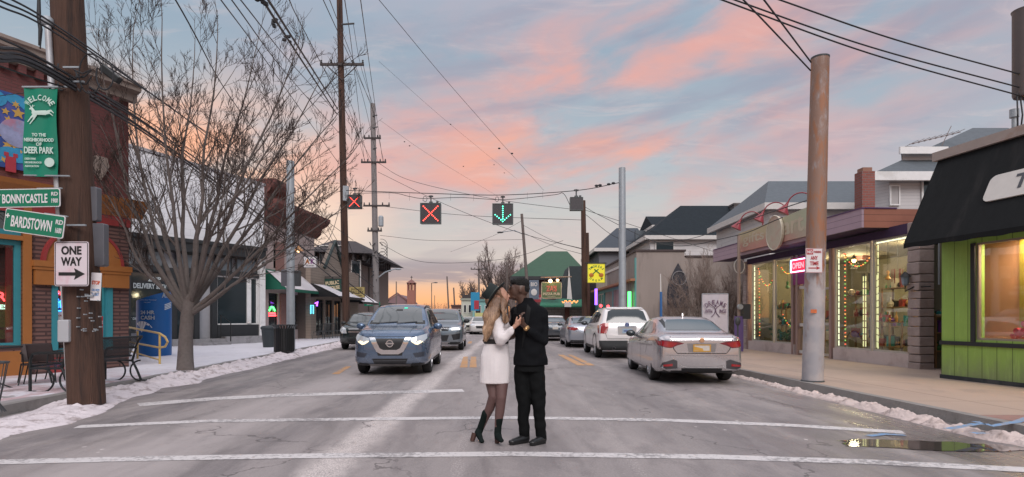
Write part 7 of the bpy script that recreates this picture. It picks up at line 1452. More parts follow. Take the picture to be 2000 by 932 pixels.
C.panel('side_window', 'R', [(1.75,1.24),(2.7,1.26),(2.7,1.64),(2.3,1.63),(2.0,1.52)], K['cglass'], .005, mirror=True); C.panel('side_window', 'R', [(2.78,1.26),(4.3,1.3),(4.1,1.58),(2.78,1.64)], K['cglass'], .005, mirror=True)
C.panel('grille', 'F', [(-.42,.99),(.42,.99),(.38,.84),(-.38,.84)], gr, .01); [C.line('grille_bar', 'F', [(-.4,z_),(.4,z_)], K['chrome'], .01, .016) for z_ in (.89,.94)]
hl = C.panel('headlight', 'F', [(.46,.84),(.5,.99),(.86,1.02),(.9,.9),(.8,.85)], lens, .01, mirror=True); C.panel('headlamp_glow', 'F', [(.5,.87),(.54,.95),(.8,.97),(.84,.89)], hl_dim, .016, parent=hl, mirror=True)
C.panel('lower_intake', 'F', [(-.4,.66),(.4,.66),(.32,.42),(-.32,.42)], gr, .01); C.panel('side_intake', 'F', [(.5,.68),(.86,.74),(.84,.5),(.58,.46)], gr, .01, mirror=True); C.panel('skid_plate', 'F', [(-.34,.3),(.34,.3),(.4,.38),(-.4,.38)], K['chrome'], .014); C.panel('bumper_lower', 'F', [(.42,.27),(.85,.27),(.86,.38),(.45,.38)], plast, .012, mirror=True)
C.mirrors(1.75, 1.24, K['black'], sz=1.15); C.line('door_seam', 'R', [(2.74,.35),(2.74,1.2)], seam, mirror=True); C.line('door_seam', 'R', [(1.5,.4),(1.55,1.15)], seam, mirror=True)
# --- C: dark compact SUV parked left
st = [(0,.4,.78,.86,.62,.55), (.04,.32,.84,.94,.74,.62), (.14,.27,.88,1.0,.84,.7), (.35,.24,.94,1.06,.9,.76), (.8,.23,1.0,1.12,.92,.78), (1.1,.23,1.02,1.2,.92,.76), (1.5,.23,1.06,1.5,.92,.68), (1.8,.23,1.08,1.6,.92,.64), (2.4,.23,1.1,1.66,.92,.63), (3.6,.23,1.12,1.64,.92,.62), (4.3,.25,1.14,1.5,.9,.62), (4.6,.35,1.1,1.25,.85,.64), (4.72,.5,.9,1.0,.78,.62)]
C = Car('black-green compact SUV parked at the left kerb with its lights off', 'SUV', st, (.9, 3.75), .355, 1.84, paint('black_green', (.012,.022,.022), .4, .25), loc=(-6.5, 24.6), rz=R(2.6), name='parked_suv')
C.panel('windshield', 'F', [(-.66,1.2),(.66,1.2),(.58,1.54),(.3,1.57),(-.3,1.57),(-.58,1.54)], K['cglass'], .006, step=.08); C.panel('side_window', 'R', [(1.55,1.17),(2.5,1.18),(2.5,1.52),(2.1,1.5),(1.8,1.42)], K['cglass'], .005, mirror=True); C.panel('side_window', 'R', [(2.58,1.18),(4.0,1.22),(3.85,1.46),(2.58,1.52)], K['cglass'], .005, mirror=True)
C.panel('headlight', 'F', [(.52,.72),(.56,.92),(.72,1.0),(.84,.98),(.84,.84),(.74,.72)], mat('lens_bright', (.6,.62,.64), .15, .3, .1, coat=1), .01, mirror=True)
C.panel('grille', 'F', [(-.45,.92),(.45,.92),(.4,.62),(-.4,.62)], gr, .01); C.line('grille_bar', 'F', [(-.46,.78),(.46,.78)], K['chrome'], .03, .018); C.line('grille_bar', 'F', [(-.45,.9),(.45,.9)], K['chrome'], .02, .018); C.panel('lower_intake', 'F', [(-.5,.5),(.5,.5),(.45,.34),(-.45,.34)], gr, .01)
C.mirrors(1.5, 1.14, K['black'])
# --- D: silver sedan nearest right; built front at y=0, turned round so its tail faces the camera
def rear_car(*a, **k): return Car(*a, **k)
st = [(0,.3,.62,.68,.6,.5), (.06,.22,.66,.74,.76,.62), (.3,.18,.74,.84,.86,.7), (.8,.17,.84,.94,.9,.74), (1.25,.17,.88,1.0,.9,.76), (1.45,.17,.9,1.07,.9,.72), (1.9,.17,.92,1.32,.9,.6), (2.25,.17,.93,1.41,.9,.57), (2.8,.17,.95,1.43,.9,.56), (3.3,.18,.97,1.38,.9,.55), (3.7,.19,.99,1.26,.895,.55), (4.05,.2,1.0,1.12,.89,.6), (4.2,.21,1.0,1.075,.88,.68), (4.42,.23,.97,1.05,.865,.7), (4.56,.26,.9,1.02,.83,.7), (4.61,.3,.84,.99,.8,.68), (4.63,.36,.78,.96,.76,.64)]
ps = paint('warm_silver', (.52,.49,.5), .75, .24)
Lc = 4.63; rzD = R(180-2.3)
def rearpos(x, y, L_, rz): return (x-math.sin(rz)*L_*1.0*-1*-1, y-math.cos(rz)*L_)   # so that the tail centre sits at (x, y)
def tailloc(x, y, L_, rz): v = Matrix.Rotation(rz, 2) @ Vector((0, L_)); return (x-v.x, y-v.y)
C = Car('silver sedan parked nearest at the right kerb with a gold-framed licence plate', 'sedan', st, (.92, 3.59), .33, 1.8, ps, loc=tailloc(3.92, 11.95, Lc, rzD), rz=rzD, name='parked_sedan')
C.panel('rear_window', 'B', [(-.6,1.12),(.6,1.12),(.52,1.29),(.44,1.345),(0,1.36),(-.44,1.345),(-.52,1.29)], K['cglass'], .006, step=.06)
C.panel('windshield', 'F', [(-.68,1.06),(.68,1.06),(.54,1.35),(0,1.38),(-.54,1.35)], K['cglass'], .006)
for pl in ([(1.72,1.0),(2.58,1.02),(2.58,1.31),(2.3,1.32),(2.1,1.27)], [(2.66,1.02),(3.42,1.04),(3.38,1.2),(3.15,1.27),(2.66,1.31)], [(3.47,1.04),(3.72,1.06),(3.45,1.18)]): C.panel('side_window', 'R', pl, K['cglass'], .005, mirror=True)
C.line('window_chrome', 'R', [(1.68,.99),(2.6,1.0),(3.5,1.02),(3.75,1.05)], K['chrome'], .014, .009, mirror=True)
for pts in ([(1.4,.3),(1.36,.8),(1.6,.97)], [(2.62,.25),(2.62,1.0)], [(3.28,.6),(3.45,.85),(3.46,1.0)], [(1.42,.24),(3.2,.24)]): C.line('door_seam', 'R', pts, seam, .01, mirror=True)
for y in (2.32, 3.14): C.panel('door_handle', 'R', [(y,.84),(y+.18,.85),(y+.18,.89),(y,.88)], ps, .03, mirror=True, step=.1); C.panel('handle_shadow', 'R', [(y-.01,.82),(y+.14,.83),(y+.14,.845),(y-.01,.835)], seam, .006, mirror=True)
tl = C.panel('tail_light', 'B', [(.36,.86),(.5,.9),(.72,.92),(.86,.93),(.855,.82),(.74,.775),(.62,.765),(.5,.82)], mat('tail_dark', (.16,.012,.02), .18, 0, .3, 30, coat=1), .01, mirror=True)
C.panel('tail_reflector', 'B', [(.5,.87),(.7,.895),(.84,.9),(.84,.83),(.74,.79),(.6,.785)], K['redlens'], .014, parent=tl, mirror=True)
C.panel('tail_light_side', 'R', [(4.3,.92),(4.5,.9),(4.53,.82),(4.4,.84)], K['redlens'], .008, mirror=True)
tr = C.panel('trunk_lid', 'B', [(-.62,1.02),(.62,1.02),(.56,.74),(.5,.66),(-.5,.66),(-.56,.74)], ps, .004)
for pts in ([(-.64,1.0),(-.57,.74),(-.5,.655),(.5,.655),(.57,.74),(.64,1.0)],): C.line('trunk_seam', 'B', pts, seam, .014, .009)
C.panel('plate_recess', 'B', [(-.3,.86),(.3,.86),(.27,.68),(-.27,.68)], mat('recess_silver', (.25,.23,.23), .4, .5), .007)
pl = C.panel('licence_plate', 'B', [(-.17,.83),(.17,.83),(.17,.7),(-.17,.7)], mat('plate_pale', (.55,.5,.45), .5, 0, .2, 25), .018, step=.1); gf = mat('plate_gold', (.6,.33,.07), .4, .3)
for q in ([(-.18,.84),(.18,.84),(.18,.82),(-.18,.82)], [(-.18,.71),(.18,.71),(.18,.69),(-.18,.69)], [(-.18,.82),(-.155,.82),(-.155,.71),(-.18,.71)], [(.155,.82),(.18,.82),(.18,.71),(.155,.71)], [(-.02,.755),(.155,.8),(.155,.72),(-.03,.71)]): C.panel('plate_frame', 'B', q, gf, .022, parent=pl, step=.1)
C.panel('fog_bezel', 'B', [(.5,.5),(.58,.53),(.8,.46),(.82,.38),(.72,.335),(.5,.345)], mat('bezel_dark', (.05,.045,.05), .5), .008, mirror=True); C.panel('rear_reflector', 'B', [(.6,.44),(.78,.42),(.78,.385),(.6,.39)], K['redlens'], .016, mirror=True)
C.line('bezel_chrome', 'B', [(.42,.4),(.5,.34),(.72,.32),(.84,.39)], K['chrome'], .018, .014, mirror=True); C.line('bumper_chrome', 'B', [(-.42,.4),(-.3,.365),(.3,.365),(.42,.4)], K['chrome'], .016, .014); C.panel('diffuser', 'B', [(-.42,.35),(.42,.35),(.4,.27),(-.4,.27)], gr, .008)
C.line('bumper_crease', 'B', [(-.8,.62),(0,.6),(.8,.62)], mat('crease_silver', (.25,.24,.25), .4, .5), .01, .004)
em = MB().lathe([(.05,-.01), (.05,.008), (.03,.012)], (0, 4.645, .93), 'y', 16).build('emblem', mat('emblem_amber', (.6,.35,.2), .35, .5), C.T)
C.mirrors(1.78, 1.0, K['black']); MB().prism([(2.95,1.43),(3.08,1.42),(3.06,1.5)], -.015, .015, 'x').build('antenna_fin', ps, C.T, bevel=.004)
C.line('roof_drip', 'T', [(.5,2.2),(.5,3.3)], seam, .008, .003, mirror=True)
# --- E: white crossover
st = [(0,.36,.8,.88,.66,.6), (.05,.3,.86,.96,.8,.66), (.3,.25,.94,1.06,.92,.76), (.9,.24,1.02,1.14,.96,.8), (1.15,.24,1.04,1.22,.965,.78), (1.7,.24,1.1,1.58,.965,.68), (2.1,.24,1.12,1.7,.965,.65), (2.8,.24,1.14,1.76,.965,.65), (3.7,.25,1.16,1.76,.96,.66), (4.25,.27,1.17,1.72,.955,.68), (4.45,.28,1.16,1.6,.95,.7), (4.62,.3,1.13,1.3,.94,.74), (4.68,.34,1.08,1.18,.92,.76), (4.72,.4,.9,1.1,.88,.74)]
pw = paint('pearl_white', (.74,.71,.71), .1, .3); rzE = R(180)
C = Car('white crossover SUV parked between the silver sedan and the grey sedan', 'SUV', st, (.93, 3.76), .37, 1.93, pw, loc=tailloc(3.86, 19.4, 4.72, rzE), rz=rzE, name='parked_suv')
C.panel('rear_window', 'B', [(-.7,1.22),(.7,1.22),(.6,1.6),(.45,1.66),(-.45,1.66),(-.6,1.6)], K['glass'], .008); C.panel('rear_spoiler', 'B', [(-.62,1.67),(.62,1.67),(.6,1.72),(-.6,1.72)], pw, .03, thick=.02)
for pl in ([(1.6,1.17),(2.5,1.19),(2.5,1.6),(2.2,1.6),(1.9,1.5)], [(2.58,1.19),(3.45,1.21),(3.45,1.6),(2.58,1.61)], [(3.52,1.21),(4.15,1.25),(4.1,1.5),(3.52,1.58)]): C.panel('side_window', 'R', pl, K['glass'], .005, mirror=True)
C.panel('tail_light', 'B', [(.6,1.2),(.8,1.2),(.93,1.12),(.93,.86),(.7,.86),(.66,.95)], K['redlens'], .012, mirror=True); C.panel('tail_light_side', 'R', [(4.3,1.14),(4.6,1.13),(4.66,.88),(4.4,.88)], K['redlens'], .008, mirror=True)
C.panel('lower_bumper', 'B', [(-.93,.62),(.93,.62),(.9,.32),(-.9,.32)], plast, .012); C.panel('sill_cladding', 'R', [(1.36,.25),(3.3,.25),(3.3,.4),(1.36,.4)], plast, .01, mirror=True)
for y in (.93, 3.76):
    for sx in 'RL': C.panel('arch_trim', sx, [(y+.5*math.cos(R(a)), .37+.5*math.sin(R(a))) for a in range(-5, 186, 12)]+[(y+.435*math.cos(R(a)), .37+.435*math.sin(R(a))) for a in range(185, -6, -12)], plast, .008)
C.panel('plate_recess', 'B', [(-.32,1.08),(.32,1.08),(.3,.82),(-.3,.82)], mat('recess_white', (.4,.38,.38), .5), .006); pl = C.panel('licence_plate', 'B', [(-.16,1.02),(.16,1.02),(.16,.87),(-.16,.87)], mat('plate_bluewhite', (.3,.4,.5), .5, 0, .15, 25), .016, step=.1); C.panel('plate_text', 'B', [(-.12,.97),(.12,.97),(.12,.92),(-.12,.92)], mat('plate_ink', (.1,.13,.3), .5, 0, .6, 60), .02, parent=pl)
C.line('hatch_seam', 'B', [(-.8,1.16),(-.72,.85),(-.66,.68),(.66,.68),(.72,.85),(.8,1.16)], seam, .012, .008); C.line('handle_chrome', 'B', [(-.3,1.09),(.3,1.09)], K['chrome'], .03, .014)
MB().lathe([(.075,-.01), (.075,.01), (.06,.014)], (0,4.72,1.15), 'y', 18).build('emblem', mat('emblem_blue', (.1,.13,.25), .3, .3), C.T)
MB().lathe([(.05,4.6), (.055,4.76), (.04,4.76), (.04,4.6)], (-.45,0,.36), 'y', 14).build('tailpipe', K['chrome'], C.T); MB().lathe([(.05,4.6), (.055,4.76), (.04,4.76), (.04,4.6)], (.45,0,.36), 'y', 14).build('tailpipe', K['chrome'], C.T)
for pts in ([(1.4,.42),(1.36,1.0)], [(2.54,.4),(2.54,1.15)], [(3.4,.7),(3.49,1.18)]): C.line('door_seam', 'R', pts, seam, .01, mirror=True)
for y in (2.25, 3.1): C.panel('door_handle', 'R', [(y,1.0),(y+.18,1.0),(y+.18,1.04),(y,1.04)], K['chrome'], .03, mirror=True, step=.1)
C.mirrors(1.7, 1.18, K['black'])
# --- F: grey-blue sedan and G: dark one beyond it
st2 = [(a, b, c, d_, e, f) for a, b, c, d_, e, f in [(0,.3,.66,.72,.6,.5), (.06,.22,.7,.78,.78,.62), (.4,.18,.8,.9,.9,.72), (1.3,.17,.92,1.02,.925,.78), (1.5,.17,.94,1.1,.925,.72), (2.0,.17,.97,1.4,.925,.62), (2.5,.17,.98,1.47,.925,.6), (3.2,.18,1.0,1.46,.92,.58), (3.9,.19,1.02,1.3,.915,.58), (4.35,.2,1.02,1.13,.9,.66), (4.7,.24,.98,1.08,.87,.7), (4.86,.28,.88,1.02,.82,.68), (4.9,.36,.78,.98,.76,.64)]]
def sedan(label, x, y, rz, p, tail, snow=False, group=None):
    C = Car(label, 'sedan', st2, (.95, 3.78), .34, 1.85, p, loc=tailloc(x, y, 4.9, rz), rz=rz, name='parked_sedan', N_=60)
    C.panel('rear_window', 'B', [(-.62,1.13),(.62,1.13),(.54,1.36),(0,1.41),(-.54,1.36)], K['cglass'], .006)
    for pl in ([(1.75,1.04),(2.7,1.06),(2.7,1.36),(2.3,1.36)], [(2.78,1.06),(3.85,1.1),(3.5,1.28),(2.78,1.36)]): C.panel('side_window', 'R', pl, K['cglass'], .005, mirror=True)
    C.panel('tail_light', 'B', [(.4,.86),(.5,.94),(.88,.96),(.88,.84),(.6,.8)], tail, .01, mirror=True); C.panel('licence_plate', 'B', [(-.16,.84),(.16,.84),(.16,.7),(-.16,.7)], mat('plate_pale', (.55,.5,.45), .5), .016, step=.1)
    C.panel('tail_light_side', 'R', [(4.45,.94),(4.78,.93),(4.8,.85),(4.55,.84)], tail, .008, mirror=True)
    C.line('door_seam', 'R', [(2.74,.3),(2.74,1.02)], seam, .012, mirror=True); C.line('door_seam', 'R', [(1.45,.3),(1.5,1.0)], seam, .012, mirror=True); C.line('window_chrome', 'R', [(1.7,1.03),(3.9,1.08)], K['chrome'], .015, .01, mirror=True); C.panel('diffuser', 'B', [(-.8,.36),(.8,.36),(.78,.27),(-.78,.27)], gr, .008); C.mirrors(1.85, 1.05, K['black'])
    if snow: C.panel('snow_dusting', 'T', [(-.55,2.2),(.55,2.2),(.55,3.6),(-.55,3.6)], mat('roof_snow', (.6,.55,.55), .8), .03, thick=.03)
    return C
sedan('blue-grey sedan with red tail lights parked beyond the white crossover', 3.45, 26.4, R(180), paint('mist_blue', (.3,.32,.37), .5, .3), K['redlens'])
sedan('dark grey sedan with a snow-dusted roof half hidden behind the man', 2.55, 34, R(180), paint('charcoal', (.05,.06,.075), .5, .3), mat('tail_dim', (.15,.02,.04), .3), True)
# far oncoming and parked cars
def farcar(label, px, py, Yf, p):
    q = G(px, py); C = Car(label, 'car', st2, (.95, 3.78), .34, 1.85, p, group='distant cars down the street', loc=(q.x, Yf), rz=R(4), name='distant_car', N_=40)
    C.panel('windshield', 'F', [(-.68,1.08),(.68,1.08),(.55,1.4),(-.55,1.4)], K['cglass'], .006); C.panel('headlight', 'F', [(.45,.74),(.5,.84),(.84,.86),(.8,.74)], lens, .01, mirror=True); C.panel('grille', 'F', [(-.4,.7),(.4,.7),(.35,.5),(-.35,.5)], gr, .01); C.panel('side_window', 'R', [(1.8,1.06),(3.8,1.1),(3.4,1.33),(2.3,1.38)], K['cglass'], .005, mirror=True)
farcar('pale distant sedan left of the woman, first of the far row', 916, 651, 52, paint('far_cream', (.5,.5,.42), .1, .35)); farcar('white distant car just behind the woman', 940, 653, 47, paint('far_white', (.6,.58,.56), .1, .35)); farcar('small white car farthest down the street', 921, 645, 66, paint('far_white', (.6,.58,.56), .1, .35))
# ================= TREES AND SHRUBS (bare)
def bare_tree(name, label, base, trunk_pts, trunk_r, limbs, seed, levels=3, bark=None, twig=None, dens=1., upb=.35, tw=.0035, cat='tree', r_limb=.07):
    rnd = random.Random(seed); T = thing(name, label, cat, base); tb = MB(); br = MB(); tg = MB()
    tb.tube(trunk_pts, trunk_r, 16)
    def sub(p, d_, ln, r, lv):
        n = 5 if lv > 1 else 4; pts = [p]; q = p.copy(); dd = d_.copy(); wob = .13
        for i in range(n):
            dd = (dd+Vector((rnd.uniform(-wob, wob), rnd.uniform(-wob, wob), rnd.uniform(-wob*.6, wob)+upb*.12))).normalized(); q = q+dd*ln/n; pts.append(q.copy())
        (br if r > .009 else tg).tube(pts, [max(tw*.6, r*(1-.72*i/n)) for i in range(n+1)], 6 if r > .02 else (4 if r > .009 else 3), False)
        if lv <= 0: return
        m = int((3+rnd.random()*3)*dens)
        for k in range(m):
            t = .25+.75*(k+rnd.random())/m; i = min(n-1, int(t*n)); f = t*n-i; c = pts[i].lerp(pts[min(n, i+1)], min(1, f)); ax = (pts[i+1]-pts[i]).normalized()
            o = ax.orthogonal().normalized(); o = Matrix.Rotation(rnd.uniform(0, 6.28), 3, ax) @ o; an = R(rnd.uniform(22, 48)); nd = ax*math.cos(an)+o*math.sin(an); nd.z += upb*.3
            sub(c, nd.normalized(), ln*rnd.uniform(.42, .7)*(1-.25*t), max(tw, r*rnd.uniform(.42, .6)*(1-.35*t)), lv-1)
    top = Vector(trunk_pts[-1])
    for (start, mid, end, r) in limbs:
        s_, m_, e_ = Vector(start), Vector(mid), Vector(end); P_ = []
        n = 12
        for i in range(n+1):
            t = i/n; q = s_*(1-t)**2+m_*2*t*(1-t)+e_*t*t+Vector((mnoise.noise((t*4, seed, r*90))*.13, mnoise.noise((t*4, seed+5, r*90))*.13, 0))*min(1, 3*t); P_.append(q)
        br.tube(P_, [r*(1-.87*(i/n)**.8) for i in range(n+1)], 8, False); Lt = (e_-s_).length
        m = int(11*dens)
        for k in range(m):
            t = .3+.68*(k+rnd.random())/m; i = min(n-1, int(t*n)); c = P_[i].lerp(P_[i+1], t*n-i); ax = (P_[i+1]-P_[i]).normalized(); o = Matrix.Rotation(rnd.uniform(0, 6.28), 3, ax) @ ax.orthogonal().normalized(); an = R(rnd.uniform(18, 38)); nd = ax*math.cos(an)+o*math.sin(an); nd.z += .12
            rr = r*(1-.87*t**.8); sub(c, nd.normalized(), Lt*rnd.uniform(.2, .36)*(1.15-.55*t), max(tw*1.6, rr*.55), levels-1)
        sub(P_[-1], (P_[-1]-P_[-2]).normalized(), Lt*.16, r*.14, 1)
    tb.build('trunk', bark or K['bark'], T, True); br.build('branches', bark or K['bark'], T, True); tg.build('twigs', twig or K['twig'], T); return T
Y0 = 14.0; b_ = G(362, 723, Z0)
tp = [b_+Vector((0,0,-.1)), W(362, 700, Y0), W(363, 660, Y0), W(366, 615, Y0), W(370, 592, Y0), W(372, 575, Y0)]; tr_ = [.2, .175, .155, .145, .15, .11]
TT = W(368, 600, Y0)
def lm(mx, my, ex, ey, dy, r, sx=368, sy=598): return (W(sx, sy, Y0), W(mx, my, Y0+dy*.6), W(ex, ey, Y0+dy), r)
limbs = [lm(275,500,205,170,-.8,.075,360,604), lm(265,470,262,60,.6,.07,364,596), lm(330,470,318,40,-1.2,.07,366,590), lm(345,420,380,110,1.0,.075,368,590), lm(395,430,425,70,-.4,.075,370,592), lm(410,450,500,95,.9,.075,372,590), lm(430,470,575,110,-.9,.075,373,592),
         lm(450,470,620,165,.3,.075,374,596), lm(470,460,655,230,1.3,.07,374,600), lm(470,530,680,310,-.6,.07,376,608), lm(480,545,690,390,.6,.055,377,612), lm(270,520,185,345,-1.4,.06,362,612), lm(460,560,610,420,-1.2,.05,376,612), lm(300,560,235,420,1.4,.045,360,612), lm(380,400,470,330,2.2,.06,370,592), lm(330,480,270,260,2.0,.055,366,594), lm(420,420,545,250,-2.2,.06,372,594), lm(320,450,180,60,.9,.05,364,598)]
bare_tree('street_tree', 'large bare vase-shaped tree rising from the snow in front of the white storefront', b_, tp, tr_, limbs, 4, 4, dens=.98, tw=.0055)
# far bare trees
def round_tree(label, px, py_base, py_top, Y, wpx, seed, dens=.8, tw=.03, lv=3):
    b = W(px, 620, Y); b.z = 0; top = W(px, py_top, Y); h = top.z; s_ = b+Vector((0,0,h*.28)); rnd = random.Random(seed); L_ = []
    for k in range(11): a = 6.28*k/11+rnd.random(); rr = wpx/F*Y*.5*rnd.uniform(.45, .95); e = b+Vector((rr*math.cos(a), rr*math.sin(a)*.6, h*rnd.uniform(.62, .95)-(.15*h if rr > wpx/F*Y*.4 else 0))); m_ = s_.lerp(e, .5)+Vector((rr*.3*math.cos(a), 0, -.03*h)); L_.append((s_, m_, e, h*.02))
    return bare_tree('bare_tree', label, b, [b, b.lerp(s_, .5), s_], [h*.032, h*.026, h*.022], L_, seed, lv, mat('far_bark', (.16,.12,.11), .9), mat('far_twig', (.26,.2,.18), .9), dens, tw=tw, upb=.12)
round_tree('rounded bare tree in the far centre above the man', 972, 620, 470, 88, 100, 12, 1.15, .02, 3)
round_tree('smaller bare tree against the orange sky left of the hat', 925, 620, 545, 100, 70, 9, 1.1, .024, 3)
round_tree('bare tree leaning over the far turquoise shop', 1000, 620, 500, 84, 60, 22, 1.1, .024, 3)
# shrubs by the beige wall
def shrub(label, px, Y, wpx, py_top, seed, n=26, tw=.006):
    b = W(px, 620, Y); b.z = .1; h = W(px, py_top, Y).z; rnd = random.Random(seed); L_ = []
    for k in range(n):
        a = rnd.uniform(0, 6.28); rr = wpx/F*Y*.5*rnd.uniform(.1, 1)**.8; e = b+Vector((rr*math.cos(a), .5*rr*math.sin(a), h*rnd.uniform(.6, 1)*(1-.25*(rr/(wpx/F*Y*.5))**2))); s_ = b+Vector((rnd.uniform(-.4,.4)*rr, rnd.uniform(-.2,.2), 0)); L_.append((s_, s_.lerp(e, .5)+Vector((0, 0, .12*h)), e, .022))
    return bare_tree('bare_shrub', label, b, [b, b+Vector((0,0,.3)), b+Vector((0,0,.5))], [.06, .05, .02], L_, seed, 3, mat('shrub_bark', (.2,.15,.125), .9), mat('shrub_twig', (.26,.195,.165), .9), .8, tw=tw, cat='shrub')
shrub('largest bare bush in front of the pointed arch window', 1372, 27.5, 130, 505, 31, 30); shrub('reddish low bare bush at the left of the beige wall bushes', 1335, 26.5, 90, 560, 33, 20); shrub('bare bush between the white banner and the gift shop', 1425, 26, 90, 535, 35, 24)
# ================= PEOPLE
YP = 6.45
def J(px, py, dy=0.): return W(px, py, YP+dy)
def blob(prims, voxel, smooth=6, fac=.5):
    """round cones and ellipsoids fused into one continuous surface"""
    mb = MB()
    for p in prims:
        if p[0] == 'c':                             # ('c', a, b, ra, rb)
            _, a, b, ra, rb = p; a, b = Vector(a), Vector(b); d_ = b-a; n = max(1, int(d_.length/max(.01, min(ra, rb)*.6))); mb.tube([a, b], [ra, rb], 14); mb.ell(a, ra, 14); mb.ell(b, rb, 14)
        elif p[0] == 'p':                           # polyline with radii (flattened by scale in depth allowed)
            _, pts, rr = p; mb.tube(pts, rr, 14); [mb.ell(q, r, 12) for q, r in zip(pts, rr)]
        elif p[0] == 'e': mb.ell(p[1], p[2], 18, 0, p[3] if len(p) > 3 else None)
        elif p[0] == 'l':                           # loft of elliptical sections ('l', [(centre, rx, ry), ...])
            n = 24; secs = p[1]; vs = []
            for c, rx, ry in secs:
                c = Vector(c); vs += [c+Vector((rx*math.cos(2*math.pi*j/n), ry*math.sin(2*math.pi*j/n), 0)) for j in range(n)]
            fs = [(i*n+j, i*n+(j+1) % n, (i+1)*n+(j+1) % n, (i+1)*n+j) for i in range(len(secs)-1) for j in range(n)]+[tuple(range(n-1, -1, -1)), tuple(range((len(secs)-1)*n, len(secs)*n))]
            mb.add(vs, fs)
    me = bpy.data.meshes.new('b'); me.from_pydata(mb.v, [], mb.f); bm = bmesh.new(); bm.from_mesh(me)
    bmesh.ops.recalc_face_normals(bm, faces=bm.faces); bm.to_mesh(me); bm.free(); o = bpy.data.objects.new('b', me); COL.objects.link(o)
    r = o.modifiers.new('r', 'REMESH'); r.mode = 'VOXEL'; r.voxel_size = voxel; s = o.modifiers.new('s', 'SMOOTH'); s.iterations = smooth; s.factor = fac
    bpy.context.view_layer.update(); nm = bpy.data.meshes.new_from_object(o.evaluated_get(bpy.context.evaluated_depsgraph_get())); bpy.data.objects.remove(o); return nm
def part(name, prims, voxel, m, parent, smooth=6, disp=None, **k):
    me = blob(prims, voxel, smooth); off = FR.get(parent.name, Vector()); me.materials.clear(); me.materials.append(m)
    for v in me.vertices:
        if disp: v.co = disp(v.co)
        v.co = v.co-off
    me.polygons.foreach_set('use_smooth', [True]*len(me.polygons)); me.name = name; o = bpy.data.objects.new(name, me); COL.objects.link(o); o.parent = parent; FR[o.name] = off; return o
def folds(amp, fx, fz, seed=0): return lambda v: v+Vector((mnoise.noise((v.x*fx, v.y*fx, v.z*fz+seed)), mnoise.noise((v.x*fx+9, v.y*fx, v.z*fz+seed)), 0))*amp
def hand(palm, wrist, fdir, side, sc, curl, thumb_dir, pr=.011):
    """palm box, four unequal curled fingers and a thumb leaving the palm's side"""
    palm, wrist = Vector(palm), Vector(wrist); f = Vector(fdir).normalized(); s = Vector(side); s = (s-f*s.dot(f)).normalized(); n = f.cross(s).normalized(); P_ = []
    P_.append(('c', wrist, palm-f*.03*sc, .024*sc, .03*sc))
    for k in range(4): a = palm+s*(k-1.5)*.019*sc-f*.035*sc; b = palm+s*(k-1.5)*.02*sc+f*.035*sc; P_.append(('c', a, b, .015*sc, .0125*sc))
    for k in range(4):
        L_ = (.068, .078, .073, .058)[k]*sc; b = palm+s*(k-1.5)*.02*sc+f*.04*sc; c1, c2, c3 = [R(c) for c in (curl*.55, curl*1.2, curl*1.75)]; p1 = b+(f*math.cos(c1)+n*math.sin(c1))*L_*.45; p2 = p1+(f*math.cos(c2)+n*math.sin(c2))*L_*.32; p3 = p2+(f*math.cos(c3)+n*math.sin(c3))*L_*.25
        P_ += [('c', b, p1, .0105*sc, .0095*sc), ('c', p1, p2, .0095*sc, .0085*sc), ('c', p2, p3, .0085*sc, .0072*sc)]
    td = Vector(thumb_dir).normalized(); b = palm-s*.032*sc-f*.025*sc; p1 = b+td*.035*sc; p2 = p1+(td*.8+f*.5).normalized()*.033*sc
    P_ += [('c', b, p1, .0135*sc, .011*sc), ('c', p1, p2, .011*sc, .0085*sc)]
    return P_
# ---------------- man
MN = thing('person', 'man in a black suit holding hands and kissing the woman in the white dress', 'person', Vector((J(1038, 865).x, YP, 0)))
skin = mat('skin_deep', (.085,.042,.028), .5, var=.1, coat=.1); suit = mat('suit_black', (.005,.0055,.007), .85, 0, .3, 60, spec=.15); troub = mat('trouser_black', (.005,.0055,.006), .85, 0, .3, 50, spec=.15)
h0 = J(1013, 566)    # head centre; face looks to image left, chin slightly down
Mh = Matrix.Rotation(R(-8), 3, 'Y')
hd = [('e', h0+Vector((.022,0,.012)), (.098,.078,.1)), ('e', h0+Vector((-.035,0,-.015)), (.066,.064,.085)), ('e', h0+Vector((-.05,0,-.078)), (.045,.045,.036)), ('c', h0+Vector((-.01,0,-.085)), h0+Vector((-.06,0,-.088)), .036, .028),
      ('c', h0+Vector((-.098,0,.018)), h0+Vector((-.117,0,-.026)), .008, .0135), ('e', h0+Vector((-.108,.0,-.03)), (.015,.018,.011)), ('e', h0+Vector((-.102,0,-.053)), (.017,.022,.009)), ('e', h0+Vector((-.1,0,-.069)), (.016,.02,.01)), ('e', h0+Vector((-.09,0,-.092)), (.02,.022,.018)),
      ('e', h0+Vector((-.088,-.03,.03)), (.014,.024,.008)), ('e', h0+Vector((-.088,.03,.03)), (.014,.024,.008)), ('e', h0+Vector((.018,-.077,-.008)), (.018,.01,.032)), ('e', h0+Vector((.018,.077,-.008)), (.018,.01,.032)),
      ('c', h0+Vector((.02,0,-.06)), J(1024, 600, .02), .058, .066), ('e', J(1026, 610, .02), (.11,.07,.05))]
hp, hwr = J(1019, 628, -.2), J(1029, 641, -.17)
hm = hand(hp, hwr, (-.35, -.1, .9), (-.25, 1., .1), 1.05, -58, (.05, -.5, .9))
hm += [('c', J(1031, 643, -.16), J(1050, 656, -.08), .03, .038)]
hb = J(962, 664, .2)
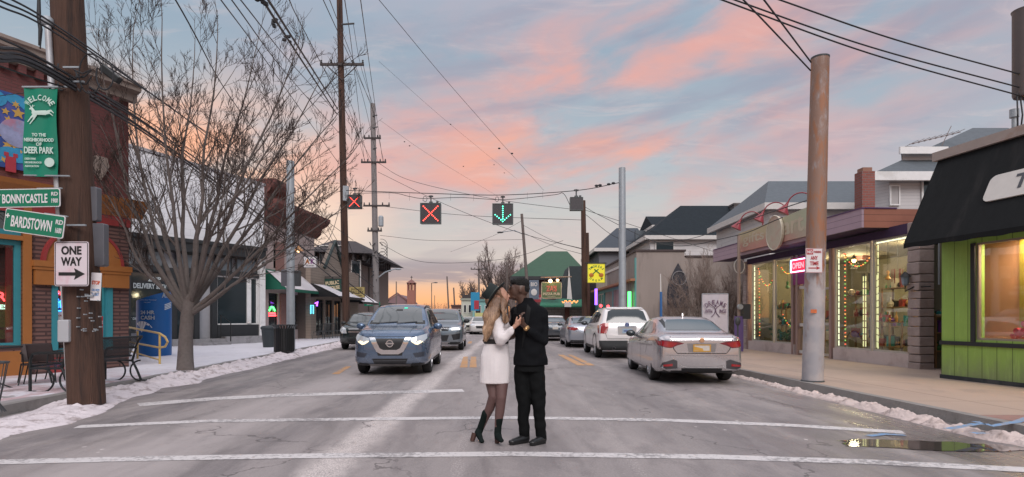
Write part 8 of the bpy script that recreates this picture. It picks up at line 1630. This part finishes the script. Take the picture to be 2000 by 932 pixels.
hm2 = hand(hb, J(985, 662, .24), (-1, -.1, .0), (0, 0, 1), 1., 25, (-.3, -.2, .8)) + [('c', J(985, 662, .24), J(1002, 655, .2), .03, .04), ('c', J(1002, 655, .2), J(1008, 612, .12), .036, .042), ('c', J(1008, 612, .12), J(1024, 608, .02), .042, .05)]
arm = [('c', J(1050, 656, -.08), J(1060, 662, -.02), .04, .045), ('c', J(1060, 660, -.02), J(1053, 612, .03), .038, .045), ('c', J(1053, 612, .03), J(1026, 608, .02), .045, .05)]
core = [('p', [J(1027, 618, .03), J(1032, 660, .03), J(1034, 705, .02)], [.085, .095, .09])]
legs = [('p', [J(1023, 722, .03), J(1021, 750, .01), J(1023, 788, -.015), J(1022, 820, .005), J(1025, 850, .02)], [.07, .065, .05, .042, .038]), ('p', [J(1045, 722, .0), J(1050, 750, -.02), J(1052, 788, -.04), J(1054, 822, -.03), J(1058, 853, -.02)], [.07, .065, .05, .042, .038])]
part('body', hd+hm+hm2+arm+core+legs, .0062, skin, MN, 3)
# hair: short, tight
hair = [('e', h0+Vector((.03,0,.068)), (.093,.079,.07)), ('e', h0+Vector((-.028,0,.088)), (.066,.06,.036)), ('e', h0+Vector((.072,0,.012)), (.052,.071,.062))]
def frizz(v): n_ = mnoise.noise(tuple(v*70))*.006; d_ = (v-h0).normalized(); return v+d_*n_
hm_ = part('hair', hair, .006, mat('hair_black', (.008,.007,.007), .9, bump=.8, bscale=300), MN, 2, frizz)
for s in (-1, 1):
    MB().ell(h0+Vector((-.089, .031*s, .012)), (.012,.015,.008), 10).build('eye', mat('eyelid', (.03,.015,.012), .5), MN, True); MB().tube([h0+Vector((-.097, .016*s, .036)), h0+Vector((-.096, .034*s, .042)), h0+Vector((-.078, .052*s, .036))], .005, 5).build('eyebrow', mat('hair_black', (.008,.007,.007), .9), MN)
part('shirt', [('c', J(1023, 597, .015), J(1023, 606, .01), .066, .08), ('l', [(J(1026, 660, -.0), .09, .09), (J(1024, 640, -.03), .11, .1), (J(1022, 612, -.02), .12, .095)])], .008, mat('knit_black', (.007,.007,.008), .9, spec=.12), MN, 4)
mb = MB(); mb.tube([J(1021, 601, .01)+Vector((.075*math.cos(R(a)), .088*math.sin(R(a)), -.018*math.cos(R(a+90-10))-.01)) for a in range(170, 371, 12)], .0035, 6); mb.build('necklace', K['chrome'], MN)
# jacket: shoulders, body flaring to the hem, lapel opening, two sleeves
def sec(px, py, w, d_, dy=0.): return (J(px, py, dy), w, d_)
jb = [('l', [sec(1037,713,.19,.135), sec(1036,700,.188,.135), sec(1036,680,.176,.13), sec(1036,660,.168,.125), sec(1036,640,.178,.125), sec(1034,622,.182,.118), sec(1033,609,.178,.108), sec(1032,601,.155,.092), sec(1031,594,.115,.08), sec(1030,587,.083,.075), sec(1030,582,.07,.07)]),
      ('e', J(1054, 609, .03), (.075,.075,.065)), ('e', J(1007, 608, .08), (.058,.07,.058)),
      ('p', [J(1058, 612, .02), J(1062, 638, .0), J(1064, 658, -.04), J(1062, 665, -.06)], [.068, .062, .054, .052]), ('p', [J(1062, 667, -.06), J(1048, 658, -.11), J(1034, 647, -.15)], [.053, .049, .044]),
      ('p', [J(1008, 611, .1), J(1003, 638, .2), J(1002, 655, .22), J(986, 662, .24)], [.06, .055, .05, .043])]
jk = part('jacket', jb, .009, suit, MN, 5, folds(.016, 8, 11, 2))
lp = mat('lapel_satin', (.008,.0085,.0095), .7, spec=.22)
def front_on(bv, px, py, off=-.006):
    p = J(px, py); d_ = (p-Vector((0,0,HC))).normalized(); h = bv.ray_cast(Vector((0,0,HC)), d_, 20); return (h[0] if h[0] else p)+Vector((0, off, 0))
bvj = BVHTree.FromPolygons([v.co+FR[jk.name] for v in jk.data.vertices], [tuple(p.vertices) for p in jk.data.polygons])
def cloth_patch(name, pts, m, parent, bv, off=-.005):
    vs, fs = dense(pts, 3.); mb = MB(); mb.v = [front_on(bv, a, b, off) for a, b in vs]; mb.f = [tuple(f) for f in fs]; mb.mi = [0]*len(fs); return mb.build(name, m, parent, 60)
cloth_patch('lapel', [(1030,594),(1037,602),(1034,622),(1026,655),(1018,688),(1021,650),(1026,618)], lp, jk, bvj); cloth_patch('lapel', [(1010,596),(1003,604),(1003,618),(1009,645),(1012,636),(1009,616)], lp, jk, bvj)
cloth_patch('shirt_front', [(1011,598),(1028,597),(1024,620),(1018,660),(1013,640),(1010,618)], mat('knit_black', (.007,.007,.008), .9), jk, bvj, -.002)
T_ = part('watch', [('e', J(1027.5, 643, -.212), (.019,.011,.021)), ('c', J(1027.5, 641.5, -.184), J(1029, 640.5, -.172), .0315, .0315)], .0045, mat('watch_gold', (.55,.33,.15), .3, .8), MN, 2)
# trousers
tl_ = [('l', [sec(1036,725,.165,.125), sec(1035,712,.16,.12), sec(1034,698,.15,.115)]), ('p', [J(1021, 722, .03), J(1021, 750, .01), J(1023, 788, -.015), J(1022, 820, .005), J(1024, 850, .02)], [.1, .093, .075, .064, .06]), ('p', [J(1047, 722, .0), J(1050, 750, -.02), J(1052, 788, -.04), J(1054, 822, -.03), J(1057, 853, -.02)], [.1, .094, .077, .066, .061])]
def cuff(v):
    w = folds(.013, 8, 13, 5)(v); return w
part('trousers', tl_, .009, troub, MN, 4, cuff)
sh = mat('shoe_black', (.012,.012,.013), .35)
def shoe(hx, hy, tx, ty, hd_, name='shoe', m=sh, r=.043, k=1., parent=MN):
    a = J(hx, 858, hd_); b = J(tx, 864, ty); a.z = .05; b.z = .035; d_ = (b-a).normalized()
    return part(name, [('c', a, a+d_*.06, .048*k, .047*k), ('c', a+d_*.06, b-d_*.02, .046*k, .034*k), ('e', b, (.042*k,.036*k,.024*k)), ('c', Vector((a.x, a.y, .015)), Vector((b.x, b.y, .012)), .04*k, .034*k), ('c', a+Vector((0,0,.0)), a+Vector((0,0,.07)), .045*k, .043*k)], .007, m, parent, 3, lambda v: Vector((v.x, v.y, max(.004, v.z))))
shoe(1027, 0, 1000, -.1, .02); shoe(1060, 0, 1040, -.14, -.02)
# ---------------- woman
WN = thing('person', 'woman in a white belted dress, black hat and sock boots kissing the man', 'person', Vector((J(955, 865).x, YP, 0)))
sk2 = mat('skin_fair', (.5,.27,.19), .5, var=.08, coat=.08); knit = mat('knit_white', (.8,.74,.74), .85, 0, .05, 40, .5, 160); tights = mat('sheer_tights', (.12,.065,.06), .55)
g0_ = J(977, 579, -.02)   # head centre; face looks up to image right
hw2 = [('e', g0_+Vector((-.02,0,.02)), (.092,.072,.095)), ('e', g0_+Vector((.03,0,-.004)), (.058,.056,.078)), ('e', g0_+Vector((.055,0,-.058)), (.036,.036,.028)), ('c', g0_+Vector((.0,0,-.07)), g0_+Vector((.05,0,-.064)), .03, .024),
       ('c', g0_+Vector((.084,0,.03)), g0_+Vector((.103,0,-.003)), .006, .0095), ('e', g0_+Vector((.094,0,-.003)), (.012,.013,.009)), ('e', g0_+Vector((.086,0,-.026)), (.013,.017,.007)), ('e', g0_+Vector((.084,0,-.039)), (.012,.016,.008)), ('e', g0_+Vector((.073,0,-.06)), (.016,.018,.014)),
       ('c', g0_+Vector((-.03,0,-.06)), J(970, 612, .0), .042, .046), ('e', J(969, 618, .0), (.09,.06,.04))]
wp_, ww_ = J(1013, 630, -.235), J(1001, 642, -.24)
hw2 += hand(wp_, ww_, (.72, .15, .65), (.3, .6, -.5), .86, 62, (.0, -.2, 1.)) + [('c', ww_, J(994, 647, -.22), .021, .028)]
wb = J(1040, 652, .22); hw2 += hand(wb, J(1020, 648, .22), (.9, .1, .2), (0, 0, 1), .86, 20, (.2, 0, 1)) + [('c', J(1020, 648, .22), J(990, 640, .18), .022, .035), ('c', J(990, 640, .18), J(972, 615, .06), .035, .045), ('c', J(972, 615, .06), J(970, 618, 0), .045, .05)]
hw2 += [('c', J(994, 647, -.22), J(980, 663, -.14), .028, .034), ('c', J(980, 663, -.14), J(972, 618, -.06), .034, .04), ('p', [J(969, 618), J(971, 650), J(968, 690), J(968, 725)], [.085, .095, .11, .11])]
lg1 = [J(961, 742, .02), J(964, 774, -.02), J(957, 797, .03), J(946, 820, .09), J(939, 838, .12)]; lg2 = [J(979, 742, -.02), J(979, 777, -.07), J(976, 805, -.05), J(973, 830, -.04), J(972, 846, -.04)]
hw2 += [('p', lg1, [.07, .05, .044, .032, .03]), ('p', lg2, [.07, .05, .044, .032, .03])]
part('body', hw2, .006, sk2, WN, 3)
part('tights', [('p', lg1, [.084, .0575, .053, .041, .035]), ('p', lg2, [.084, .0575, .053, .041, .035])], .007, tights, WN, 4)
for s in (-1, 1): MB().ell(g0_+Vector((.078, .026*s, .024)), (.008,.012,.004), 10).build('eye', mat('lash_dark', (.03,.02,.02), .6), WN, True); MB().tube([g0_+Vector((.083, .012*s, .042)), g0_+Vector((.078, .034*s, .045))], .0035, 5).build('eyebrow', mat('brow_brown', (.09,.05,.03), .8), WN)
MB().tube([g0_+Vector((.094, -.013, -.031)), g0_+Vector((.097, 0, -.031)), g0_+Vector((.094, .013, -.031))], .005, 6).build('lips', mat('lip_rose', (.35,.08,.08), .4), WN, True)
# dress: sweater top over a straight knitted skirt
part('sweater', [('l', [sec(969,668,.118,.1), sec(970,655,.125,.105), sec(971,640,.13,.11), sec(971,625,.128,.1), sec(970,614,.115,.085), sec(970,606,.075,.06), sec(971,601,.052,.05)]), ('e', J(984, 634, -.03), (.06,.075,.055)),
    ('p', [J(972, 617, -.07), J(973, 640, -.13), J(976, 656, -.17), J(978, 664, -.18)], [.06, .066, .07, .066]), ('p', [J(978, 664, -.18), J(988, 656, -.205), J(996, 648, -.225), J(1000, 643, -.235)], [.066, .056, .043, .032]),
    ('p', [J(972, 616, .07), J(985, 636, .17), J(1000, 645, .21), J(1016, 648, .22)], [.055, .06, .05, .033])], .008, knit, WN, 4, folds(.015, 11, 15, 3))
part('skirt', [('l', [sec(967,748,.165,.13), sec(967,746,.167,.132), sec(967,730,.168,.135), sec(967,712,.166,.135), sec(967,695,.158,.13), sec(968,680,.142,.12), sec(969,668,.125,.105), sec(970,662,.12,.1)])], .008, knit, WN, 4, folds(.012, 9, 5, 8))
mb = MB()
for k in range(40):
    a0 = 2*math.pi*k/40; a1 = 2*math.pi*(k+1)/40; c_ = J(969.5, 666.5); f = lambda a, rr, z: c_+Vector(((.129+rr)*math.cos(a), (.112+rr)*math.sin(a), z)); t = .012*math.sin(a0)
    mb.add([f(a0,0,-.026), f(a1,0,-.026), f(a1,0,.026), f(a0,0,.026), f(a0,.008,-.026), f(a1,.008,-.026), f(a1,.008,.026), f(a0,.008,.026)], [(0,1,2,3), (7,6,5,4), (3,2,6,7), (0,4,5,1)])
mb.build('belt', mat('belt_black', (.012,.012,.014), .4), WN, True); MB().box(J(975,666).x-.03, J(975,666).x+.03, YP-.135, YP-.12, J(975,666).z-.03, J(975,666).z+.03).build('buckle', mat('buckle_dark', (.1,.1,.1), .3, .9), WN, bevel=.004)
# long wavy hair: a mass with strands over it
hr_m = bpy.data.materials.new('hair_blonde'); hr_m.use_nodes = True; N = NT(hr_m.node_tree); p = N.n['Principled BSDF']; c = N.coord(); x, y, z = N.sep(c)
sn = N.noise(N.vmul(c, (60,60,4)), 1, 4, .6, .5); cc_ = N.mix(N.step(N.m('ADD', z, N.m('MULTIPLY', sn, .2)), 1.68, 1.35), (.2,.105,.06), (.62,.4,.25)); N.put(p.inputs['Base Color'], N.mix(N.m('MULTIPLY', N.step(sn, .35, .65), .6), cc_, (.13,.07,.04))); p.inputs['Roughness'].default_value = .5
def wave(v): a = math.sin(v.z*34+v.x*20)*.012+math.sin(v.z*19+v.y*40)*.01; return v+Vector((a, a*.6, 0))+Vector((1, .4, 0))*mnoise.noise((v.x*38, v.y*38, v.z*6))*.014
part('hair', [('e', g0_+Vector((-.035,0,.02)), (.094,.083,.095)), ('p', [J(966, 582, -.02), J(962, 600, -.06), J(957, 622, -.09), J(952, 645, -.1), J(948, 664, -.09)], [.078, .075, .066, .05, .02]), ('p', [J(966, 586, .02), J(958, 612, .05), J(952, 640, .06), J(950, 655, .05)], [.075, .07, .06, .02]),
    ('p', [J(972, 588, -.08), J(971, 604, -.13), J(963, 625, -.14), J(956, 648, -.13)], [.04, .045, .042, .02]), ('p', [J(978, 580, -.07), J(983, 596, -.1), J(986, 613, -.12), J(987, 630, -.13)], [.032, .034, .028, .01])], .008, hr_m, WN, 3, wave)
rnd = random.Random(2); mb = MB()
for i in range(170):
    u = rnd.random(); x0_, y0_ = 962+20*u, 583+6*rnd.random(); ex = (945+17*u if u < .75 else 984+5*rnd.random()); ey = (668-26*abs(u-.2) if u < .75 else 632); dd = -.09-.06*math.sin(u*3.1)-.02*rnd.random(); ph = rnd.uniform(0, 6.28); pts = []
    for k in range(12): t = k/11; pts.append(J(x0_+(ex-x0_)*t+2.4*math.sin(t*11+ph)*t, y0_+(ey-y0_)*t, dd*(.7+.6*math.sin(t*3))-.02+.012*math.sin(t*10+ph)))
    mb.tube(pts, [.0045]*9+[.004, .003, .001], 4, False)
mb.build('hair_strands', hr_m, WN, True)
# hat: wide flat brim tipped back, pinched crown, thin band
hc = J(967, 577, -.02); ax = Vector((-.83, 0, .58)).normalized()       # crown axis leans to image left
u_ = Vector((0,1,0)); v_ = ax.cross(u_).normalized(); Mt = Matrix((u_, v_, ax)).transposed()
hatm = mat('felt_black_green', (.012,.018,.018), .85, 0, .2, 40); mb = MB(); n = 36; rows = []
for r_, z_ in ((.095, .0), (.102, .002), (.13, .0), (.168, .004), (.178, .007), (.178, .013), (.165, .011), (.13, .008), (.104, .012), (.1, .05), (.096, .09), (.09, .118), (.075, .132), (.045, .122), (.0, .112)):
    rows.append([hc+Mt @ Vector((r_*math.cos(2*math.pi*j/n)*(1.0 if z_ < .03 else .95), r_*math.sin(2*math.pi*j/n)*1.0, z_+(.012*math.cos(4*math.pi*j/n) if .12 < r_ else 0)-(.012*abs(math.cos(2*math.pi*j/n)) if z_ > .11 and r_ < .08 else 0))) for j in range(n+1)])
mb.grid(rows); ht = mb.build('hat', hatm, WN, True)
mb = MB(); mb.grid([[hc+Mt @ Vector((.1035*math.cos(2*math.pi*j/n)*.96, .1035*math.sin(2*math.pi*j/n), z_)) for j in range(n+1)] for z_ in (.014, .034)]); mb.build('hat_band', mat('band_sage', (.08,.1,.085), .6), ht, True)
# sock boots with stacked heels
bt_ = mat('boot_suede', (.007,.012,.011), .85, spec=.15); hl_ = mat('heel_wood', (.06,.025,.018), .5)
def boot(P_, rr, toe, heel_top, heel_bot): 
    b = part('boot', [('p', P_, rr), ('c', P_[-1], toe, .04, .024), ('e', toe, (.03,.034,.022))], .007, bt_, WN, 3)
    MB().tube([heel_top, heel_bot], [.032, .026], 10).build('boot_heel', hl_, b, True)
boot([J(949, 807, .05), J(944, 822, .09), J(938, 838, .12), J(934, 846, .1)], [.046, .042, .04, .044], J(941, 862, .0)+Vector((0,0,.0)), J(927, 846, .1), J(922, 862, .08))
boot([J(975, 818, -.05), J(973, 832, -.04), J(972, 846, -.04), J(973, 853, -.06)], [.045, .04, .041, .043], J(979, 866, -.18)+Vector((0,0,.03)), J(971, 850, -.02), Vector((J(971, 866, -.02).x, YP-.02, .005)))
# ================= labels that tell look-alikes apart by their order in the picture
bpy.context.view_layer.update()
ORD = ['first', 'second', 'third', 'fourth', 'fifth', 'sixth', 'seventh', 'eighth', 'ninth', 'tenth', 'eleventh', 'twelfth']
for grp, tx in (('display shelves inside the gift shop', '%s wooden shelf of ornaments from the left inside the gift shop'), ('ornaments hanging in the shop windows', '%s hanging ornament from the left behind the shop glass'),
                ('ceiling lamps in the gift shop', '%s warm ceiling lamp from the left inside the gift shop'), ('metal chairs on the pub terrace', '%s metal terrace chair from the left under the snowy pub awning'), ('light strips in the gift shop windows', '%s upright strip of white lights from the left in the gift shop windows')):
    def spx(o):
        p = o.matrix_world @ (sum((v.co for v in o.data.vertices), Vector())/len(o.data.vertices)) if o.type == 'MESH' else o.matrix_world.translation
        return p.x/p.y
    for i, o in enumerate(sorted([o for o in bpy.data.objects if o.get('group') == grp and o.parent is None], key=spx)): o['label'] = tx % ORD[i]
